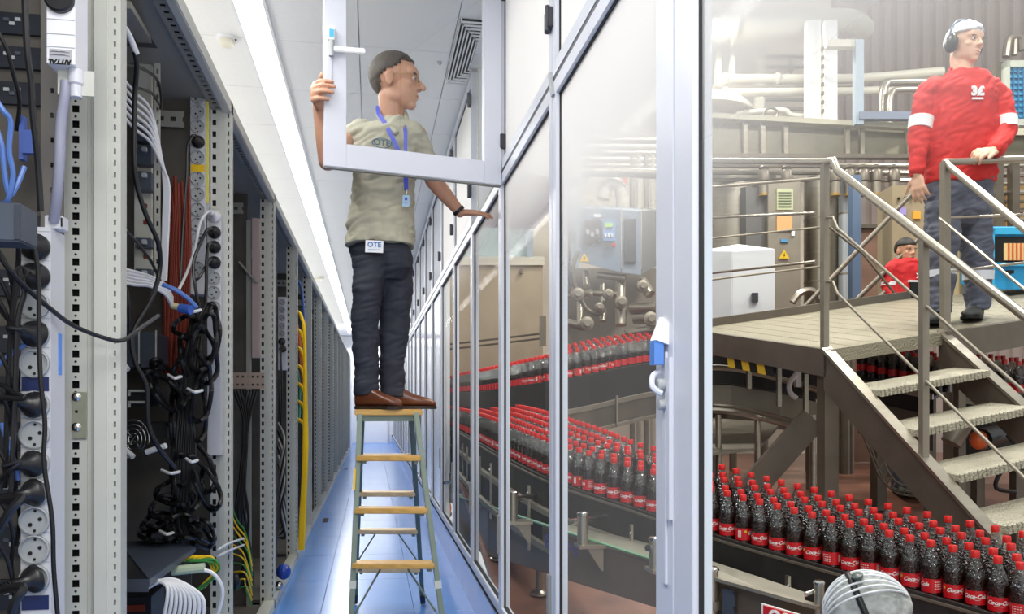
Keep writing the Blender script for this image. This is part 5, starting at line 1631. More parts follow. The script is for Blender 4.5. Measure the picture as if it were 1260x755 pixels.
# floor detail behind the bottles
t = hang('floor_line', 'yellow painted line on the red brown hall floor', 'floor marking', 1040, 568, 5.4)
def on_floor(x, y):
    for k in range(400):
        v = 2.5 + .02 * k
        if (CAMZ - GZ(v)) / v * FPX + HOR < y:
            return v
    return 9.0
fv = [(1018, 562), (1045, 570), (1075, 563), (1100, 556)]
for (a, b) in zip(fv[:-1], fv[1:]):
    va, vb = on_floor(*a), on_floor(*b)
    MB().bar(pix(a[0], a[1], va) + Vector((0, 0, .004)), pix(b[0], b[1], vb) + Vector((0, 0, .004)), .05, .006).build('line_segment', M_YEL, t)
t = hang('wire_tray', 'dark wire mesh cable tray bending under the stair', 'cable tray', 1080, 600, 5.0)
base = [(1058, 525), (1072, 560), (1085, 590), (1105, 602), (1140, 604)]
for o in ((0, 0), (12, -4), (6, 6)):
    MB().tube([pix(x + o[0], y + o[1], 4.9) for x, y in base], .006, 5, 4).build('wire', M_SSD, t)
for x, y in catmull([Vector((x, y, 0)) for x, y in base], 3)[::1] and [(p.x, p.y) for p in catmull([Vector((x, y, 0)) for x, y in base], 3)]:
    MB().tube([pix(x, y, 4.9), pix(x + 6, y + 7, 4.88), pix(x + 12, y - 4, 4.9)], .004, 4, 0).build('cross_wire', M_SSD, t)
# machinery below the platform
um = hang('transfer_machine', 'curved stainless transfer machine below the platform', 'machine', 930, 560, 6.0)
def arc(pts, n=6):
    return [pix(*p) for p in pts]
MB().tube(arc([(846, 505, 6.0), (900, 506, 5.8), (960, 520, 5.7), (1010, 535, 5.7)]), .022, 8).build('lower_rail', M_SS, um, smooth=True)
MB().tube(arc([(846, 498, 6.1), (900, 500, 5.9), (960, 513, 5.8), (1010, 528, 5.8)]), .012, 8).build('lower_rail', M_SS, um, smooth=True)
MB().tube(arc([(846, 452, 6.2), (900, 453, 6.1), (960, 466, 6.0), (1012, 482, 6.0)]), .022, 8).build('upper_rail', M_SS, um, smooth=True)
def wallstrip(name, top, bot, m):
    mb = MB()
    for (a, b), (c, d) in zip(zip(top[:-1], top[1:]), zip(bot[:-1], bot[1:])):
        P = [pix(*c), pix(*d), pix(*b), pix(*a)]
        mb.hexa(P, [p + FP(0, .05, 0) for p in P])
    return mb.build(name, m, um)
wallstrip('dark_guard', [(846, 437, 6.4), (900, 438, 6.3), (960, 450, 6.15), (1012, 464, 6.1)], [(846, 470, 6.4), (900, 472, 6.3), (960, 482, 6.15), (1012, 492, 6.1)], M_BELT)
wallstrip('steel_drum_panel', [(846, 472, 6.45), (900, 474, 6.35), (960, 484, 6.2), (1012, 496, 6.15)], [(846, 500, 6.45), (900, 504, 6.35), (960, 516, 6.2), (1012, 530, 6.15)], M_SSM)
for x, y0, y1, v in ((870, 450, 495, 6.05), (920, 455, 478, 5.95), (957, 452, 500, 5.9), (990, 460, 512, 5.9)):
    hbox('bracket', x, y0, x + 5, y1, v, .04, M_SS, um, slope=0)
for x, v in ((884, 5.9), (932, 5.8), (1000, 5.7)):
    p = pix(x, 510, v)
    MB().cyl((p.x, p.y, GZ(v)), p, .022, 10).build('leg', M_SS, um, smooth=True)
    MB().lathe([(.05, 0), (.05, .01), (.02, .03), (0, .03)], (p.x, p.y, GZ(v)), 12).build('foot', M_SSD, um)
MB().tube(arc([(980, 460, 5.85), (972, 470, 5.85), (972, 482, 5.85), (980, 490, 5.85)]), .02, 8).build('hose', M_WHITE, um, smooth=True)
hbox('junction_box', 980, 455, 986, 476, 5.85, .05, M_WHITE, um, slope=0)
# pale pallet sheets on the floor
t = hang('floor_sheet', 'pale grey metal sheet lying on the hall floor below the platform', 'sheet', 900, 550, 6.2)
MB().hexa([pix(850, 512, 7.0), pix(960, 520, 6.6), pix(935, 550, 5.8), pix(850, 560, 5.7)], [p + Vector((0, 0, -.02)) for p in (pix(850, 512, 7.0), pix(960, 520, 6.6), pix(935, 550, 5.8), pix(850, 560, 5.7))]).build('sheet', M_SSM, t)
# conveyors under bottles at the right
for k, (pts, lab) in enumerate([(([(860, 418, 7.3), (935, 424, 7.0), (1012, 432, 6.7)]), 'dark conveyor with bottles directly under the platform beam'), (([(1060, 424, 6.4), (1110, 432, 6.2), (1160, 440, 6.0)]), 'dark conveyor with bottles seen under the stair head'), (([(1185, 437, 5.4), (1225, 441, 5.3), (1275, 447, 5.2)]), 'dark conveyor with bottles right of the stair')]):
    ln = front_line(pts)
    t = thing('bottle_conveyor', lab, 'conveyor', FP(ln[3].x, ln[3].y, GZ(ln[3].y)))
    ribbon(MB(), ln, -.06, .25, -.03, -.004, 2).build('belt', M_BELT, t)
    ribbon(MB(), ln, -.07, -.06, -.14, .05, 2).build('side_guard', M_BELT, t)
    ribbon(MB(), ln, -.09, -.07, -.02, .02, 2).build('guide_rail', M_SS, t)
    ribbon(MB(), ln, -.075, -.06, -.40, -.14, 2).build('side_plate', M_SSD if k != 2 else M_BELT, t)
    for i in (1, len(ln) - 2):
        a = at(ln, i, .1, -.03)
        v = ln[i].y
        MB().box(a.x - .03, a.y - .03, GZ(v), a.x + .03, a.y + .03, a.z).build('leg', M_SSD, t)
# orange sensors
for k, (x, y, v, r) in enumerate([(1204, 541, 4.35, .045), (546, 625, 8.75, .085), (851, 641, 3.05, .055)]):
    t = hang('sensor', ['orange round sensor behind the stair treads', 'orange ball-shaped sensor low behind the glass next to the ladder', 'orange round sensor beside the wide stile'][k], 'sensor', x, y + 10, v)
    MB().ell(pix(x, y, v), (r, r, r * 1.15), 16, 10).build('dome', M_ORANGE, t, smooth=True)
    MB().cyl(pix(x, y, v + .03), pix(x + 6, y + 8, v + .12), r * .5, 10).build('mount', M_SSD, t, smooth=True)
t = hang('motor', 'dark motor with cables behind the stair treads', 'motor', 1222, 545, 4.6)
MB().cyl(pix(1208, 540, 4.6), pix(1240, 532, 4.75), .06, 14).build('housing', M_BLACKP, t, smooth=True)
MB().cyl(pix(1170, 545, 4.9), pix(1185, 520, 4.9), .06, 12).build('gearbox', M_SSM, t, smooth=True)
MB().tube([pix(1240, 535, 4.6), pix(1256, 560, 4.5), pix(1232, 580, 4.5), pix(1226, 600, 4.5), pix(1250, 605, 4.5)], .012, 6).build('cable', M_BLACK, t, smooth=True)

# ---------------------------------------------------------------- left panes: tan panel, control cabinet, pipes
t = hang('tan_panel_box', 'large plain tan machine housing behind the far glass panes', 'machine', 610, 430, 9.6)
hbox('body', 538, 324, 668, 470, 10.4, .5, M_TAN, t)
hbox('top_edge', 537, 318, 670, 326, 10.35, .55, mat('pale_tan', srgb(214, 206, 190), .5), t)
hbox('hook', 640, 330, 643, 336, 10.33, .05, M_SSD, t, slope=0)
for k, y in enumerate((418, 424)):
    MB().tube([pix(545, y + 6, 10.2), pix(575, y + 3, 10.0), pix(668, y - 8, 9.6)], .012, 6, 0).build('rail', M_SSD, t)
t = hang('glass_hood', 'pale blue tinted guard hood above the tan housing', 'machine', 630, 320, 10.6)
hbox('hood_panel', 560, 205, 650, 322, 10.8, .3, mat('pale_cyan', srgb(192, 214, 218), .3), t, slope=0)
hbox('hood_post', 648, 215, 656, 322, 10.7, .1, M_PALEBLUE, t, slope=0)
hbox('label_tag', 640, 250, 648, 274, 10.65, .03, mat('tag_yellow', srgb(220, 222, 190), .5), t, slope=0)
for j in range(3):
    hbox('window_row', 600, 222 + 14 * j, 640, 232 + 14 * j, 10.75, .05, mat('row_grey', srgb(206, 210, 214), .5), t, slope=0)
hpipe('tall bent steel pipe left of the control cabinet', [(697, 430, 7.4), (696, 330, 7.4), (692, 235, 7.4), (696, 218, 7.4), (706, 213, 7.4), (760, 212, 7.4), (812, 214, 7.4)], .045, M_SSM)
hpipe('pale column pipe behind the control cabinet', [(704, 440, 7.9), (704, 180, 7.9)], .07, M_PALEBLUE, sm=0)
cc = hang('control_cabinet', 'pale blue grey control cabinet with display, keypad and yellow warning sign', 'cabinet', 760, 335, 7.1)
m_cc = mat('cabinet_blue_grey', srgb(132, 146, 164), .4)
# front face slightly turned, right door deeper
MB().hexa([f(712, 322, 7.0), f(764, 335, 6.95), f(764, 258, 6.95), f(712, 256, 7.0)], [f(712, 322, 7.3), f(764, 335, 7.3), f(764, 254, 7.3), f(712, 252, 7.3)]).build('body', m_cc, cc)
MB().hexa([f(765, 335, 6.95), f(789, 338, 6.95), f(789, 260, 6.95), f(765, 258, 6.95)], [f(765, 335, 7.3), f(789, 338, 7.3), f(789, 256, 7.3), f(765, 254, 7.3)]).build('side_door', mat('cabinet_door', srgb(142, 152, 166), .4), cc)
MB().hexa([f(790, 336, 7.0), f(812, 325, 7.3), f(812, 258, 7.3), f(790, 259, 7.0)], [f(790, 336, 7.3), f(812, 325, 7.5), f(812, 258, 7.5), f(790, 255, 7.3)]).build('return_panel', mat('cabinet_side', srgb(122, 122, 122), .45), cc)
hbox('display_window', 719, 271, 740, 299, 6.94, .02, mat('smoked_window', srgb(60, 56, 54), .2), cc, slope=0)
for j in range(3):
    hbox('gauge', 721 + 6 * j, 282 + 3 * (j % 2), 725 + 6 * j, 288 + 3 * (j % 2), 6.92, .02, M_SOCK, cc, slope=0)
kp = hbox('keypad', 742, 272, 757, 296, 6.93, .02, mat('keypad_blue', srgb(120, 160, 214), .35), cc, slope=0)
hbox('green_display', 744, 274, 754, 279, 6.915, .012, mat('lcd_green', srgb(176, 226, 110), .4), kp, slope=0)
for j in range(3):
    hbox('key', 744 + 4 * j, 287, 746.5 + 4 * j, 291, 6.915, .012, M_WHITE, kp, slope=0)
hbox('red_button', 753, 299, 757, 303, 6.92, .02, M_RED, cc, slope=0)
hbox('rating_strip', 743, 300, 752, 302, 6.92, .02, M_SSD, cc, slope=0)
hbox('maker_mark', 731, 263, 739, 267, 6.94, .02, M_WHITE, cc, slope=0)
hbox('door_window', 768, 269, 783, 323, 6.925, .02, mat('door_glass_grey', srgb(92, 92, 96), .2), cc, .004, slope=0)
warn(cc, 719, 317, 6, 6.94)
hpipe('fat elbow hose over the control cabinet', [(742, 245, 7.5), (744, 232, 7.5), (752, 226, 7.5), (762, 230, 7.5), (766, 245, 7.5), (766, 256, 7.5)], .06, M_CREAM, 'hose')
t = hang('signal_tower', 'small signal tower with orange and green lamps above the control cabinet', 'signal lamp', 769, 255, 7.6)
for j, m in enumerate((M_GREEN, M_WHITE, M_ORANGE)):
    MB().cyl(pix(769, 245 - 9 * j, 7.6), pix(769, 237 - 9 * j, 7.6), .022, 10).build('lamp', m, t, smooth=True)
MB().cyl(pix(769, 258, 7.6), pix(769, 245, 7.6), .012, 8).build('stem', M_SSM, t)
for k, x in enumerate((778, 786, 795, 803)):
    hpipe('thin upright steel pipe, %s from the left above the cabinet door' % ordinal[k], [(x, 560, 8.0 + .1 * k), (x, 190, 8.0 + .1 * k)], .025, M_CREAM if k % 2 else M_SSM, sm=0)
for k in range(6):
    y = 172 + 8 * k
    hpipe('pale horizontal pipe, %s from the top in the bank behind the frosted pane' % ordinal[k], [(618, y + 3, 9.0), (720, y, 9.0), (812, y + 1, 9.0)], .03, M_CREAM if k % 2 else M_SSM, sm=0)
ma = hang('pump_assembly', 'tangle of steel valves and pipes below the control cabinet', 'pump', 750, 400, 7.0)
for (x0, y0, x1, y1, r) in ((700, 363, 728, 360, .035), (728, 360, 760, 362, .03), (714, 365, 714, 400, .03), (742, 350, 742, 395, .03), (764, 345, 764, 400, .05), (776, 380, 808, 378, .05), (780, 392, 810, 390, .05), (720, 335, 722, 352, .03), (735, 338, 770, 342, .03), (790, 345, 800, 362, .045), (690, 355, 700, 358, .02), (770, 410, 808, 405, .04), (690, 395, 720, 402, .04)):
    MB().cyl(pix(x0, y0, 7.1), pix(x1, y1, 7.0), r, 10).build('pipe_piece', M_SS, ma, smooth=True)
for (x, y, r) in ((711, 362, .055), (748, 362, .045), (790, 352, .05), (764, 372, .055), (722, 398, .06), (800, 392, .06), (737, 378, .04)):
    MB().lathe([(r, -.03), (r, .03), (r * .5, .04), (r * .5, .08), (0, .08)], pix(x, y, 6.92), 12, (-FX, -FY, 0)).build('valve', M_SSM, ma, smooth=True)
MB().tube([pix(711, 310, 7.0), pix(705, 330, 6.95), pix(708, 352, 6.95), pix(722, 380, 6.95), pix(740, 385, 6.95), pix(744, 370, 6.95)], .018, 8).build('hose', M_SSD, ma, smooth=True)
MB().tube([pix(700, 312, 7.0), pix(698, 330, 6.95), pix(704, 352, 6.95)], .022, 8).build('hose', M_BLACK, ma, smooth=True)
hbox('rear_panel', 686, 330, 812, 425, 7.7, .1, mat('dim_panel', srgb(150, 142, 130), .5), ma, slope=0)
hbox('side_rail', 664, 388, 672, 425, 9.0, .1, M_SSM, ma, slope=0)

# ---------------------------------------------------------------- near side: transfer table with rods, lower steel panel, front fence
tb_ = hang('transfer_table', 'grey transfer table with green edge below the near conveyor', 'table', 690, 700, 4.0)
TA = [(545, 598, 6.0), (585, 585, 6.0), (806, 668, 4.1), (806, 684, 3.85)]
edge = [(562, 610, 7.5), (600, 622, 5.55), (700, 655, 4.15), (810, 690, 3.75), (990, 748, 3.05)]
top = [(562, 596, 8.0), (600, 602, 6.0), (700, 630, 4.5), (810, 668, 4.0), (990, 728, 3.25)]
lowr = [(562, 668, 7.5), (600, 682, 5.55), (700, 714, 4.15), (810, 748, 3.75), (990, 820, 3.05)]
def strip(a, b, th, name, m, parent):
    mb = MB()
    for (p, q), (r, s) in zip(zip(a[:-1], a[1:]), zip(b[:-1], b[1:])):
        P = [pix(*p), pix(*q), pix(*s), pix(*r)]
        mb.hexa(P, [x + th for x in P])
    return mb.build(name, m, parent)
strip(edge, top, Vector((0, 0, -.02)), 'table_top', mat('table_grey', srgb(150, 146, 132), .4, .3, .1, 6), tb_)
strip(lowr, edge, FP(0, .02, 0), 'front_panel', mat('brown_steel', srgb(112, 98, 86), .4, .4, .08, 5), tb_)
MB().tube([pix(x, y, v - .01) for x, y, v in edge], .009, 6).build('green_edge', M_GREEN, tb_, smooth=True)
flat_text('\u0395\u03aeaPs', pix(690, 672, 4.12), FP(.79, -.61, -.15), (0, 0, 1), .085, mat('ink_blue', srgb(62, 66, 120), .5), tb_, name='blue_marking', bold=.002)
for x, y0, v in ((691, 712, 4.3), (663, 690, 5.0), (612, 668, 5.5)):
    p = pix(x, y0, v)
    MB().cyl((p.x, p.y, GZ(v)), p, .022, 10).build('leg', M_SSM, tb_, smooth=True)
    MB().lathe([(.055, 0), (.055, .012), (.03, .03), (0, .03)], (p.x, p.y, GZ(v)), 14).build('foot', M_SS, tb_, smooth=True)
for k, (px, py0, py1, v, rx0, ry0, rx1, ry1, v1) in enumerate([(556, 583, 617, 7.9, 545, 594, 648, 579, 7.0), (631, 607, 641, 4.45, 616, 616, 700, 603, 4.85), (717, 633, 670, 3.95, 695, 643, 757, 632, 4.25), (806, 664, 700, 3.55, 797, 674, 838, 664, 3.85)]):
    t = hang('guide_stand', ['far chrome guide rod stand near the ladder', 'second chrome guide rod stand behind the narrow pane', 'third chrome guide rod stand left of the wide stile', 'nearest chrome guide rod stand hidden by the wide stile'][k], 'guide stand', px, py1, v)
    MB().cyl(pix(px, py1, v), pix(px, py0, v), .026, 12).build('post', M_SS, t, smooth=True)
    MB().lathe([(.03, 0), (.03, .01), (.022, .016), (0, .016)], pix(px, py0, v), 12).build('post_cap', M_CHROME, t, smooth=True)
    MB().cyl(pix(rx0, ry0, v - .02), pix(rx1, ry1, v1), .015, 8).build('rod', M_CHROME, t, smooth=True)
    a = pix(px, py1, v)
    MB().box(a.x - .03, a.y - .06, a.z - .01, a.x + .10, a.y + .06, a.z + .004).build('shelf_bracket', M_SS, t)
    MB().hexa([a + Vector((.01, -.05, -.01)), a + Vector((.09, -.05, -.01)), a + Vector((.09, -.05, -.12)), a + Vector((.08, -.05, -.12))], [a + Vector((.01, -.045, -.01)), a + Vector((.09, -.045, -.01)), a + Vector((.09, -.045, -.12)), a + Vector((.08, -.045, -.12))]).build('gusset', M_SSM, t)
ff = hang('front_fence', 'brown steel fence panel with round posts in front of the near conveyor', 'fence', 940, 790, 2.75)
P = [pix(868, 708, 2.95), pix(1008, 748, 2.6), pix(1008, 860, 2.6), pix(868, 860, 2.95)]
MB().hexa(P, [p + FP(.02, .03, 0) for p in P]).build('panel', mat('fence_steel', srgb(112, 98, 84), .38, .5, .1, 5), ff)
MB().bar(pix(866, 707, 2.93), pix(1008, 747, 2.58), .03, .012).build('top_lip', M_SSM, ff)
P = [pix(888, 722, 2.89), pix(904, 727, 2.85), pix(904, 860, 2.85), pix(888, 860, 2.89)]
MB().hexa(P, [p + FP(.0, -.01, 0) for p in P]).build('bolt_strip', M_SLATE, ff)
for y in (730, 748):
    MB().cyl(pix(904, y, 2.82), pix(904, y, 2.86), .006, 8).build('bolt', M_DARK, ff)
for x, y0, v, r in ((876, 701, 2.9, .022), (1008, 718, 2.6, .016)):
    p = pix(x, y0, v)
    MB().cyl((p.x, p.y, p.z - .55), p, r, 14).build('post', M_SS, ff, smooth=True)
    MB().lathe([(r * 1.15, 0), (r * 1.15, .006), (r * .8, .012), (0, .012)], p, 14).build('post_cap', M_CHROME, ff, smooth=True)
    MB().lathe([(r * 1.2, -.14), (r * 1.2, -.11)], p, 14).build('collar', M_SSM, ff)
MB().cyl(pix(991, 731, 2.6), pix(1007, 725, 2.62), .008, 8).build('rod_end', M_CHROME, ff, smooth=True)
P = [pix(937, 742, 2.70), pix(992, 758, 2.56), pix(992, 790, 2.56), pix(937, 774, 2.70)]
sg = hang('red_sign', 'red and white lettered sign on the steel fence panel', 'sign', 965, 780, 2.64)
MB().hexa(P, [p + FP(.004, .006, 0) for p in P]).build('plate', M_LWHITE, sg)
P2 = [pix(939, 744.5, 2.69), pix(990, 759.5, 2.55), pix(990, 788, 2.55), pix(939, 772, 2.69)]
MB().hexa(P2, [p + FP(.003, .004, 0) for p in P2]).build('red_field', M_LABEL, sg)
flat_text('OSI', pix(961, 762, 2.61), pix(992, 758, 2.56) - pix(937, 742, 2.70), (0, 0, 1), .062, M_LWHITE, sg, bold=.002)
# ---------------------------------------------------------------- ladder
M_LAD = mat('ladder_green_grey', srgb(112, 126, 116), 0.45, 0.3, 0.08, 10)
M_WOOD = mat('varnished_wood', srgb(204, 160, 84), 0.35, 0, 0.18, 14, stretch=(1, 8, 8))
M_WOODW = mat('worn_wood', srgb(206, 184, 152), 0.5, 0, 0.15, 14, stretch=(1, 8, 8))
ld = thing('step_ladder', 'double sided step ladder with grey green legs and wooden rungs', 'ladder', (0.1, 4.3, 0))
FL = (pix(443, 508, 4.10), pix(428.6, 848, 3.853))
FR = (pix(512, 508, 4.10), pix(554.7, 848, 3.853))
RL = (pix(446, 510, 4.32), pix(437, 742, 5.50))
RR = (pix(506, 510, 4.32), pix(520, 742, 5.50))
for nm, (a, b) in (('front_leg', FL), ('front_leg', FR), ('rear_leg', RL), ('rear_leg', RR)):
    b = Vector((b.x, b.y, 0.02))
    MB().bar(a, b, .026, .05, (0, 1, 0)).build(nm, M_LAD, ld, bevel=.004)
    MB().bar(b + (a - b).normalized() * .0 , b + (a - b).normalized() * .10, .034, .058, (0, 1, 0)).build('rubber_foot', mat('foot_blue', srgb(40, 52, 80), .5), ld, bevel=.004)
def on_seg(a, b, y):
    """point on the leg a-b that shows at pixel row y"""
    lo, hi = 0.0, 1.0
    for _ in range(40):
        t = (lo + hi) / 2
        p = a.lerp(b, t)
        v = p.x * FX + p.y * FY
        if HOR + (CAMZ - p.z) / v * FPX < y:
            lo = t
        else:
            hi = t
    return a.lerp(b, t)
for ys, (A, B), m, d in (((563, 627, 694, 768), (FL, FR), M_WOOD, .10), ((561, 607, 653, 700), (RL, RR), M_WOODW, .09)):
    for y in ys:
        p, q = on_seg(*A, y), on_seg(*B, y)
        q.z = p.z
        MB().bar(p, q, d, .026).build('rung', m, ld, bevel=.004)
        for e, s in ((p, 1), (q, -1)):
            MB().bar(e + Vector((s * .03, -.03, -.02)), e + Vector((s * .03, .03, -.02)), .02, .016).build('rung_bracket', M_LAD, ld)
a, b = pix(436, 503.5, 4.05), pix(521, 503.5, 4.05)
MB().box(a.x, a.y + .02, a.z - .03, b.x, a.y + .36, a.z).build('platform', M_WOOD, ld, bevel=.004)
PLZ = a.z
MB().box(a.x + .01, a.y + .04, a.z - .06, b.x - .01, a.y + .34, a.z - .03).build('platform_frame', M_LAD, ld)
for (x0, y0, v0, x1, y1, v1) in ((462, 656, 5.15, 439, 692, 5.3), (490, 656, 5.15, 515, 692, 5.3), (468, 700, 4.0, 436, 756, 3.93), (502, 700, 4.0, 536, 752, 3.93)):
    MB().cyl(pix(x0, y0, v0), pix(x1, y1, v1), .005, 6).build('brace_wire', M_LAD, ld)
p, q = on_seg(*FL, 576), on_seg(*FL, 602)
MB().bar(p + Vector((-.014, -.03, 0)), q + Vector((-.014, -.03, 0)), .012, .02, (0, 1, 0)).build('warning_sticker', M_YEL, ld)
for A in (FL, FR):
    p = on_seg(*A, 714)
    MB().bar(p, p.lerp(on_seg(*A, 730), .6), .032, .056, (0, 1, 0)).build('leg_sleeve', mat('sleeve_grey', srgb(186, 190, 184), .4), ld)

# ---------------------------------------------------------------- people
from mathutils import noise
def remesh(mb, voxel, name, m, parent=None, smooth=4, origin=None, label=None, folds=None):
    """one continuous surface around all the overlapping shapes in mb"""
    me = bpy.data.meshes.new('tmp')
    me.from_pydata(mb.v, [], mb.f)
    me.update()
    bm = bmesh.new(); bm.from_mesh(me)
    bmesh.ops.recalc_face_normals(bm, faces=bm.faces)
    bm.to_mesh(me); bm.free()
    o = bpy.data.objects.new('tmp', me)
    COL.objects.link(o)
    md = o.modifiers.new('r', 'REMESH')
    md.mode = 'VOXEL'
    md.voxel_size = voxel
    sm = o.modifiers.new('s', 'SMOOTH')
    sm.iterations = smooth
    sm.factor = .5
    dg = bpy.context.evaluated_depsgraph_get()
    me2 = bpy.data.meshes.new_from_object(o.evaluated_get(dg))
    bpy.data.objects.remove(o)
    bpy.data.meshes.remove(me)
    n = len(me2.vertices)
    co = np.empty(n * 3)
    me2.vertices.foreach_get('co', co)
    co = co.reshape(-1, 3)
    if folds:
        nr = np.empty(n * 3)
        me2.vertices.foreach_get('normal', nr)
        nr = nr.reshape(-1, 3)
        amp, sx, sz = folds
        dsp = np.array([noise.noise((p[0] * sx + p[2] * sx * .5, p[1] * sx, p[2] * sz)) * .65 + abs(noise.noise((p[0] * sx * 2 - p[2] * sz * 1.3, p[1] * sx * 2 + 7, p[2] * sz * 2))) * .7 - .2 for p in co])
        co = co + nr * (amp * dsp)[:, None]
    if origin is None:
        lo, hi = co.min(0), co.max(0)
        origin = Vector(((lo[0] + hi[0]) / 2, (lo[1] + hi[1]) / 2, lo[2]))
    co -= np.array(origin)
    me2.vertices.foreach_set('co', co.ravel())
    me2.materials.clear()
    me2.materials.append(m)
    me2.polygons.foreach_set('use_smooth', [True] * len(me2.polygons))
    me2.name = name
    ob = bpy.data.objects.new(name, me2)
    COL.objects.link(ob)
    put(ob, origin, parent)
    if label:
        ob['label'] = label
    return ob
def limb(mb, pts, rs, n=14, k=3):
    """tapered limb through joints; k rings between"""
    P = [Vector(p) for p in pts]
    for i in range(len(P) - 1):
        mb.cyl(P[i], P[i + 1], rs[i], n, rs[i + 1])
    for p, r in zip(P, rs):
        mb.ell(p, (r, r, r), n, 8)
def loft(mb, secs, n=24):
    """secs = [(centre, left axis vec, fwd axis vec)] elliptical rings, capped"""
    vs, fs = [], []
    for c, a, b in secs:
        c, a, b = Vector(c), Vector(a), Vector(b)
        for i in range(n):
            t = 2 * math.pi * i / n
            ct, st_ = math.cos(t), math.sin(t)
            e = .82
            vs.append(c + a * (math.copysign(abs(ct) ** e, ct)) + b * (math.copysign(abs(st_) ** e, st_)))
    for j in range(len(secs) - 1):
        for i in range(n):
            q = (i + 1) % n
            fs.append((j * n + i, j * n + q, (j + 1) * n + q, (j + 1) * n + i))
    fs += [tuple(range(n - 1, -1, -1)), tuple(range((len(secs) - 1) * n, len(secs) * n))]
    mb.add(vs, fs)
def pxloft(mb, rows, fwd, dep):
    """rows = (y, x_left, x_right, v, depth radius); rings lie level, wide axis along the camera right"""
    secs = []
    for y, xl, xr, v, d in rows:
        c = pix((xl + xr) / 2, y, v)
        a = FP((xr - xl) / 2 / FPX * v, 0, 0)
        secs.append((c, a, FP(0, d, 0)))
    loft(mb, secs)
class HeadFrame:
    def __init__(s, c, fwd, up, H):
        s.c = Vector(c)
        s.f = Vector(fwd).normalized()
        s.l = Vector(up).cross(s.f).normalized()      # person's left
        s.u = s.f.cross(s.l).normalized()
        s.H = H
        s.R = Matrix((s.l, s.f, s.u)).transposed()
    def p(s, l, f, u):
        return s.c + (s.l * l + s.f * f + s.u * u) * s.H
    def e(s, mb, l, f, u, rl, rf, ru, n=18, m=12):
        mb.ell(s.p(l, f, u), (rl * s.H, rf * s.H, ru * s.H), n, m, s.R)
def head_shapes(mb, h, ears=True, nose=1.0):
    h.e(mb, 0, -.06, .12, .315, .405, .375)
    h.e(mb, 0, .10, -.14, .255, .26, .33)
    h.e(mb, 0, .16, -.28, .19, .19, .17)
    h.e(mb, 0, .25, -.405, .10, .085, .075)
    h.e(mb, 0, .255, .13, .235, .13, .13)
    h.e(mb, 0, .335, .065, .17, .045, .035)
    for s in (-1, 1):
        h.e(mb, s * .155, .235, -.09, .09, .085, .07)
        h.e(mb, s * .17, .02, -.27, .08, .17, .12)
        h.e(mb, s * .055, .385, -.135, .035, .04, .03)
        if ears:
            h.e(mb, s * .325, -.06, -.05, .03, .075, .125)
            h.e(mb, s * .335, -.085, .01, .035, .06, .06)
    limb(mb, [h.p(0, .35, .04), h.p(0, .35 + .06 * nose, -.04), h.p(0, .35 + .115 * nose, -.115)], [.032 * h.H, .04 * h.H, .05 * h.H], 10)
    h.e(mb, 0, .345, -.245, .085, .04, .022)
    h.e(mb, 0, .335, -.295, .075, .04, .025)
def face_parts(h, parent, brow_m, lip_m, skin=None, lids=True):
    M_EYE = mat('eye_white', srgb(214, 206, 198), .3)
    M_IRIS = mat('eye_dark', srgb(44, 34, 28), .2)
    for s in (-1, 1):
        mb = MB(); h.e(mb, s * .125, .318, .005, .05, .028, .026, 12, 8)
        e = mb.build('eye', M_EYE, parent, smooth='all')
        mb = MB(); h.e(mb, s * .12 , .342, .005, .022, .010, .022, 10, 6)
        mb.build('iris', M_IRIS, e, smooth='all')
        mb = MB(); h.e(mb, s * .13, .345, .075, .085, .03, .016, 12, 6)
        mb.build('eyebrow', brow_m, parent, smooth='all')
    mb = MB(); h.e(mb, 0, .357, -.268, .075, .026, .014, 14, 6)
    mb.build('lips', lip_m, parent, smooth='all')
def hand_shapes(mb, wrist, d, dorsal, thumb_side, curls, S=1.0, thumb=(.7, .6), spread=.0215, tcurl=.3):
    """five fingers: d = wrist to knuckles, dorsal = back of hand, thumb_side = +1/-1 along d x dorsal"""
    w, d, n = Vector(wrist), Vector(d).normalized(), Vector(dorsal).normalized()
    n = (n - d * n.dot(d)).normalized()
    s = d.cross(n).normalized() * thumb_side
    R = Matrix((s, d, n)).transposed()
    mb.ell(w + d * .045 * S, (.037 * S, .052 * S, .015 * S), 14, 10, R)
    mb.ell(w + d * .075 * S, (.040 * S, .026 * S, .013 * S), 14, 10, R)
    mb.ell(w + d * .025 * S + s * .018 * S - n * .006 * S, (.020 * S, .034 * S, .014 * S), 12, 8, R)
    L = [.070, .080, .075, .058]
    tips = []
    for i in range(4):
        b = w + d * (.088 - (.006 if i in (0, 3) else 0)) * S + s * (.032 - spread * i) * S
        pts, rs = [b], [.0098 * S]
        ang = 0.0
        fan = s * (.10 - .07 * i)
        for k, fr in enumerate((.46, .30, .24)):
            ang += curls[i][k] if isinstance(curls[i], (list, tuple)) else curls[i]
            dirv = (d * math.cos(ang) - n * math.sin(ang) + fan * max(0, math.cos(ang))).normalized()
            pts.append(pts[-1] + dirv * L[i] * fr * S)
            rs.append((.0090, .0082, .0070)[k] * S)
        limb(mb, pts, rs, 10)
        tips.append((pts[-1], dirv))
    b = w + d * .028 * S + s * .032 * S
    t1 = (d * thumb[0] + s * thumb[1] - n * .15).normalized()
    t2 = (t1 * math.cos(tcurl) - n * math.sin(tcurl) * .6 + d * .2).normalized()
    limb(mb, [b, b + t1 * .040 * S, b + t1 * .040 * S + t2 * .032 * S], [.0125 * S, .0105 * S, .008 * S], 10)
    return tips
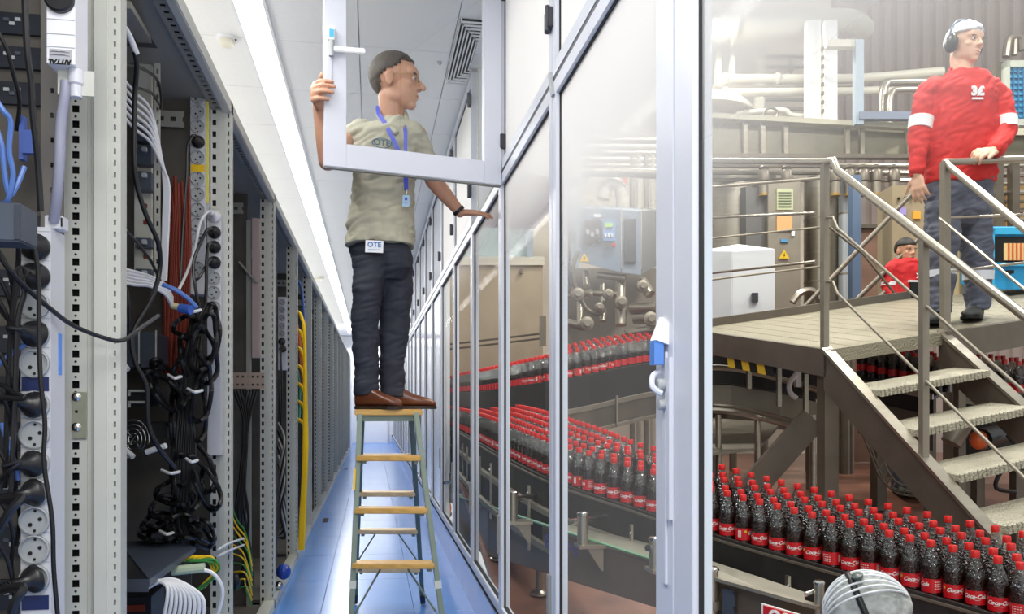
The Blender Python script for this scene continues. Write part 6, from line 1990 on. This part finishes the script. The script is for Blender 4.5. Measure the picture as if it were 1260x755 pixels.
def hair_cap(h, parent, m, keep, grow=1.0, name='hair', thick=.012, n=40, mm=28, disp=0.0):
    """shell over the skull where keep(l, f, u) is true"""
    vs, fs = [], []
    rl, rf, ru = .335 * grow, .43 * grow, .405 * grow
    idx = {}
    rnd = random.Random(3)
    for j in range(mm + 1):
        ph = math.pi * j / mm
        for i in range(n):
            t = 2 * math.pi * i / n
            k = 1 + disp * (rnd.random() - .5)
            l, f, u = rl * math.sin(ph) * math.cos(t) * k, rf * math.sin(ph) * math.sin(t) * k - .06, .12 - ru * math.cos(ph) * k
            vs.append((l, f, u))
    for j in range(mm):
        for i in range(n):
            q = (j * n + i, j * n + (i + 1) % n, (j + 1) * n + (i + 1) % n, (j + 1) * n + i)
            c = [sum(vs[a][x] for a in q) / 4 for x in range(3)]
            if keep(*c):
                fs.append(q)
    W_ = [h.p(*p) for p in vs]
    used = sorted({a for q in fs for a in q})
    rm = {a: i for i, a in enumerate(used)}
    outer = [W_[a] for a in used]
    cc = h.p(0, -.06, .12)
    inner = [p + (cc - p).normalized() * thick for p in outer]
    N = len(outer)
    F = [tuple(rm[a] for a in q) for q in fs] + [tuple(rm[a] + N for a in reversed(q)) for q in fs]
    from collections import Counter
    ec = Counter()
    for q in fs:
        for a, b in zip(q, q[1:] + q[:1]):
            ec[(a, b)] += 1
    for (a, b) in list(ec):
        if (b, a) not in ec:
            F.append((rm[b], rm[a], rm[a] + N, rm[b] + N))
    mb = MB()
    mb.add(outer + inner, F)
    return mb.build(name, m, parent, smooth='all')

M_SKIN = mat('skin_tan', srgb(196, 146, 118), 0.5, 0, 0.05, 30, sub=.08)
M_SKIN2 = mat('skin_light', srgb(222, 178, 152), 0.5, 0, 0.05, 30, sub=.08)
M_LIP = mat('lip', srgb(176, 112, 100), .45)
M_LIP2 = mat('lip_pale', srgb(190, 124, 112), .45)
M_HAIR = mat('hair_brown_grey', srgb(74, 64, 54), 0.6, 0, 0.35, 60, 0.8, 160, stretch=(1, 1, .3))
M_POLO = mat('polo_olive', srgb(176, 172, 152), 0.8, 0, 0.05, 8, 0.35, 9)
M_JEANS = mat('dark_jeans', srgb(38, 41, 54), 0.75, 0, 0.14, 10, 0.5, 14)
M_SHOE = mat('brown_leather', srgb(98, 54, 34), 0.28, 0, 0.2, 12)
M_LANY = mat('lanyard_blue', srgb(66, 78, 186), 0.5)

# ---- the man on the ladder
V1 = 4.25
mbB = MB()
h1 = HeadFrame(pix(488, 101, V1), FP(1, -.05, 0) , (FP(0, 0, 1)), .305)
head_shapes(mbB, h1)
limb(mbB, [h1.p(0, -.10, -.25), pix(482, 146, V1 + .02), pix(481, 165, V1 + .02)], [.066, .064, .075])
# inner torso and legs keep the body in one piece
pxloft(mbB, [(158, 444, 512, V1, .07), (190, 440, 512, V1, .09), (250, 445, 500, V1, .09), (300, 442, 498, V1, .09), (330, 446, 496, V1, .08)], None, None)
limb(mbB, [pix(456, 325, V1 - .04), pix(452, 400, V1 - .06), pix(449, 484, V1 - .06)], [.062, .045, .035])
limb(mbB, [pix(488, 325, V1 + .04), pix(487, 400, V1 + .06), pix(482, 484, V1 + .06)], [.062, .045, .035])
# right arm: up to the door stile
vE = E.x * FX + E.y * FY
sh_r, el_r, wr_r = pix(432, 166, V1 + .02), pix(403, 199, vE + .17), pix(393, 131, vE + .085)
limb(mbB, [sh_r, el_r], [.052, .044])
limb(mbB, [el_r, el_r.lerp(wr_r, .35), wr_r], [.044, .043, .033])
hand_shapes(mbB, wr_r, FP(-.02, -1.0, .32), FP(-1.0, 0, 0), -1, [(1.15, .45, .25), (1.2, .45, .25), (1.2, .45, .25), (1.2, .5, .3)], 1.32, thumb=(.5, .5), spread=.0225, tcurl=.6)
# left arm: down to the transom
sh_l, el_l, wr_l = pix(513, 166, V1 + .03), pix(533, 222, V1 + .10), pix(566, 261, V1 + .16)
limb(mbB, [sh_l, el_l], [.053, .045])
limb(mbB, [el_l, el_l.lerp(wr_l, .35), wr_l], [.045, .043, .029])
hand_shapes(mbB, wr_l, pix(600, 262, V1 + .20) - wr_l, FP(.1, -.35, .95), -1, [(.15, .25, .2), (.12, .22, .2), (.12, .25, .2), (.15, .3, .2)], 1.12, thumb=(.8, .5))
man = remesh(mbB, .0055, 'person', M_SKIN, smooth=3)
tag(man, 'man in olive grey polo and dark jeans on the ladder holding the glass door', 'person')
face_parts(h1, man, mat('brow_brown', srgb(92, 74, 60), .7), M_LIP)
hair_cap(h1, man, M_HAIR, lambda l, f, u: u > (-.22 if f < -.25 else (.02 if f < -.02 else (.16 if f < .10 else .30 + .25 * (f - .2)))) and not (abs(l) > .2 and -.16 < f < .02 and u < .13), 1.0, disp=.03, thick=.02)
# spectacles
M_GOLD = mat('thin_gold', srgb(170, 140, 90), .3, .8)
gl = MB()
for s in (-1, 1):
    gl.tube([h1.p(s * .13 + .085 * math.cos(t * math.pi / 6), .385, .0 + .055 * math.sin(t * math.pi / 6)) for t in range(12)], .0018, 5, 1, True)
    gl.tube([h1.p(s * .215, .375, .02), h1.p(s * .31, .2, .03), h1.p(s * .335, -.06, .02)], .0018, 5, 2)
gl.tube([h1.p(-.045, .39, .01), h1.p(0, .40, .02), h1.p(.045, .39, .01)], .0018, 5, 2)
gl.build('spectacles', M_GOLD, man)
# polo shirt with sleeves, collar, placket
mb = MB()
pxloft(mb, [(149, 468, 500, V1, .075), (156, 452, 508, V1, .095), (165, 436, 517, V1, .115), (180, 432, 519, V1, .125), (211, 433, 514, V1, .13), (235, 434, 510, V1, .13), (253, 432, 509, V1, .13), (275, 428, 509, V1, .142), (292, 426, 509, V1, .155), (304, 427, 510, V1, .160)], None, None)
limb(mb, [pix(445, 167, V1), pix(430, 178, V1 + .02), pix(420, 190, V1 + .05)], [.085, .078, .066])
limb(mb, [pix(505, 168, V1), pix(517, 185, V1 + .04), pix(526, 205, V1 + .08)], [.08, .072, .062])
shirt = remesh(mb, .007, 'polo_shirt', M_POLO, man, smooth=5, folds=(.022, 7, 11))
mb = MB()
mb.tube([pix(470, 148, V1 - .06), pix(466, 138, V1 + .02), pix(478, 132, V1 + .075), pix(496, 138, V1 + .05), pix(500, 149, V1 - .02), pix(494, 158, V1 - .10)], .016, 8, 4)
mb.build('collar', M_POLO, man, smooth='all')
mb = MB()
mb.tube([pix(470, 148, V1 - .06), pix(480, 157, V1 - .11), pix(488, 164, V1 - .125)], .015, 8, 3)
mb.build('collar', M_POLO, man, smooth='all')
def strap(name, pts, w, m, parent, up=(0, 1, 0), th=.003):
    mb = MB()
    P = catmull([Vector(p) for p in pts], 4)
    side = FP(1, 0, 0)
    rings = []
    for i, p in enumerate(P):
        d = (P[min(i + 1, len(P) - 1)] - P[max(i - 1, 0)]).normalized()
        s = d.cross(FP(0, 1, 0)).normalized() * w / 2
        o = FP(0, -th, 0)
        rings.append([p - s, p + s, p + s + o, p - s + o])
    for a, b in zip(rings[:-1], rings[1:]):
        mb.hexa(a, b)
    return mb.build(name, m, parent)
strap('lanyard', [pix(465, 130, V1 + .01), pix(466, 140, V1 - .05), pix(474, 152, V1 - .11), pix(483, 170, V1 - .14), pix(492, 190, V1 - .145), pix(498, 210, V1 - .148), pix(499.5, 225, V1 - .15), pix(500, 234, V1 - .15)], .022, M_LANY, man)
strap('lanyard', [pix(497, 150, V1 - .06), pix(499, 165, V1 - .13), pix(499, 185, V1 - .143), pix(500, 215, V1 - .15), pix(500, 232, V1 - .152)], .018, M_LANY, man)
def badge(x, y, w, h, v, rot, texts, label, name='name_badge', m=None, tcol=None):
    t = thing(name, label, 'badge', pix(x, y + h / 2, v))
    r = FP(math.cos(rot), 0, -math.sin(rot))
    u = FP(math.sin(rot), 0, math.cos(rot))
    c = pix(x, y, v)
    k = v / FPX
    a, b = r * w / 2 * k, u * h / 2 * k
    P = [c - a - b, c + a - b, c + a + b, c - a + b]
    MB().hexa(P, [p + FP(0, .004, 0) for p in P]).build('card', m or M_WHITE, t)
    for (tx, ty, ts, tm, s) in texts:
        flat_text(s, c + a * tx + b * ty + FP(0, -.001, 0), r, u, ts, tm, t, bold=ts * .02)
    return t
badge(499.5, 247, 8.5, 14, V1 - .153, .05, [(0, .3, .018, M_LANY, '\u25a0'), (0, -.4, .010, M_LANY, '\u2014\u2014')], 'small translucent blue name badge hanging from the lanyard', m=mat('badge_paleblue', srgb(156, 190, 214), .25))
MB().cyl(pix(500, 233, V1 - .153), pix(500, 240, V1 - .153), .006, 8).build('lanyard_clip', M_CHROME, man)
M_PBLUE = mat('print_blue', srgb(48, 120, 190), .5)
badge(460.5, 303, 22, 15, V1 - .172, .04, [(0, .25, .036, M_PBLUE, 'OTE'), (0, -.5, .013, M_PBLUE, '\u2014 \u2014\u2014 \u2014')], 'white printed access card clipped at the hip of the man on the ladder', 'access_card')
# chest logo
ce_ = pix(470, 176, V1 - .15)
lg = MB()
for t in range(24):
    t0, t1 = 2 * math.pi * t / 24, 2 * math.pi * (t + 1) / 24
    f2 = lambda a, k: ce_ + FP(.052 * k * math.cos(a), -.002, .026 * k * math.sin(a) - .012 * k * math.cos(a) * .4)
    A, B, C_, D_ = f2(t0, 1), f2(t1, 1), f2(t1, .86), f2(t0, .86)
    lg.hexa([A, B, C_, D_], [p + FP(0, .003, 0) for p in (A, B, C_, D_)])
lg.build('logo_ring', mat('logo_teal', srgb(40, 84, 100), .5), man)
flat_text('OTE', ce_ + FP(0, -.004, 0), FP(1, 0, -.12), (0, 0, 1), .044, mat('logo_teal', srgb(40, 84, 100)), man, 'logo_lettering', bold=.001)
# jeans
mb = MB()
pxloft(mb, [(290, 437, 500, V1, .085), (305, 432, 505, V1, .115), (312, 430, 508, V1, .122), (330, 434, 508, V1, .105), (345, 446, 498, V1, .07)], None, None)
pxloft(mb, [(318, 431, 478, V1 - .05, .085), (345, 434, 474, V1 - .06, .095), (370, 434, 469, V1 - .07, .085), (400, 433, 465.5, V1 - .07, .075), (440, 434.5, 466, V1 - .06, .068), (470, 436, 466.5, V1 - .06, .068), (486, 436.5, 466, V1 - .06, .07)], None, None)
pxloft(mb, [(318, 462, 509, V1 + .05, .085), (345, 466, 509, V1 + .06, .095), (370, 467, 507, V1 + .07, .085), (400, 466.5, 504, V1 + .07, .075), (440, 467, 498, V1 + .06, .068), (465, 467.5, 498, V1 + .06, .066), (488, 468, 499, V1 + .06, .07)], None, None)
remesh(mb, .006, 'jeans', M_JEANS, man, smooth=4, folds=(.014, 6, 12))
def shoe(heel, toe, w, parent, m, sole_m, hgt=.085, name='shoe', zf=None):
    heel, toe = Vector(heel), Vector(toe)
    z = heel.z if zf is None else zf
    d = (toe - heel); d.z = 0
    L = d.length; d.normalize()
    s = Vector((-d.y, d.x, 0))
    secs = []
    for t, ww, hh in ((-.02, .25, .5), (.0, .36, .8), (.10, .42, 1.05), (.28, .42, 1.1), (.42, .42, .85), (.58, .48, .62), (.75, .50, .5), (.88, .44, .40), (.97, .28, .30), (1.0, .12, .22)):
        c = heel + d * (L * t)
        secs.append((Vector((c.x, c.y, z + .012 + hh * hgt / 2)), s * (w * ww), Vector((0, 0, hh * hgt / 2))))
    mb = MB(); loft(mb, secs, 18)
    o = mb.build(name, m, parent, smooth='all')
    mb = MB()
    out = []
    for t, ww in ((-.03, .22), (.02, .40), (.12, .45), (.35, .42), (.6, .52), (.78, .53), (.9, .46), (.98, .28), (1.02, .1)):
        out.append((t, ww))
    poly = [heel + d * (L * t) + s * (w * ww) for t, ww in out] + [heel + d * (L * t) - s * (w * ww) for t, ww in reversed(out)]
    mb.prism([(p.x, p.y) for p in poly], z, z + .016)
    mb.build('sole', sole_m, o)
    return o
M_SOLE = mat('dark_sole', srgb(40, 28, 22), .5)
shoe(pix(440, 500, V1 - .06), pix(494, 500, V1 - .13), .10, man, M_SHOE, M_SOLE, .112, zf=PLZ)
shoe(pix(471, 500, V1 + .06), pix(536, 500, V1 + .10), .10, man, M_SHOE, M_SOLE, .112, zf=PLZ)
mbw = MB()
dW = (pix(566, 261, V1 + .16) - el_l).normalized()
mbw.lathe([(.031, -.010), (.036, -.009), (.036, .009), (.031, .010)], wr_l - dW * .012, 18, dW)
mbw.build('wrist_watch', M_BLACKP, man, smooth=True)

# ---- the man in red on the platform
V2 = 5.15
M_REDS = mat('red_sweater', srgb(206, 44, 42), 0.8, 0, 0.07, 8, 0.4, 10)
M_TROU = mat('grey_trousers', srgb(92, 95, 110), 0.75, 0, 0.10, 8, 0.5, 12)
M_NET = mat('hairnet_white', srgb(226, 228, 234), 0.6, 0, 0.12, 40, 0.6, 60)
mbB = MB()
h2 = HeadFrame(pix(1188, 55, V2), FP(.36, -.92, -.05), FP(.03, 0, 1), .27)
head_shapes(mbB, h2, nose=.55)
limb(mbB, [h2.p(0, -.10, -.25), pix(1184, 84, V2 + .02), pix(1184, 100, V2 + .02)], [.066, .066, .075])
pxloft(mbB, [(100, 1158, 1214, V2, .05), (130, 1154, 1212, V2, .07), (200, 1150, 1210, V2, .08), (240, 1150, 1210, V2, .08)], None, None)
limb(mbB, [pix(1160, 240, V2 - .02), pix(1158, 310, V2 - .05), pix(1154, 388, V2 - .05)], [.07, .05, .038])
limb(mbB, [pix(1200, 240, V2 + .02), pix(1202, 310, V2 + .03), pix(1200, 385, V2 + .05)], [.07, .05, .038])
shr, elr, wrr = pix(1150, 112, V2), pix(1131, 164, V2 - .02), pix(1128, 214, V2 - .06)
shl, ell_, wrl = pix(1221, 112, V2), pix(1238, 163, V2 - .05), pix(1224, 184, V2 - .20)
for a, b, c in ((shr, elr, wrr), (shl, ell_, wrl)):
    limb(mbB, [a, b], [.042, .038])
    limb(mbB, [b, b.lerp(c, .35), c], [.038, .036, .031])
hand_shapes(mbB, wrr, FP(.06, -.12, -1), FP(-.75, -.6, .05), 1, [(.25, .4, .35), (.3, .45, .35), (.35, .5, .4), (.4, .5, .4)], 1.15)
hand_shapes(mbB, wrl, FP(-.9, -.25, -.20), FP(-.1, -.62, .78), -1, [(.45, .7, .5), (.5, .8, .5), (.5, .8, .5), (.55, .8, .5)], 1.15, thumb=(.85, .4))
man2 = remesh(mbB, .006, 'person', M_SKIN2, smooth=3)
tag(man2, 'man in red sweater and hairnet with ear defenders standing on the platform', 'person')
face_parts(h2, man2, mat('brow_dark', srgb(110, 86, 70), .7), M_LIP2)
hair_cap(h2, man2, M_NET, lambda l, f, u: u > (.02 if f < -.1 else .20 + .12 * max(0, f)) , 1.09, 'hairnet', .02, disp=.05)
mb = MB()      # elastic edge of the hairnet
mb.tube([h2.p(.35 * math.cos(t), .40 * math.sin(t) - .05, .20 + .02 * math.sin(3 * t) + (.02 if math.sin(t) > 0 else -.16 * -math.sin(t))) for t in [2 * math.pi * k / 16 for k in range(16)]], .006, 6, 3, True)
mb.build('hairnet_edge', M_NET, man2, smooth='all')
em = thing('ear_defenders', 'black ear defenders worn by the man in red on the platform', 'ear defenders', h2.p(0, -.05, .5))
for s in (-1, 1):
    mb = MB(); h2.e(mb, s * .40, -.05, -.02, .09, .17, .22, 16, 12)
    mb.build('ear_cup', M_BLACKP, em, smooth='all')
    mb = MB(); h2.e(mb, s * .34, -.05, -.02, .05, .15, .20, 16, 10)
    mb.build('cushion', M_HINGE, em, smooth='all')
mb = MB()
mb.tube([h2.p(.43 * math.cos(t), -.08, .10 + .50 * math.sin(t)) for t in [math.pi * k / 12 for k in range(13)]], .007, 6, 2)
mb.build('headband', mat('headband_blue', srgb(96, 116, 138), .4), em, smooth='all')
mb = MB()
pxloft(mb, [(88, 1169, 1200, V2, .075), (93, 1158, 1213, V2, .10), (101, 1149, 1223, V2, .12), (116, 1144, 1226, V2, .135), (150, 1141, 1224, V2, .14), (190, 1138, 1223, V2, .14), (215, 1138, 1223, V2, .14), (227, 1139, 1222, V2, .135)], None, None)
limb(mb, [pix(1152, 108, V2), pix(1138, 118, V2), elr, wrr + Vector((0, 0, .03))], [.075, .072, .062, .050])
limb(mb, [pix(1218, 108, V2), pix(1232, 120, V2), ell_, wrl + FP(.02, .01, .01)], [.075, .072, .062, .048])
sw = remesh(mb, .0075, 'sweater', M_REDS, man2, smooth=5, folds=(.022, 7, 9))
for a, b, t0, t1 in ((pix(1138, 118, V2), elr, .60, .90), (pix(1232, 120, V2), ell_, .62, .92)):
    p, q = a.lerp(b, t0), a.lerp(b, t1)
    mb = MB(); mb.cyl(p, q, .0745, 20, .0715)
    mb.build('armband', M_WHITE, man2, smooth=True, label='white reflective armband')
flat_text('3\u00a3', pix(1203, 112, V2 - .148), FP(1, 0, 0), (0, 0, 1), .075, M_WHITE, man2, 'chest_emblem', bold=.005)
MB().bar(pix(1196, 121, V2 - .147), pix(1210, 121, V2 - .147), .004, .012).build('emblem_line', M_WHITE, man2)
mb = MB()
mb.tube([pix(1168, 87, V2 - .03), pix(1178, 93, V2 - .09), pix(1190, 94, V2 - .09), pix(1201, 87, V2 - .03), pix(1196, 83, V2 + .06), pix(1176, 83, V2 + .06)], .010, 8, 4, True)
mb.build('neckline', M_REDS, man2, smooth='all')
mb = MB()
pxloft(mb, [(222, 1141, 1220, V2, .12), (245, 1140, 1220, V2, .122), (262, 1143, 1217, V2, .11), (278, 1158, 1203, V2, .07)], None, None)
pxloft(mb, [(250, 1140, 1184, V2 - .02, .10), (280, 1140, 1180, V2 - .04, .10), (310, 1141, 1176, V2 - .05, .09), (340, 1142, 1174, V2 - .05, .085), (365, 1143, 1171, V2 - .05, .082), (386, 1144, 1169, V2 - .05, .08)], None, None)
pxloft(mb, [(250, 1178, 1219, V2 + .02, .10), (280, 1182, 1219, V2 + .03, .10), (310, 1186, 1219, V2 + .03, .09), (340, 1188, 1218, V2 + .04, .085), (365, 1189, 1217, V2 + .05, .082), (382, 1190, 1215, V2 + .05, .08)], None, None)
remesh(mb, .007, 'trousers', M_TROU, man2, smooth=4, folds=(.022, 6, 11))
mb = MB(); p, q = pix(1204, 333, V2 + .035), pix(1203.5, 344, V2 + .04)
mb.cyl(p, q, .0905, 20, .089); mb.build('knee_band', mat('reflective_pale', srgb(224, 228, 238), .4), man2, smooth=True)
mb = MB(); p, q = pix(1158, 333, V2 - .05), pix(1158, 341, V2 - .05)
mb.cyl(p, q, .091, 20, .089); mb.build('knee_band', mat('reflective_pale', srgb(224, 228, 238)), man2, smooth=True)
def deck_z(p):
    u, v = p.x * RX + p.y * RY, p.x * FX + p.y * FY
    du, dv = u - BU, v - BV
    return BZ + GA * (AU * du + AV * dv) + GB * (CU * du + CV * dv)
M_BOOT = mat('grey_trainer', srgb(64, 66, 66), .6, 0, .2, 20)
for hx, hv, tx, tv in ((1158, V2 + .05, 1143, V2 - .20), (1202, V2 + .12, 1192, V2 - .14)):
    a, b = pix(hx, 392, hv), pix(tx, 398, tv)
    z = deck_z((a + b) / 2)
    shoe(a, b, .11, man2, M_BOOT, M_DARK, .10, zf=z)

# ---- the worker in red behind the platform
V3 = 6.75
mbB = MB()
h3 = HeadFrame(pix(1115, 309, V3), FP(.25, -.95, -.05), (0, 0, 1), .215)
head_shapes(mbB, h3, nose=.6)
limb(mbB, [h3.p(0, -.1, -.25), pix(1115, 326, V3 + .02)], [.055, .06])
pxloft(mbB, [(322, 1104, 1128, V3, .06), (350, 1100, 1132, V3, .09), (420, 1102, 1130, V3, .09)], None, None)
z0 = GZ(V3)
for s in (-1, 1):
    hip = pix(1116 + 9 * s, 425, V3)
    limb(mbB, [hip, (hip.x, hip.y, (hip.z + z0) / 2), (hip.x, hip.y, z0 + .06)], [.09, .06, .045])
    wr = pix(1116 + 19 * s, 372, V3 - .08)
    limb(mbB, [pix(1116 + 17 * s, 330, V3), pix(1116 + 22 * s, 352, V3), wr], [.055, .05, .035])
    hand_shapes(mbB, wr, FP(-.2 * s, -.2, -1), FP(s, 0, 0), s, [.2] * 4, 1.0)
man3 = remesh(mbB, .008, 'person', M_SKIN, smooth=3)
tag(man3, 'worker in red and black top behind the platform beside the legs of the standing man', 'person')
face_parts(h3, man3, mat('brow_dark', srgb(110, 86, 70)), M_LIP)
hair_cap(h3, man3, mat('hair_black', srgb(40, 34, 30), .6), lambda l, f, u: u > (.0 if f < -.1 else .22), 1.05, thick=.015)
mb = MB()
pxloft(mb, [(318, 1108, 1124, V3, .07), (322, 1100, 1132, V3, .09), (335, 1096, 1137, V3, .11), (360, 1096, 1137, V3, .12), (400, 1097, 1136, V3, .12), (425, 1098, 1135, V3, .12)], None, None)
for s in (-1, 1):
    limb(mb, [pix(1116 + 14 * s, 328, V3), pix(1116 + 19 * s, 334, V3), pix(1116 + 22 * s, 352, V3), pix(1116 + 20 * s, 368, V3 - .06)], [.07, .07, .062, .05])
remesh(mb, .009, 'jacket', mat('bright_red', srgb(196, 24, 30), .7, 0, .06, 8), man3, smooth=4, folds=(.015, 8, 10))
mb = MB(); mb.cyl(pix(1095, 347, V3), pix(1094.5, 352, V3), .068, 16); mb.build('armband', M_WHITE, man3)
P = [pix(1121, 347, V3 - .135), pix(1138, 347, V3 - .11), pix(1138, 366, V3 - .115), pix(1121, 366, V3 - .14)]
MB().hexa(P, [p + FP(0, .03, 0) for p in P]).build('black_panel', M_DARK, man3)
P = [pix(1119, 344, V3 - .135), pix(1138, 345, V3 - .11), pix(1138, 347, V3 - .11), pix(1119, 346.5, V3 - .135)]
MB().hexa(P, [p + FP(0, .03, 0) for p in P]).build('white_piping', M_WHITE, man3)
flat_text('x', pix(1131, 338, V3 - .125), FP(1, 0, 0), (0, 0, 1), .07, M_WHITE, man3, 'chest_emblem', bold=.004)
mb = MB()
for s in (-1, 1):
    hip = pix(1116 + 9 * s, 415, V3)
    limb(mb, [hip, (hip.x, hip.y, (hip.z + z0) / 2), (hip.x, hip.y, z0 + .08)], [.115, .085, .07])
    a = Vector((hip.x, hip.y, z0)); 
    shoe(a + FP(0, .05, 0), a + FP(.0, -.2, 0), .10, man3, M_BOOT, M_DARK, .09, zf=z0)
remesh(mb, .012, 'trousers', M_TROU, man3, smooth=3)

# ---- the crouching worker in the foreground, only the hairnet shows
V4 = 2.42
mbB = MB()
h4 = HeadFrame(pix(1066, 766, V4), FP(-.85, .25, -.35), FP(-.2, 0, 1), .25)
head_shapes(mbB, h4)
limb(mbB, [h4.p(0, -.1, -.3), pix(1085, 850, V4)], [.06, .065])
pxloft(mbB, [(840, 1020, 1150, V4, .08), (900, 1005, 1165, V4, .11), (1000, 1015, 1155, V4, .12), (1080, 1020, 1150, V4, .13)], None, None)
g4 = GZ(V4)
for s in (-1, 1):
    hip = pix(1086 + 36 * s, 1080, V4)
    kn = hip + FP(-.32, -.05 * s, .10)
    ft = Vector((kn.x + .16, kn.y, g4 + .05))
    limb(mbB, [hip, kn, ft], [.085, .06, .045])
    wr = pix(1060 + 70 * s, 1010, V4 - .15)
    limb(mbB, [pix(1086 + 66 * s, 860, V4), pix(1086 + 82 * s, 960, V4), wr], [.055, .048, .033])
    hand_shapes(mbB, wr, FP(-.6, -.2, -.4), FP(0, 0, 1), s, [.3] * 4, 1.0)
man4 = remesh(mbB, .008, 'person', M_SKIN, smooth=3)
tag(man4, 'crouching worker at the lower edge seen only by the white hairnet', 'person')
M_NETF = mat('hairnet_sheer', srgb(176, 178, 176), 0.45, 0, 0.40, 22, 0.9, 26)
hair_cap(h4, man4, M_NETF, lambda l, f, u: u > -.12 - .2 * f, 1.16, 'hairnet', .012, 48, 34, .07)
for k in range(9):     # gathered pleats
    a = -1.2 + .3 * k + random.uniform(-.12, .12)
    mb = MB()
    mb.tube([h4.p(.40 * math.sin(a) * math.sin(t), -.06 + .50 * math.cos(t), .12 + .48 * math.sin(t) * math.cos(a * .7)) for t in [math.pi * (.06 + .11 * j) for j in range(9)]], .0035, 5, 3)
    mb.build('pleat', M_NET, man4, smooth='all')
mb = MB()
mb.tube([h4.p(.42 * math.cos(t), -.02, .10 + .50 * math.sin(t)) for t in [math.pi * (k / 12) for k in range(13)]], .010, 6, 2)
mb.build('headband', M_BLACKP, man4, smooth='all')
mb = MB(); h4.e(mb, .13, -.10, .60, .13, .075, .03, 14, 8)
mb.build('strap_buckle', mat('strap_grey', srgb(70, 84, 82), .35), man4, smooth='all')
mb = MB()
pxloft(mb, [(835, 1050, 1120, V4, .08), (850, 1018, 1152, V4, .11), (900, 1000, 1170, V4, .13), (1000, 1010, 1160, V4, .14), (1085, 1015, 1155, V4, .145)], None, None)
for s in (-1, 1):
    limb(mb, [pix(1086 + 50 * s, 862, V4), pix(1086 + 70 * s, 880, V4), pix(1086 + 82 * s, 960, V4), pix(1062 + 70 * s, 1005, V4 - .13)], [.08, .07, .062, .045])
remesh(mb, .01, 'jacket', M_REDS, man4, smooth=4)
